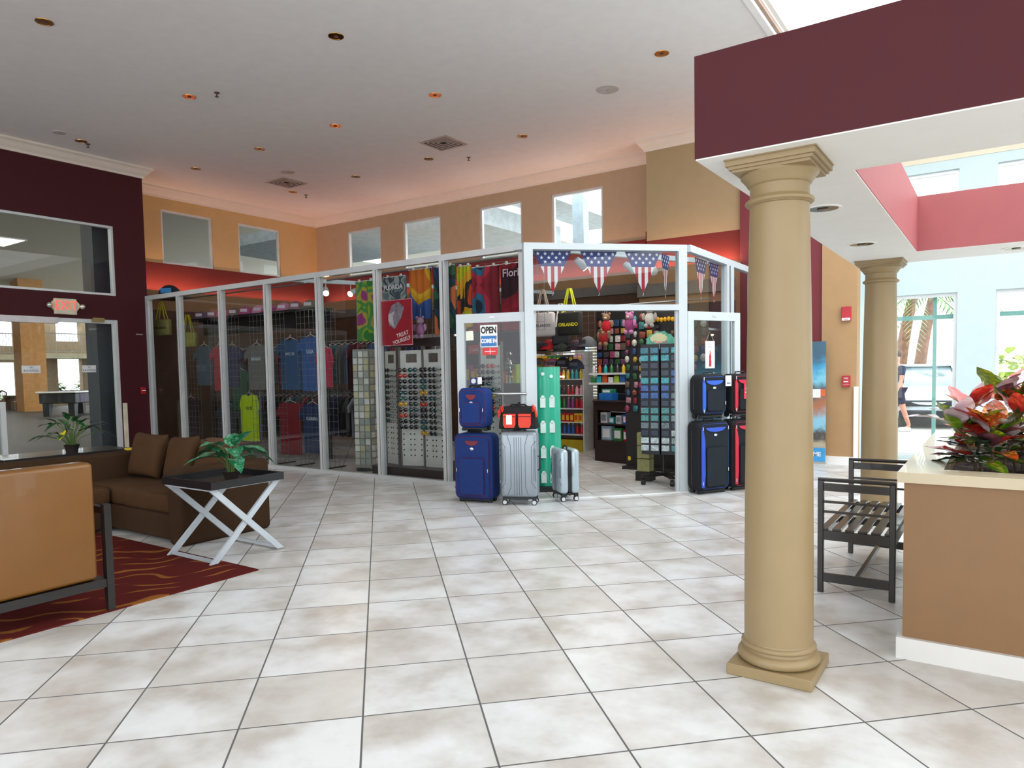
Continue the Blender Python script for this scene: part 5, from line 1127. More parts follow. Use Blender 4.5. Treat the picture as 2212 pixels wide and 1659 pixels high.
# ---- shirts
def shirt_mesh(b, W, H, D=0.03, sleeve=0.12):
    P = [(-W / 2, -H), (W / 2, -H), (W / 2 * 1.0, -0.20), (W / 2 + sleeve, -0.26), (W / 2 + sleeve * 1.15, -0.16), (W / 2 * 0.86, -0.02), (W * 0.16, 0.0), (0.0, -0.045), (-W * 0.16, 0.0), (-W / 2 * 0.86, -0.02), (-W / 2 - sleeve * 1.15, -0.16), (-W / 2 - sleeve, -0.26), (-W / 2, -0.20)]
    n = len(P); vs = []; fs = []
    for y, k in ((-D / 2, 0.0), (D / 2, 0.0)):
        for x, z in P: vs.append((x, y, z))
    L_ = 14; rows = []
    b.prism(P, -D / 2, D / 2, 'y')
def hanger(t, W, mt=None):
    h = B(); h.tube([(-W * .42, 0, -0.03), (0, 0, 0.035), (W * .42, 0, -0.03)], 0.006, 6); h.tube([(0, 0, 0.035), (0, 0, 0.06), (0.012, 0, 0.075), (0.022, 0, 0.065), (0.012, 0, 0.05)], 0.003, 6); h.build('hanger', mt or mat('hanger_white', '#d8d4cf', 0.5), t, 60)
def shirt(loc, rz, col, label, W=0.42, H=0.66, text=None, tcol='#f0f0f0', tsize=0.09, group=None, name='hanging_shirt', tank=False):
    t = thing(name, label, 'shirt', loc, rz, group); b = B(); shirt_mesh(b, W, H, 0.035, 0.02 if tank else 0.10); b.build('shirt', mat('cloth_' + col, col, 0.9, noise=0.1, scale=8), t); hanger(t, W)
    if text: letters('lettering', text, mat('ink_' + tcol, tcol, 0.6), tsize, (0, -0.0185, -0.24), (PI / 2, 0, 0), t, 0.0004, bold=0.002)
    return t
front = [(-6.22, 2.02, '#1d4a78', 'navy-blue shirt with a white number print in the fourth glass pane', 'NYC 10', 0.44, 0.82), (-5.72, 2.04, '#24549a', 'royal blue shirt beside the navy one, white USA print', 'USA', 0.40, 0.86),
         (-7.38, 1.12, '#b8d400', 'neon yellow shirt with black print low in the third glass pane', '10 IS', 0.42, 0.80), (-6.30, 1.00, '#7c0f1e', 'dark red shirt low in the fourth glass pane', None, 0.46, 0.86), (-5.75, 0.98, '#1a2f56', 'navy shirt with pale print low beside the dark red one', 'FLORIDA', 0.40, 0.80),
         (-8.62, 2.00, '#54606c', 'grey-blue shirt high in the second glass pane', None, 0.40, 0.72), (-8.18, 1.98, '#b02a3a', 'coral red shirt in the second glass pane', None, 0.26, 0.80), (-7.78, 1.97, '#2a2a52', 'dark indigo shirt in the second glass pane', None, 0.36, 0.72),
         (-7.10, 1.96, '#6d6a66', 'grey printed shirt high in the third glass pane', 'MIAMI', 0.40, 0.76), (-8.02, 0.95, '#2b2f38', 'charcoal shirt low in the second glass pane', None, 0.42, 0.70), (-9.15, 1.05, '#301818', 'dark maroon shirt low in the first pane', None, 0.40, 0.74), (-7.62, 1.55, '#1f4a34', 'dark green shirt beneath the grey printed one', None, 0.40, 0.7)]
for x, z, c_, lb, tx, W, H in front: shirt((x, 6.50 if z > 1.6 else 6.52, z), 0.05, c_, lb, W, H, tx, '#161616' if c_ == '#b8d400' else '#c9d4dc', 0.085 if tx and len(tx) < 6 else 0.062, 'shirts hanging behind the shop glass', tank=(x == -7.38))
shirt((-5.40, 6.49, 1.86), 0.1, '#c01848', 'hot pink and blue tank top beside the blue shirts', 0.30, 0.62, None, group='shirts hanging behind the shop glass', tank=True)
# round racks full of shirts further inside
pal = ['#2d3440', '#5a2230', '#23406c', '#3a3a3c', '#6b6b66', '#1f4d44', '#7a3040', '#262a55', '#8a8f94', '#a03048', '#4a5a70', '#55402f', '#18181c', '#2f6a78']
palname = {'#2d3440': 'slate', '#5a2230': 'wine', '#23406c': 'blue', '#3a3a3c': 'charcoal', '#6b6b66': 'grey', '#1f4d44': 'dark green', '#7a3040': 'berry', '#262a55': 'indigo', '#8a8f94': 'light grey', '#a03048': 'raspberry', '#4a5a70': 'steel blue', '#55402f': 'brown', '#18181c': 'black', '#2f6a78': 'teal'}
ci = 0; where = {7.55: 'front garment rail', 8.9: 'rear garment rail'}
protoS = {}
for ry in (7.55, 8.9):
    for rz_, nm_ in ((1.95, 'upper'), (1.05, 'lower')):
        x0, x1 = -9.3, -5.2
        b = B(); b.cyl((x0, ry, rz_ + 0.06), (x1, ry, rz_ + 0.06), 0.014, n=8); t = thing('garment_rail', 'chrome %s bar of the %s inside the shop' % (nm_, where[ry]), 'rail', (0, 0, 0), 0, 'garment rails in the shop'); b.build('bar', M_wire, t)
        for x in (x0, x1): B().cyl((x, ry, 0), (x, ry, rz_ + 0.07), 0.016, n=8).build('leg', M_wire, t)
        x = x0 + 0.12
        while x < x1 - 0.1:
            c_ = pal[(ci * 5 + ci // 7) % len(pal)]; ci += 1
            lb = '%s shirt in the packed %s row of the %s' % (palname[c_], nm_, where[ry])
            if c_ not in protoS: protoS[c_] = shirt((x, ry, rz_), PI / 2 + 0.25, c_, lb, 0.46, 0.68, group='shirts packed on the garment rails')
            else: dup(protoS[c_], (x, ry, rz_), PI / 2 + 0.15 + 0.25 * ((ci * 37) % 10) / 10, label=lb)
            x += 0.155
# ---- hats on a black shelf
t = thing('hat_shelf', 'long black wall shelf carrying pink and grey hats high in the shop', 'shelf', (-7.7, 7.0, 2.52)); B().box((-1.9, -0.17, -0.02), (1.75, 0.17, 0.02)).build('board', M_blk, t); B().box((-1.9, 0.12, -0.28), (1.75, 0.15, -0.02)).build('back_board', M_blk, t)
for x in (-1.7, 0, 1.6): B().box((x - 0.02, 0.15, -2.52), (x + 0.02, 0.19, 0.0)).build('upright', M_blk, t)
def cap(loc, rz, col, label, name='baseball_cap', s=1.0, group='hats on the high shelf', face='#d8c8d0'):
    t = thing(name, label, 'hat', loc, rz, group); b = B()
    pr = [(0.10 * math.cos(a), 0.115 * math.sin(a)) for a in [PI / 2 * i / 8 for i in range(9)]]; b.lathe([(r * s, z * s) for r, z in pr], n=20); b.build('crown', mat('cloth_' + col, col, 0.85), t, 60)
    v = B(); P = [(0.095 * math.cos(a), -0.03 - 0.10 * abs(math.sin(a))) for a in [PI + PI * i / 10 for i in range(11)]]; P += [(0.07 * math.cos(a), -0.055) for a in (0, PI)][:1]
    P = [(0.088 * math.cos(a) * s, (-0.04 - 0.115 * math.sin(a)) * s) for a in [PI * i / 12 for i in range(13)]]; v.prism(P, 0.0, 0.012, 'z'); v.build('brim', mat('cloth_' + col, col, 0.85), t)
    pf = B().box((-0.045 * s, -0.098 * s, 0.035 * s), (0.045 * s, -0.088 * s, 0.075 * s)); pf.build('patch', mat('cloth_' + face, face, 0.8), t)
    return t
hc = [('#6a5c74', 'lavender grey'), ('#8c6a80', 'dusty pink'), ('#c0719c', 'pink'), ('#7d6f66', 'taupe'), ('#b55a8c', 'deep pink'), ('#d08ab0', 'light pink'), ('#a24a78', 'magenta'), ('#c47aa0', 'rose'), ('#8f5a6a', 'mauve'), ('#6e6a58', 'olive')]
pos = ['at the left end of the shelf', 'second from the left end', 'third along', 'fourth along', 'in the middle, left one', 'in the middle, right one', 'seventh along', 'eighth along', 'next to last', 'at the right end of the shelf']
for i, (c_, n_) in enumerate(hc): cap((-9.40 + i * 0.345, 6.98 + 0.02 * (i % 2), 2.54), 0.5 + 0.1 * (i % 3), c_, '%s cap on the high black shelf, %s' % (n_, pos[i]), s=1.35)
cap((-9.62, 6.48, 2.93), 0.7, '#14222e', 'black and blue cap poking up above the glass at the burgundy wall', s=2.1, group='caps outside the shelf', face='#2f78b0')
o = B().box((-9.9, 6.2, 2.90), (-9.25, 6.7, 2.93)).build('ledge_board', M_blk); tag(o, 'black board at the top of the glass under the black and blue cap', 'board')
# ---- yellow tote bags
def tote(loc, rz, col, label, text=None, W=0.38, H=0.30, hcol='#c8b400', group='tote bags hanging in the shop', tcol='#1a1a1a', sz=0.06):
    t = thing('tote_bag', label, 'bag', loc, rz, group); b = B(); b.rbox((-W / 2, -0.05, -0.34 - H), (W / 2, 0.05, -0.34), 0.03, 3); b.build('bag', mat('cloth_' + col, col, 0.8, noise=0.15), t, 60)
    for y in (-0.04, 0.04): B().tube([(-W * .28, y, -0.35), (-0.02, y * .4, -0.02), (0.02, y * .4, -0.02), (W * .28, y, -0.35)], 0.011, 6).build('strap', mat('cloth_' + hcol, hcol, 0.8), t, 60)
    if text: letters('lettering', text, mat('ink_' + tcol, tcol, 0.6), sz, (0, -0.0515, -0.34 - H * .55), (PI / 2, 0, 0), t, 0.0004, bold=0.002)
tote((-9.62, 6.30, 2.86), 0.3, '#8a8448', 'yellow-strapped tote hanging in the first pane by the burgundy wall', 'ORLANDO')
tote((-9.30, 6.62, 2.62), 0.5, '#a09a3c', 'second yellow tote behind the first one', None, 0.32, 0.28)
# ---- towels
def towel_mat(name, cols, scale=4, seed=0.0):
    m = bpy.data.materials.new(name); m.use_nodes = True; nt = m.node_tree; b = nt.nodes['Principled BSDF']; N = nt.nodes.new; L = nt.links.new
    tc = N('ShaderNodeTexCoord'); mp = N('ShaderNodeMapping'); mp.inputs['Location'].default_value = (seed, seed * 2, seed * 3); L(tc.outputs['Object'], mp.inputs[0]); nz = N('ShaderNodeTexNoise'); nz.inputs['Scale'].default_value = scale; nz.inputs['Detail'].default_value = 0.5; L(mp.outputs[0], nz.inputs['Vector'])
    cr = N('ShaderNodeValToRGB'); cr.color_ramp.interpolation = 'CONSTANT'; L(nz.outputs['Fac'], cr.inputs[0]); e = cr.color_ramp.elements; n = len(cols)
    e[0].position = 0; e[0].color = (*hexc(cols[0]), 1); e[1].position = 0.32 + 0.36 * (n - 1) / n; e[1].color = (*hexc(cols[-1]), 1)
    for i in range(1, n - 1): x = e.new(0.32 + 0.36 * i / n); x.color = (*hexc(cols[i]), 1)
    L(cr.outputs[0], b.inputs['Base Color']); b.inputs['Roughness'].default_value = 0.9; MATS[name] = m; return m
def towel(x0, x1, y, z0, z1, m, label, rz=0.0, text=None, tcol='#f0e8e8', tsz=0.08, tz=None):
    t = thing('beach_towel', label, 'towel', ((x0 + x1) / 2, y, z1), rz, 'beach towels hanging at the top of the glass'); w_ = (x1 - x0) / 2; h = z1 - z0; n = 16; b = B(); vs = []; fs = []
    for s in (-1, 1):
        for i in range(n + 1):
            x = -w_ + 2 * w_ * i / n; yy = 0.018 * math.sin(i * 1.4 + x0 * 5) + s * 0.006
            for z in (0, -h * .5, -h): vs.append((x, yy, z))
    K = 3 * (n + 1)
    for i in range(n):
        for j in range(2): a = i * 3 + j; fs.append((a, a + 1, a + 4, a + 3)); fs.append((K + a, K + a + 3, K + a + 4, K + a + 1))
    for i in range(n): fs.append((i * 3, (i + 1) * 3, K + (i + 1) * 3, K + i * 3)); fs.append((i * 3 + 2, K + i * 3 + 2, K + (i + 1) * 3 + 2, (i + 1) * 3 + 2))
    b.add(vs, fs); b.build('towel', m, t, 60)
    B().tube([(-w_, 0, 0.004), (w_, 0, 0.004)], 0.008, 6).build('hanger_bar', mat('hanger_white', '#d8d4cf', 0.5), t, 60)
    for x in (-w_ * .6, w_ * .6): B().rbox((x - 0.015, -0.012, -0.01), (x + 0.015, 0.012, 0.035), 0.003, 1).build('clip', mat('hanger_white', '#d8d4cf', 0.5), t)
    if text: letters('lettering', text, mat('ink_' + tcol, tcol, 0.6), tsz, (0, -0.028, tz if tz is not None else -h * .3), (PI / 2, 0, 0), t, 0.0004, bold=0.002)
towel(-4.62, -4.22, 6.45, 1.92, 2.79, towel_mat('towel_green', ['#2f7a3a', '#8aa82c', '#4a8a4a', '#b0a040', '#9a3a7a'], 3.5, 1), 'green and yellow beach towel at the left, beside the mullion')
towel(-4.05, -3.62, 6.45, 2.30, 2.80, towel_mat('towel_grey', ['#4a5a66', '#7a868c', '#3c4852', '#9aa09c', '#6a7a80'], 6, 2), 'grey-blue printed beach towel above the red poster', text='FLORIDA', tsz=0.09)
towel(-3.56, -3.14, 6.45, 2.18, 2.86, towel_mat('towel_sun', ['#3a62a8', '#3a62a8', '#d09a1c', '#d8a824', '#c86a20'], 2.2, 3.3), 'blue and golden yellow beach towel right of the grey one')
towel(-3.10, -2.74, 6.45, 1.95, 2.86, towel_mat('towel_dark', ['#c86a3a', '#1c3a3a', '#223a5c', '#14302c', '#2a5a3c'], 3, 4.6), 'dark green and orange beach towel beside the mullion')
towel(-2.74, -2.52, 6.52, 1.98, 2.84, towel_mat('towel_yel', ['#c8b01c', '#b8c020', '#d8a020', '#2a2a2a', '#d04a1c'], 3, 5.1), 'narrow yellow and orange towel at the left of the last pane')
towel(-2.50, -2.06, 6.52, 1.96, 2.80, towel_mat('towel_flag', ['#7a1626', '#8a1c2a', '#b02a40', '#2a6a8a', '#1a2438'], 2.0, 6.2), 'dark red towel with a blue diagonal above the left door')
towel(-2.04, -1.56, 6.52, 1.96, 2.80, towel_mat('towel_red', ['#8a1428', '#9c1830', '#8a1428', '#7c1024', '#2a1018'], 2.5, 7.7), 'crimson beach towel with pale lettering above the left door', text='Florida', tcol='#d8b8c0', tsz=0.14, tz=-0.12)
# ---- posters on the glass
t = thing('window_poster', 'red TREAT YOURSELF poster taped inside the glass', 'poster', (-3.42, 6.022, 1.81)); B().box((-0.30, 0, 0), (0.30, 0.004, 0.61)).build('sheet', mat('poster_red', '#a81c2c', 0.4, noise=0.12, scale=4), t)
for z_ in (0,): b = B(); b.box((-0.30, -0.0015, 0), (-0.29, 0, 0.61)); b.box((0.29, -0.0015, 0), (0.30, 0, 0.61)); b.box((-0.29, -0.0015, 0), (0.29, 0, 0.01)); b.box((-0.29, -0.0015, 0.60), (0.29, 0, 0.61)); b.build('border', mat('poster_pink', '#d88a96', 0.5), t)
b = B(); b.add([(x, -0.002, z) for x, z in ((-0.12, 0.28), (-0.02, 0.22), (0.10, 0.36), (0.16, 0.50), (0.06, 0.58), (-0.06, 0.54), (-0.13, 0.42))], [tuple(range(7))]); b.build('bouquet_print', mat('poster_grey_print', '#8f8088', 0.6, noise=0.35, scale=14), t)
B().add([(-0.13, -0.0025, 0.42), (-0.13, -0.0025, 0.33), (-0.03, -0.0025, 0.24), (-0.05, -0.0025, 0.40), (0.0, -0.0025, 0.46)], [(0, 1, 2, 3, 4)]).build('pale_print', mat('poster_pale_print', '#c9bcc4', 0.6), t)
letters('lettering', 'TREAT', mat('poster_letter', '#f2d8d8', 0.5), 0.075, (0.12, -0.003, 0.145), (PI / 2, -0.22, 0), t, 0.0004, bold=0.0015); letters('lettering', 'YOURSELF', mat('poster_letter', '#f2d8d8', 0.5), 0.07, (0.10, -0.003, 0.065), (PI / 2, -0.22, 0), t, 0.0004, bold=0.0015)
# ---- card column
t = thing('card_rack', 'tall pale rack of small souvenir cards inside the fifth glass pane', 'card rack', (-4.52, 6.50, 0), 0.3)
B().box((-0.13, -0.13, 0.04), (0.13, 0.13, 1.80)).build('core', mat('rack_grey', '#8c8a82', 0.6), t); B().cyl((0, 0, 0), (0, 0, 0.05), 0.17, n=20).build('base', M_blk, t)
q = random.Random(3); pc = [mat('card_' + c_, c_, 0.5) for c_ in ('#cfcdc4', '#b8b6a8', '#a8a49a', '#d8d6ce', '#98a09a', '#c0b890')]
n_c = 0
for j in range(17):
    for i in range(3):
        z = 0.10 + j * 0.099; x = -0.088 + i * 0.088; b = B().box((x - 0.036, -0.142, z), (x + 0.036, -0.132, z + 0.082)); o = b.build('card', pc[q.randrange(6)], t); n_c += 1
for j in range(17):
    for i in range(2): z = 0.10 + j * 0.099; y = -0.06 + i * 0.11; B().box((0.132, y - 0.045, z), (0.142, y + 0.045, z + 0.082)).build('card', pc[q.randrange(6)], t)
# ---- sunglasses towers
M_lens = [mat('lens_' + c_, c_, 0.1, 0.2, coat=0.6) for c_ in ('#1a1c20', '#22302c', '#2b2620', '#1c4a52', '#3a2018', '#c79018', '#14161c', '#2c5a50', '#b03018')]
def shades():
    t = thing('sunglasses', 'dark wraparound sunglasses on a white display panel behind the glass', 'sunglasses', (0, 0, -50), 0, 'sunglasses on the white display panels'); return t
gcount = 0; prot = {}
def sunglasses(loc, rz, k, label):
    global gcount
    if k in prot: gcount += 1; return dup(prot[k], loc, rz, label=label)
    t = thing('sunglasses', label, 'sunglasses', loc, rz, 'sunglasses on the white display panels')
    b = B()
    for s in (-1, 1): b.M = Matrix.Translation((s * 0.036, 0, 0)) @ Matrix.Rotation(PI / 2, 4, 'X'); b.lathe([(0.001, 0.004), (0.028, 0.003), (0.032, 0)], n=14); 
    b.M = Matrix.Identity(4); b.build('lenses', M_lens[k], t, 60)
    f = B()
    for s in (-1, 1):
        f.tube([(s * 0.036 + 0.033 * math.cos(a), 0, 0.026 * math.sin(a)) for a in [2 * PI * i / 12 for i in range(12)]], 0.0035, 5, True); f.tube([(s * 0.068, 0, 0.006), (s * 0.072, 0.03, 0.006), (s * 0.07, 0.10, -0.01)], 0.003, 5)
    f.tube([(-0.006, 0, 0.008), (0.006, 0, 0.008)], 0.004, 5); f.build('frame', M_lens[(k * 3) % 9] if k not in (5, 8) else M_lens[k], t, 60); prot[k] = t; return t
M_pan2 = mat('display_white_panel', '#d6d3cd', 0.5)
def tower(x, y, rz, z0, H, label, nsh, posname):
    t = thing('sunglasses_display', label, 'display', (x, y, z0), rz, 'white sunglasses display panels'); W = 0.33
    B().box((-W / 2, 0, 0), (W / 2, 0.02, H)).build('panel', M_pan2, t); b = B(); b.box((-W / 2 - .02, -0.012, 0), (-W / 2, 0.03, H + .05)); b.box((W / 2, -0.012, 0), (W / 2 + .02, 0.03, H + .05)); b.build('upright', mat('grey_upright', '#6b6460', 0.5), t)
    B().box((-0.07, -0.004, H - 0.17), (0.09, -0.001, H - 0.05)).build('picture', mat('small_picture', '#5a4c46', 0.5, noise=0.5, scale=40), t)
    hb = B()
    for r in range(17):
        z = H - 0.27 - r * 0.074
        if z < 0.08: break
        for xx in (-0.135, -0.03, 0.03, 0.135): hb.cyl((xx, -0.003, z), (xx, -0.0005, z), 0.011, n=8)
    o = hb.build('nose_holes', M_blk, t); o['kind'] = 'stuff'
    for r in range(nsh):
        for c_ in (0, 1):
            z = z0 + H - 0.27 - r * 0.078; lx_ = -0.078 + 0.156 * c_; k = [0, 6, 3, 1, 7, 0, 5, 2, 4, 6, 8, 1, 0, 3][(r * 2 + c_ * 5 + int(x * 10)) % 14]
            p_ = Vector((x, y, 0)) + Vector((math.cos(rz) * lx_ + math.sin(rz) * 0.115, math.sin(rz) * lx_ - math.cos(rz) * 0.115, z))
            sunglasses(p_, rz, k, 'sunglasses on the %s, row %s from the top' % (posname, ['one', 'two', 'three', 'four', 'five', 'six', 'seven', 'eight', 'nine', 'ten', 'eleven', 'twelve'][r]) + (', left column' if c_ == 0 else ', right column'))
PB = thing('display_plinth', 'chocolate brown plinth under the sunglasses displays', 'plinth', (-3.30, 6.62, 0)); B().box((-0.72, -0.52, 0), (0.72, 0.42, 0.15)).build('plinth', M_choc, PB); B().box((-0.66, -0.16, 1.80), (0.60, -0.12, 1.92)).build('header', mat('header_dark', '#3a3330', 0.5), PB)
B().box((-0.03, -0.12, 0.15), (0.03, -0.06, 1.92)).build('post', M_choc, PB)
tower(-3.86, 6.36, -0.30, 0.151, 1.60, 'left angled white panel of sunglasses by the red poster', 10, 'left angled panel'); tower(-3.45, 6.33, 0.28, 0.151, 1.60, 'middle white panel of sunglasses', 11, 'middle panel'); tower(-3.06, 6.34, 0.0, 0.151, 1.60, 'right white panel of sunglasses next to the mullion', 12, 'right panel'); tower(-2.30, 6.62, 0.0, 0.0, 1.78, 'separate sunglasses panel behind the blue suitcases', 9, 'separate panel')
# ---- track light
trk = B().box((-1.1, -0.02, 0), (1.1, 0.02, 0.05)); 
def track(p, q_, label):
    p, q_ = Vector(p), Vector(q_); L = (q_ - p).length; o = bpy.data.objects.new('lighting_track', None); COL.objects.link(o); o.location = p; o.rotation_euler = (0, 0, math.atan2(q_.y - p.y, q_.x - p.x)); tag(o, label, 'lighting track', 'white lighting tracks over the shop')
    B().box((0, -0.03, 0), (L, 0.03, 0.06)).build('rail', M_wframe, o); 
    for x in (0.3, L - 0.3): B().box((x - 0.02, -0.036, -0.008), (x + 0.02, 0.036, 0.012)).build('joiner', M_wframe, o)
track((-5.70, 6.03, 2.855), (-3.64, 10.5, 2.855), 'white lighting track running from the glass top past the green towel'); track((-1.02, 5.80, 2.775), (0.235, 8.32, 2.775), 'white lighting track seen through the flag transom')
M_hot = mat('hot_lamp_face', '#ffd9b0', 0.4, emit=14, noise=0)
def spot(loc, rz, tilt, lit, label, power=60):
    t = thing('track_spotlight', label, 'spotlight', loc, rz, 'track spotlights'); o = B().lathe([(0.001, 0.14), (0.035, 0.13), (0.045, 0.06), (0.045, 0.0), (0.05, -0.02)], n=18).build('lamp_head', M_wframe, t, 40); o.rotation_euler = (tilt, 0, 0); o.location = (0, 0, -0.14)
    f = B().cyl((0, 0, -0.027), (0, 0, -0.0205), 0.044, n=18).build('lamp_face', M_hot if lit else M_glassy, o)
    B().cyl((0, 0, -0.09), (0, 0, 0), 0.008, n=8).build('stem', M_wframe, t, 40)
    if lit:
        d = bpy.data.lights.new('track_lamp', 'SPOT'); d.energy = power; d.color = (1, 0.78, 0.55); d.spot_size = 1.6; d.shadow_soft_size = 0.04; l_ = bpy.data.objects.new('track_lamp', d); COL.objects.link(l_); l_.parent = t; l_.location = Vector((0, 0, -0.14)) + Euler((tilt, 0, 0)).to_matrix() @ Vector((0, 0, -0.03)); l_.rotation_euler = (tilt, 0, 0)
M_glassy = mat('unlit_lamp_face', '#c9c4bd', 0.2)
spot((-5.44, 6.60, 2.855), 0.9, -0.95, True, 'glowing spotlight on the track, half hidden by the mullion', 14); spot((-5.27, 6.96, 2.855), 0.1, -1.05, True, 'glowing track spotlight next to the green towel', 14); spot((-4.43, 8.78, 2.855), 0.3, -0.8, True, 'spotlight farther along the track behind the towels', 14)
spot((-0.74, 6.36, 2.775), 2.6, -0.9, True, 'lit spotlight behind the first flag pennant', 14); spot((-0.61, 6.63, 2.775), 0.6, -1.2, False, 'unlit spotlight left of the middle pennant'); spot((-0.42, 7.01, 2.775), -1.2, 0.9, False, 'unlit spotlight right of the middle pennant'); spot((-0.28, 7.29, 2.775), 0.5, -1.1, False, 'unlit spotlight beside the third pennant')
area('shop_lamp', (-1.4, 8.0, 2.80), (0, 0, 0), 1.8, 1.8, SHOP, (1, 0.92, 0.82)); area('shop_lamp', (-5.5, 8.2, 2.85), (0, 0, 0), 4, 0.3, SHOP * 0.15, (1, 0.85, 0.7))
# ================================================================ seen through the doorway
# green curved display board
t = thing('green_display', 'tall glossy green display board with white hang tags just inside the doorway', 'display', (-1.20, 6.24, 0), 0.64)
M_grn = mat('emerald_card', '#1fae8c', 0.3, noise=0.06, coat=0.3)
pts = [(-0.16 + 0.32 * i / 10, 0.05 * (1 - ((i - 5) / 5) ** 2) * -1) for i in range(11)]
B().prism([(x, y) for x, y in pts] + [(x, y + 0.012) for x, y in reversed(pts)], 0.06, 1.48, 'z').build('board', M_grn, t, 40)
B().box((-0.15, -0.12, 0), (0.15, 0.12, 0.06)).build('base', M_blk, t)
b = B(); 
for k in range(7): a = -0.14 + 0.045 * k; leaf_mesh(b, (a, 0.0, 1.475), (0.6 if k % 2 else -0.6, -0.4, 0.25), (0, 0, 1), 0.09, 0.035, 0.2, 0.2, 4, 2)
b.build('yellow_trim', mat('yellow_ribbon', '#c9c420', 0.5), t)
for r in range(4):
    for c_ in range(2):
        x = -0.055 + 0.11 * c_; z = 1.12 - 0.30 * r; y = -0.062 + (0.008 if c_ else 0.0)
        b = B(); b.box((x - 0.032, y - 0.002, z - 0.12), (x + 0.032, y, z)); b.cyl((x, y - 0.002, z + 0.006), (x, y, z + 0.006), 0.022, n=14); b.build('hang_card', mat('mint_white_card', '#dff0ea', 0.5), t)
for c_ in range(2): B().cyl((-0.05 + 0.1 * c_, -0.058, 1.40 - 0.03 * c_), (-0.05 + 0.1 * c_, -0.054, 1.40 - 0.03 * c_), 0.020, n=16).build('round_print', mat('mint_white_card', '#dff0ea', 0.5), t)
# generic goods
def tag2(o, label, cat, group): tag(o, label, cat, group); return o
def bottle(loc, col, label, H=0.20, r=0.028, capc='#e8e8e8', group='bottles on the white shelves', name='bottle'):
    t = thing(name, label, 'bottle', loc, 0, group); B().lathe([(r * .9, 0), (r, 0.01), (r, H * .62), (r * .45, H * .80), (r * .4, H * .9)], n=12).build('bottle_body', mat('plastic_' + col, col, 0.3, coat=0.3), t, 50); B().cyl((0, 0, H * .9), (0, 0, H), r * .5, n=10).build('cap', mat('plastic_' + capc, capc, 0.4), t, 40); return t
def carton(loc, sz, col, label, group, rz=0.0, name='carton', cat='box', face=None):
    t = thing(name, label, cat, loc, rz, group); B().rbox((-sz[0] / 2, -sz[1] / 2, 0), (sz[0] / 2, sz[1] / 2, sz[2]), 0.003, 1).build('carton', mat('carton_' + col, col, 0.5, noise=0.15, scale=20), t)
    if face: B().box((-sz[0] * .36, -sz[1] / 2 - 0.0015, sz[2] * .2), (sz[0] * .36, -sz[1] / 2, sz[2] * .8)).build('front_print', mat('print_' + face, face, 0.5), t)
    return t
CN = {'#c8501c': 'orange', '#b01c28': 'red', '#2c7a3a': 'green', '#2058a0': 'blue', '#d8b020': 'yellow', '#d8d8d8': 'white', '#8a3a78': 'purple', '#2aa0a8': 'turquoise', '#e0a0b0': 'pink', '#3a3a3e': 'black', '#9ab83a': 'lime', '#a8623a': 'brown'}
ck = list(CN); q = random.Random(21)
# white gondola shelf at the back, left in the doorway
t = thing('gondola_shelf', 'white gondola shelf full of bottles at the back left of the doorway', 'shelf', (-3.22, 10.12, 0)); hs = [0.30, 0.52, 0.76, 1.00, 1.28, 1.50]
B().box((-0.52, 0.16, 0.10), (0.46, 0.19, 1.72)).build('back_panel', mat('gondola_back', '#a49c98', 0.6), t)
for i, z in enumerate(hs): B().box((-0.52, -0.16, z - 0.02), (0.46, 0.16, z)).build('shelf_board', M_shelf, t)
for x in (-0.54, 0.46): B().box((x, -0.16, 0), (x + 0.02, 0.19, 1.74)).build('side_panel', M_shelf, t)
B().box((-0.52, -0.19, 0), (0.46, 0.16, 0.20)).build('base_board', mat('yellow_base', '#a89414', 0.5), t, label='yellow lower board')
B().box((-0.52, -0.175, 1.31), (0.1, -0.165, 1.335)).build('shelf_lamp', mat('shelf_lamp', '#ffffff', 0.5, emit=3.0, noise=0), t)
sn = ['lowest', 'second', 'third', 'fourth', 'fifth', 'top']
pn = ['far left', 'left', 'second left', 'third left', 'mid-left', 'middle', 'mid-right', 'third right', 'second right', 'right', 'far right']
rowcols = [['#3a3a3e', '#8a3a78', '#2058a0', '#b01c28'], ['#b01c28', '#c8501c', '#b01c28', '#d8b020'], ['#c8501c', '#2c7a3a', '#2c7a3a', '#8a3a78', '#b01c28'], ['#9ab83a', '#d8d8d8', '#3a3a3e', '#b01c28', '#e0a0b0'], ['#2058a0', '#d8d8d8', '#b01c28', '#d8b020', '#2aa0a8', '#d8b020'], ['#d8b020', '#2c7a3a', '#3a3a3e', '#e0a0b0']]
for r, z in enumerate(hs):
    for i in range(11):
        x = -3.22 - 0.47 + i * 0.087; c_ = rowcols[r][(i * len(rowcols[r])) // 11]
        lb = '%s item on the %s board of the white gondola shelf, %s' % (CN[c_], sn[r], pn[i])
        if r in (1, 5): carton((x, 10.02, z), (0.075, 0.10, 0.15 if r == 1 else 0.20), c_, lb, 'goods on the white gondola shelf', face='#d8b020' if c_ != '#d8b020' else '#c8501c')
        else: bottle((x, 10.02, z), c_, lb, 0.19 if r != 3 else 0.17, 0.030, capc='#e8e8e8' if i % 3 else '#c8501c', group='goods on the white gondola shelf')
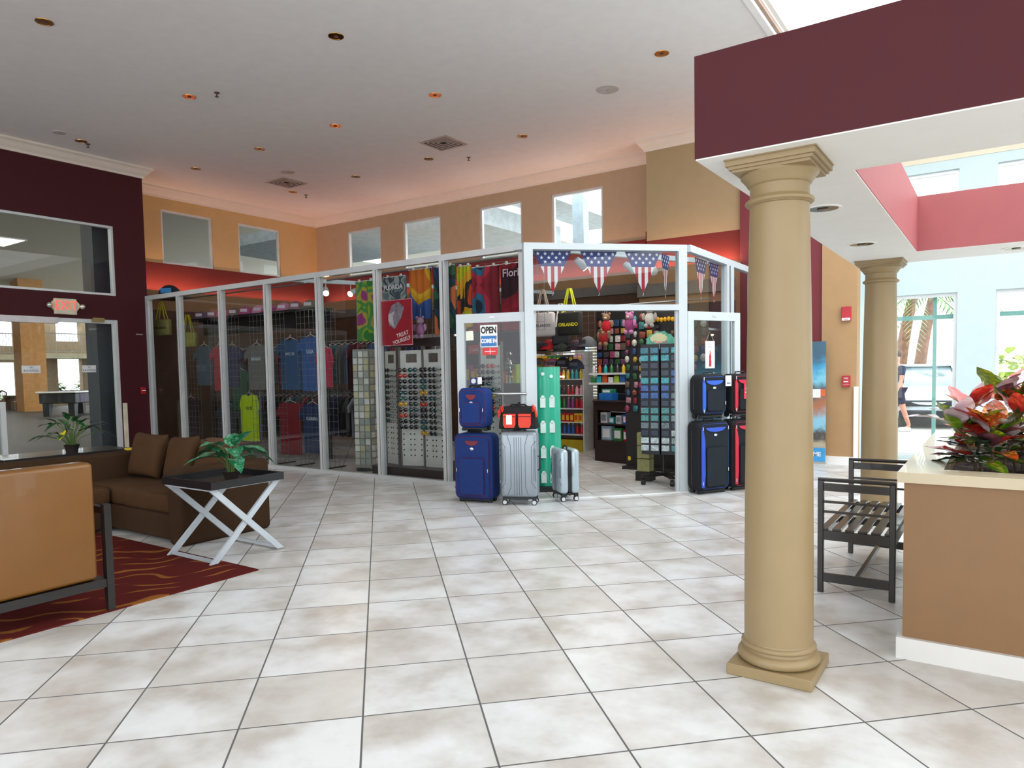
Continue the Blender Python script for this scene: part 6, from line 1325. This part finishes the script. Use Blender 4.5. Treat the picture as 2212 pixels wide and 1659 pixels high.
# dark sales counter
t = thing('sales_counter', 'dark brown sales counter with open shelves in the middle of the shop', 'counter', (-2.01, 8.97, 0), -0.255); CWd = 1.06
b = B(); b.box((0, 0, 0), (CWd, 0.02, 0.33)); b.box((0, 0, 0.80), (CWd, 0.02, 0.93)); b.box((0, 0, 0.33), (0.05, 0.02, 0.80)); b.box((CWd * .72, 0, 0.33), (CWd, 0.02, 0.80)); b.build('front_panel', M_choc, t)
b = B(); b.box((0, 0.02, 0), (0.02, 0.5, 0.93)); b.build('side_panel', M_choc, t); b = B(); b.box((CWd - .02, 0.02, 0), (CWd, 0.5, 0.93)); b.build('side_panel', M_choc, t); B().box((0, 0.30, 0.0), (CWd, 0.32, 0.93)).build('back_panel', M_choc, t)
for z in (0.31, 0.575): B().box((0.02, 0.02, z), (CWd - .02, 0.30, z + 0.02)).build('shelf_board', M_choc, t)
B().rbox((-0.02, -0.03, 0.93), (CWd + .02, 0.52, 0.955), 0.004, 1).build('counter_top', M_choc, t)
B().box((0.28, 0.06, 0.775), (0.70, 0.075, 0.785)).build('shelf_lamp', mat('shelf_lamp_dim', '#c8c4bc', 0.5), t)
def onC(u, v, z): a = -0.255; return (-2.01 + math.cos(a) * u - math.sin(a) * v, 8.97 + math.sin(a) * u + math.cos(a) * v, z)
ci_ = [(0.12, 0.595, (0.13, .1, .17), '#d8d8d8', 'white box with grey print, upper opening of the sales counter, left'), (0.28, 0.595, (0.10, .1, .10), '#2aa0a8', 'turquoise box in the upper opening of the sales counter'), (0.42, 0.595, (0.10, .1, .13), '#d8d8d8', 'white souvenir box beside the turquoise one in the counter'), (0.58, 0.595, (0.16, .1, .15), '#2058a0', 'blue box at the right of the upper counter opening'),
       (0.17, 0.33, (0.20, .1, .22), '#9fb4c8', 'pale blue picture box low in the counter opening'), (0.40, 0.33, (0.17, .1, .20), '#2c7a3a', 'green box with round print low in the counter'), (0.56, 0.33, (0.09, .1, .18), '#b01c28', 'narrow red box low in the counter'), (0.68, 0.33, (0.09, .1, .17), '#8fb8c0', 'pale narrow box low in the counter, rightmost')]
for u, z, sz, c_, lb in ci_: carton(onC(u, 0.13, z + 0.0005), sz, c_, lb, 'boxes inside the sales counter', -0.255, face='#eaeaea' if c_ != '#d8d8d8' else '#8a8f98')
o = B().sphere((0, 0, 0), (0.03, 0.012, 0.03), 12, 8).build('pink_lamp', mat('pink_glow', '#ff5ad8', 0.4, emit=3.5, noise=0)); tag(o, 'small glowing pink night light on the blue box in the counter', 'night light'); o.location = onC(0.63, 0.055, 0.66)
carton(onC(0.20, 0.12, 0.956), (0.26, 0.18, 0.11), '#1c6ab8', 'bright blue tray box on top of the sales counter', 'things on the sales counter', -0.255); carton(onC(0.20, 0.12, 1.067), (0.20, 0.12, 0.06), '#2a8a6a', 'green and white packets lying in the blue tray box', 'things on the sales counter', -0.255, face='#e4e4e4')
t = thing('card_terminal', 'black payment terminal standing on the sales counter', 'card reader', onC(0.78, 0.16, 0.956), -0.5); b = B().rbox((-0.05, -0.09, 0.0), (0.05, 0.09, 0.05), 0.01); b.build('housing', M_blk, t); B().box((-0.035, -0.02, 0.05), (0.035, 0.07, 0.056)).build('screen', mat('screen_grey', '#7a8a8a', 0.2), t)
t = thing('cash_register', 'black cash register with a tilted screen on the sales counter', 'cash register', onC(0.50, 0.28, 0.956), -0.4); B().rbox((-0.17, -0.12, 0), (0.17, 0.14, 0.10), 0.01).build('drawer_box', M_blk, t); o = B().rbox((-0.13, -0.01, 0), (0.13, 0.02, 0.19), 0.008); o = o.build('screen', mat('dark_screen', '#1c1c20', 0.2), t); o.location = (0, 0, 0.12); o.rotation_euler = (-0.35, 0, 0)
# lanyards on a stand beside the counter
t = thing('lanyard_stand', 'small stand of hanging lanyards at the right end of the sales counter', 'stand', onC(0.90, -0.10, 0)); B().cyl((0, 0, 0), (0, 0, 0.86), 0.012, n=8).build('pole', M_wire, t); B().cyl((0, 0, 0), (0, 0, 0.02), 0.09, n=18).build('base', M_blk, t); B().tube([(-0.15, -0.03, 0.84), (0.15, -0.03, 0.84)], 0.006, 6).build('arm', M_wire, t)
for i, (c_, n_) in enumerate([('#23406c', 'navy'), ('#2058a0', 'blue'), ('#1a2f56', 'dark blue'), ('#a01c28', 'red'), ('#7c1020', 'crimson'), ('#a8623a', 'brown'), ('#c8a020', 'gold')]):
    p_ = onC(0.90 - 0.13 + i * 0.043, -0.145, 0.84); t = thing('lanyard', '%s lanyard on the stand at the end of the counter, %s' % (n_, pn[i + 2]), 'lanyard', p_, -0.255, 'lanyards beside the counter'); b = B(); b.tube([(0, 0, 0.0), (-0.010, 0, -0.12), (-0.008, 0, -0.38), (0.0, -0.004, -0.42), (0.008, 0, -0.38), (0.010, 0, -0.12), (0, 0, 0)], 0.006, 6); b.build('strap', mat('cloth_' + c_, c_, 0.8), t, 60); B().tube([(0.012 * math.cos(a), 0, -0.435 + 0.012 * math.sin(a)) for a in [2 * PI * k / 10 for k in range(10)]], 0.0025, 5, True).build('ring', M_wire, t, 60)
t = thing('plush_ball', 'yellow round plush toy hanging low beside the counter', 'toy', onC(0.93, -0.25, 0.14)); B().sphere((0, 0, 0), (0.06, 0.05, 0.075), 14, 10).build('body', mat('yellow_plush', '#d8b81c', 0.9), t, 60); B().tube([(0, 0, 0.07), (0.01, 0, 0.30), (0.02, 0.1, 0.70)], 0.003, 5).build('cord', M_fw, t)
# shelf unit behind the counter with rows of goods
t = thing('wall_shelf', 'white two-board shelf behind the sales counter', 'shelf', (-1.88, 9.68, 0))
for z in (1.21, 1.37): B().box((-0.52, -0.16, z - 0.02), (0.44, 0.16, z + 0.01)).build('shelf_board', M_shelf, t)
for x in (-0.50, 0.40): B().box((x, 0.10, 0), (x + 0.03, 0.14, 2.3)).build('upright', M_blk, t)
B().box((-0.52, 0.145, 0.4), (0.44, 0.165, 2.42)).build('back_panel', mat('dark_slat_panel', '#1b1718', 0.6), t)
for i in range(9): c_ = ck[(i * 5 + 2) % 12]; carton((-2.34 + i * 0.108, 9.60, 1.221), (0.085, 0.09, 0.09 + 0.02 * (i % 3)), c_, '%s small box on the lower board behind the counter, %s' % (CN[c_], pn[i + 1]), 'boxes on the two-board shelf')
for i in range(9): c_ = ck[(i * 7 + 5) % 12]; bottle((-2.34 + i * 0.108, 9.60, 1.381), c_, '%s flask on the upper board behind the counter, %s' % (CN[c_], pn[i + 1]), 0.15, 0.03, '#3a3a3e', 'flasks on the two-board shelf')
CN2 = {'#7a3a2a': 'rust', '#7c1c28': 'dark red', '#24502c': 'dark green', '#24406a': 'navy blue', '#a88a2c': 'mustard', '#a8a8a4': 'pale grey', '#5a2c50': 'plum', '#2a6a70': 'dark teal', '#a87884': 'dusty pink', '#26262a': 'black', '#3a3c48': 'slate', '#c4c0b8': 'off-white', '#5c4a3c': 'brown', '#8a2c50': 'raspberry'}
ck2 = list(CN2)
for r, z in enumerate((1.58, 1.70, 1.83, 1.96, 2.09, 2.22)):
    for i in range(9):
        c_ = ck2[(i * 5 + r * 3 + (i * i) % 4) % 14]; x = -2.32 + i * 0.108 + q.uniform(-0.012, 0.012); H_ = q.uniform(0.085, 0.118); w_ = q.uniform(0.030, 0.048)
        t = thing('hanging_packet', '%s packet above the counter shelf, row %s from the bottom, %s' % (CN2[c_], ['one', 'two', 'three', 'four', 'five', 'six'][r], pn[i + 1]), 'packet', (x, 9.80, z - 0.02), q.uniform(-0.3, 0.3), 'packets hanging on the dark wall behind the counter')
        B().rbox((-w_, -0.03, -H_ / 2), (w_, 0.0, H_ / 2), 0.012, 2).build('packet', mat('packet_' + c_, c_, 0.45, noise=0.45, scale=35), t); B().tube([(0, 0.02, H_ / 2 + 0.006), (0, -0.03, H_ / 2 + 0.006)], 0.002, 5).build('hook', M_wire, t)
# hats in the doorway on a grid
grid_panel(-2.40, -1.42, 7.90, 1.30, 2.29, 'wire grid carrying caps and totes seen through the doorway, left half')
hh = [(-2.30, 1.80, '#1c1c24', 'black'), (-2.10, 1.82, '#b3141e', 'red'), (-1.90, 1.78, '#20261e', 'dark olive'), (-1.66, 1.80, '#3a2230', 'dark plum'), (-1.48, 1.84, '#5a5c60', 'grey'), (-2.28, 1.56, '#6a5a34', 'camo tan'), (-2.06, 1.55, '#b06a84', 'pink'), (-1.88, 1.56, '#18181c', 'plain black'), (-1.68, 1.53, '#1a2036', 'navy')]
for x, z, c_, n_ in hh: cap((x, 7.80, z - 0.08), 0.3 if z < 1.7 else -0.2, c_, '%s cap on the wire grid inside the doorway, %s row' % (n_, 'upper' if z > 1.7 else 'lower'), s=1.25, group='caps on the doorway grid', face='#3a3a40')
tote((-2.12, 7.66, 2.60), 0.1, '#b8b4b4', 'grey-white ORLANDO tote hanging top left in the doorway', 'ORLANDO', 0.36, 0.34, '#9a8878', tcol='#5a5a60', sz=0.055)
tote((-1.66, 7.62, 2.58), 0.0, '#1a1a16', 'black tote with yellow ORLANDO lettering in the doorway', 'ORLANDO', 0.36, 0.32, '#c8c81c', tcol='#d8d020', sz=0.062)
tote((-1.90, 7.78, 2.40), 0.5, '#2c2c30', 'black and white striped tote between the two ORLANDO totes', None, 0.26, 0.26, '#dcdcdc')
# generic plush bears
def bear(loc, rz, c1, c2, label):
    t = thing('plush_toy', label, 'toy', loc, rz, 'plush toys hanging in the shop'); B().tube([(0, 0.03, 0.16), (0, 0.03, 2.31 - loc[2])], 0.002, 5).build('cord', M_fw, t); m1 = mat('plush_' + c1, c1, 0.95); m2 = mat('plush_' + c2, c2, 0.95)
    b = B(); b.sphere((0, 0, 0), (0.07, 0.055, 0.085), 12, 8); b.build('body', m2, t, 60); b = B(); b.sphere((0, 0, 0.12), (0.055, 0.05, 0.05), 12, 8)
    for s in (-1, 1): b.sphere((s * 0.045, 0, 0.165), 0.02, 8, 6)
    b.build('head', m1, t, 60); b = B().sphere((0, -0.045, 0.108), (0.022, 0.018, 0.016), 8, 6); b.build('muzzle', mat('plush_#d8c0a0', '#d8c0a0', 0.9), t, 60)
    for s in (-1, 1): B().sphere((s * 0.08, -0.01, 0.03), (0.025, 0.025, 0.05), 8, 6).build('arm', m1, t, 60); B().sphere((s * 0.04, -0.03, -0.09), (0.03, 0.045, 0.03), 8, 6).build('leg', m1, t, 60)
bear((-1.14, 7.7, 2.02), 0.2, '#8a6a50', '#b01824', 'brown plush bear in a red top hanging left of centre in the doorway'); bear((-1.28, 7.9, 1.88), 0.0, '#8a6a50', '#a01c20', 'lower brown plush bear with a red top next to the totes'); bear((-0.82, 7.75, 2.02), -0.1, '#b878a0', '#8a3a6c', 'pink and purple plush bear in the middle of the doorway top'); bear((-0.60, 7.9, 2.10), 0.1, '#a8a49c', '#c0bcb4', 'grey-white plush bear right of the pink one'); bear((-3.22, 6.28, 2.02), 0.2, '#b890b0', '#a8749c', 'pink plush bear hanging between the poster and the mullion')
b = B().cyl((-2.50, 7.86, 2.305), (0.23, 7.86, 2.305), 0.012, n=8); o = b.build('hanging_rail', M_wire); tag(o, 'steel rail across the doorway top carrying plush bears', 'rail')
for i in range(8):
    o = B().sphere((0, 0, 0), (0.026, 0.026, 0.032), 12, 8).build('yellow_keyring_ball', mat('duck_yellow', '#e0a818', 0.5), None, 60); tag(o, 'yellow ball keyring in the row at the top right of the doorway, %s' % pn[i + 2], 'keyring', 'yellow ball keyrings'); o.location = (-0.63 + i * 0.052, 8.0, 2.085 + 0.004 * (i % 3))
t = thing('keyring_strip', 'dark strip above the spinner rack with the yellow ball keyrings', 'strip', (-0.45, 8.05, 2.06)); B().box((-0.25, -0.01, -0.04), (0.25, 0.01, 0.12)).build('strip', M_blk, t)
# dark mass of goods behind: slat stand
t = thing('slat_stand', 'black slatted stand covered with packets behind the spinner rack', 'stand', (-0.62, 8.45, 0)); B().box((-0.60, 0, 0.0), (0.62, 0.03, 2.28)).build('board', mat('dark_slat_panel', '#1b1718', 0.6), t); B().box((-0.6, -0.15, 0), (0.62, 0.2, 0.04)).build('base', M_blk, t)
num = ['one', 'two', 'three', 'four', 'five', 'six', 'seven', 'eight', 'nine', 'ten', 'eleven', 'twelve']
for r in range(12):
    for i in range(11):
        x = -1.17 + i * 0.112 + q.uniform(-0.014, 0.014); z = 2.16 - r * 0.118 + q.uniform(-0.012, 0.012); c_ = ck2[(i * 7 + r * 5 + (i * r) % 5) % 14]; hw_ = q.uniform(0.026, 0.047); hh_ = q.uniform(0.036, 0.056)
        if q.random() < 0.08: continue
        sh_ = q.random(); b = B()
        if sh_ < 0.6: b.rbox((-hw_, -0.035, -hh_), (hw_, 0, hh_), 0.012, 2)
        elif sh_ < 0.85: b.sphere((0, -0.03, 0), (hw_, 0.03, hh_), 12, 8)
        else: b.lathe([(0.001, -hh_), (hw_ * .8, -hh_), (hw_, 0), (hw_ * .4, hh_ * .7), (0.001, hh_)], (0, -0.04, 0), 12)
        o = b.build('hanging_packet', mat('packet_' + c_, c_, 0.45, noise=0.45, scale=35), None, 50); tag(o, '%s packet on the black slatted stand, row %s from the top, %s' % (CN2[c_], num[r], pn[i]), 'packet', 'packets on the black slatted stand'); o.location = (x, 8.448, z); o.rotation_euler = (0, q.uniform(-0.12, 0.12), 0)
# spinner rack
t = thing('spinner_rack', 'black wheeled spinner rack of souvenir magnets at the right of the doorway', 'display rack', (-0.22, 7.42, 0), 0.12)
B().cyl((0, 0, 0.12), (0, 0, 1.80), 0.02, n=10).build('pole', M_blk, t)
for s, w_ in ((-1, 0.26), (1, 0.22)): B().box((s * 0.125 - 0.115, -0.13, 0.37), (s * 0.125 + 0.115, 0.13, 1.74)).build('panel', mat('rack_navy', '#10141e', 0.5), t)
for k in range(5):
    a = k * 2 * PI / 5 + 0.3; B().rbox((0, -0.025, 0.09), (0.34, 0.025, 0.125), 0.006, 1).build('base_arm', M_blk, t).rotation_euler = (0, 0, a)
    c_, s_ = math.cos(a) * 0.31, math.sin(a) * 0.31; B().cyl((c_ - 0.02, s_, 0.04), (c_ + 0.02, s_, 0.04), 0.04, n=14).build('wheel', M_blk, t, 40)
mc = [('#2a7088', 'sea blue'), ('#3a9aa8', 'aqua'), ('#1c2c40', 'dark navy'), ('#6a7a80', 'grey'), ('#4a8a8c', 'teal'), ('#2e5a9a', 'blue'), ('#8aa0a4', 'pale grey'), ('#b8c8cc', 'white')]
k_ = 0
for r in range(14):
    for i in range(4):
        c_, n_ = mc[[0, 1, 2, 2, 1, 5, 5, 2, 4, 4, 3, 2, 7, 7][r] if i < 3 else [1, 2, 2, 5, 5, 2, 3, 3, 4, 6, 2, 7, 6, 4][r]]; x = -0.195 + i * 0.125 + (0.01 if i > 1 else 0); z = 1.66 - r * 0.093
        o = B().rbox((x - 0.05, -0.142, z - 0.036), (x + 0.05, -0.131, z + 0.036), 0.004, 1).build('magnet_card', mat('magnet_' + c_, c_, 0.35, noise=0.5, scale=60), t)
# teal sign on top of the spinner
t = thing('teal_sign', 'teal scalloped cardboard sign with pink lettering on top of the spinner rack', 'sign', (-0.20, 7.30, 1.78), 0.12); P = []
for i in range(24): a = 2 * PI * i / 24; r_ = 1 + 0.10 * (i % 2) + (0.12 if i in (5, 6, 7) else 0); P.append((0.17 * r_ * math.cos(a), 0.10 * r_ * math.sin(a)))
B().prism(P, -0.004, 0.004, 'y').build('card', mat('teal_card', '#4a9e88', 0.5, noise=0.2, scale=16), t); B().prism([(x * .6 - 0.02, z * .55 + 0.03) for x, z in P], -0.0065, -0.004, 'y').build('cream_print', mat('cream_print', '#c8c8a0', 0.5), t)
letters('lettering', 'Magnets', mat('pink_letter', '#b84a78', 0.5), 0.055, (0, -0.0068, -0.015), (PI / 2, 0, 0), t, 0.0004)
o = B().cyl((0, 0, -0.12), (0, 0, 0), 0.006, n=6).build('stick', M_blk, t)
# boxes beside the spinner
for k in range(3): carton((-0.50, 7.50, 0.12 + 0.17 * k), (0.17, 0.14, 0.16), '#8a8a5a', 'pale olive box in the column of three beside the spinner rack, %s' % ['bottom', 'middle', 'top'][k], 'olive boxes beside the spinner rack')
o = B().box((-0.10, -0.09, 0), (0.10, 0.09, 0.12)).build('box_stand', M_blk); tag(o, 'black stand under the olive boxes beside the spinner rack', 'stand'); o.location = (-0.50, 7.50, 0)
t = thing('yellow_stand', 'olive yellow floor stand behind the right door post', 'stand', (0.02, 7.95, 0)); B().box((-0.14, 0, 0), (0.14, 0.3, 0.55)).build('body', mat('yellow_base', '#a89414', 0.5), t); B().box((-0.12, -0.004, 0.3), (0.12, 0, 0.5)).build('print', mat('yellow_print', '#c8b830', 0.5), t)
# ---- behind the left door leaf: dark cabinet with small goods
t = thing('snack_cabinet', 'dark cabinet with snacks and a wooden post behind the left door leaf', 'cabinet', (-2.95, 7.42, 0)); B().box((-0.45, 0.10, 0.0), (0.68, 0.14, 2.2)).build('back_panel', mat('navy_panel', '#151c2c', 0.6), t)
for z in (0.78, 1.24): B().box((-0.45, -0.14, z), (0.68, 0.10, z + 0.025)).build('shelf_board', M_choc, t)
B().box((0.05, -0.17, 0.0), (0.12, -0.13, 1.24)).build('wood_post', mat('golden_wood', '#8a5a1c', 0.5, noise=0.2), t); B().box((0.14, -0.15, 0.10), (0.66, -0.14, 1.16)).build('glass_door', M_glass, t); B().box((0.14, -0.14, 0.0), (0.68, 0.1, 0.08)).build('base', M_choc, t)
t = thing('drink_sign', 'red sign with white script lettering above the snacks', 'sign', (-2.92, 7.24, 1.70)); B().box((-0.24, 0, 0), (0.20, 0.03, 0.13)).build('board', mat('sticker_red', '#d81f26', 0.4), t); letters('lettering', 'Coca-Cola', M_fw, 0.085, (-0.02, -0.001, 0.065), (PI / 2, 0, 0), t, 0.0004, bold=0.001)
t = thing('lit_sign', 'small glowing cream sign behind the left door leaf', 'sign', (-3.43, 7.20, 1.71)); B().box((-0.17, 0, 0), (0.15, 0.06, 0.14)).build('light_box', mat('cream_glow', '#f4ecd8', 0.5, emit=1.0, noise=0), t)
B().box((-0.02, 0.0, -0.62), (0.02, 0.04, 0.0)).build('post', M_choc, t); B().box((-0.1, -0.05, -0.64), (0.1, 0.09, -0.62)).build('foot', M_choc, t); t.location = (-3.34, 7.36, 1.905)
for i in range(10): c_ = ck[(i * 5 + 1) % 12]; carton((-3.33 + i * 0.105, 7.34, 1.2655), (0.085, 0.09, 0.12 + 0.05 * ((i * 3) % 4)), c_, '%s snack pack on the upper board of the dark cabinet, %s' % (CN[c_], pn[i]), 'snack packs in the dark cabinet', name='snack_pack', cat='packet', face='#d8b020')
for i in range(5): c_ = ck[(i * 5 + 3) % 12]; carton((-2.72 + i * 0.105, 7.36, 0.8055), (0.085, 0.09, 0.16), c_, '%s box on the lower board of the dark cabinet, %s' % (CN[c_], pn[i + 3]), 'boxes on the lower cabinet board')
t = thing('tinsel_bunch', 'bunch of silver and black keyrings like tinsel behind the left door leaf', 'keyring bunch', (-2.42, 7.20, 1.56)); b = B(); qq = random.Random(9)
for i in range(120):
    a = qq.uniform(0, 2 * PI); e = qq.uniform(-1.3, 1.3); r_ = qq.uniform(0.03, 0.15); p_ = Vector((math.cos(a) * math.cos(e) * r_, math.sin(a) * math.cos(e) * r_ * .6, math.sin(e) * r_ * 1.2)); leaf_mesh(b, p_, (math.cos(a), math.sin(a), -0.6), (0, 0, 1), 0.06, 0.02, 0.3, 0.1, 3, 1)
o = b.build('strands', mat('tinsel', '#a8aca8', 0.2, 0.8), t, 60); o['kind'] = 'stuff'; B().cyl((0, 0, -0.30), (0, 0, 0.18), 0.008, n=6).build('stick', M_blk, t)
# ---- through the side screen
t = thing('side_shelf', 'black shelf with a white ledge seen through the side screen', 'shelf', (-0.30, 9.20, 0)); B().box((-0.10, -0.5, 1.98), (0.10, 0.5, 2.01)).build('shelf_board', M_shelf, t); B().box((-0.12, -0.5, 0.0), (-0.10, 0.5, 2.2)).build('back_panel', mat('dark_red_panel', '#4a1c1e', 0.6), t)
for z in (0.9, 1.35): B().box((-0.10, -0.5, z), (0.10, 0.5, z + .02)).build('shelf_board', M_shelf, t)
for i in range(8): c_ = ['#3aa0a8', '#5a98a0', '#8aa8a8', '#2a7888'][i % 4]; t = thing('blue_feather_charm', 'pale turquoise dreamcatcher charm hanging in the side screen, %s' % pn[i + 1], 'charm', (-0.25, 8.78 + i * 0.115, 1.72), PI / 2, 'dreamcatcher charms behind the side screen'); B().tube([(0.03 * math.cos(a), 0, 0.03 * math.sin(a)) for a in [2 * PI * k / 12 for k in range(12)]], 0.003, 5, True).build('hoop', M_fw, t, 60); b = B(); [leaf_mesh(b, (x, 0, -0.03), (x * 3, 0, -1), (0, 1, 0), 0.22, 0.04, 0.05, 0.1, 5, 2) for x in (-0.025, 0, 0.025)]; b.build('feathers', mat('feather_' + c_, c_, 0.8), t, 60)
for i in range(3): t = thing('small_lamp', 'small warm lamp above the charms in the side screen, %s' % ['nearest', 'middle', 'farthest'][i], 'lamp', (-0.28, 8.85 + i * 0.30, 1.93), 0, 'small warm lamps behind the side screen'); B().lathe([(0.001, 0.04), (0.03, 0.03), (0.035, 0.0)], n=14).build('lamp_shade', M_wire, t, 50); B().sphere((0, 0, -0.004), 0.022, 10, 8).build('bulb', mat('warm_bulb', '#ffd8a0', 0.4, emit=6, noise=0), t, 60)
# printed wall on the far side of the screen
t = thing('patterned_stand', 'mauve and blue patterned display wall at the far end of the side screen', 'display', (-0.02, 9.70, 0)); B().box((-0.04, -0.42, 0.2), (0.0, 0.12, 2.25)).build('panel', towel_mat('pattern_mauve', ['#5a4a6a', '#6a3a50', '#4a5a8a', '#7a5a78', '#3a3a5a'], 14, 9), t); B().box((-0.10, -0.42, 0), (0.06, 0.12, 0.2)).build('base', M_blk, t)
# ================================================================ lettering becomes real meshes
bpy.context.view_layer.update()
dg = bpy.context.evaluated_depsgraph_get()
for o in [x for x in bpy.data.objects if x.type == 'FONT']:
    me = bpy.data.meshes.new_from_object(o.evaluated_get(dg)); nm = o.name
    n = bpy.data.objects.new(nm + '_m', me); COL.objects.link(n); n.parent = o.parent; n.location = o.location; n.rotation_euler = o.rotation_euler; n.scale = o.scale
    bpy.data.objects.remove(o); n.name = nm
# ================================================================ view
SC.view_settings.view_transform = 'Standard'; SC.view_settings.look = 'None'; SC.view_settings.gamma = 1.0
SC.view_settings.exposure = EXPOSURE; SC.view_settings.use_curve_mapping = False
SC.cycles.use_denoising = True; SC.cycles.max_bounces = 10; SC.cycles.diffuse_bounces = 6; SC.cycles.glossy_bounces = 3; SC.cycles.transparent_max_bounces = 16; SC.cycles.transmission_bounces = 4
SC.cycles.sample_clamp_indirect = 8.0; SC.cycles.caustics_reflective = False; SC.cycles.caustics_refractive = False
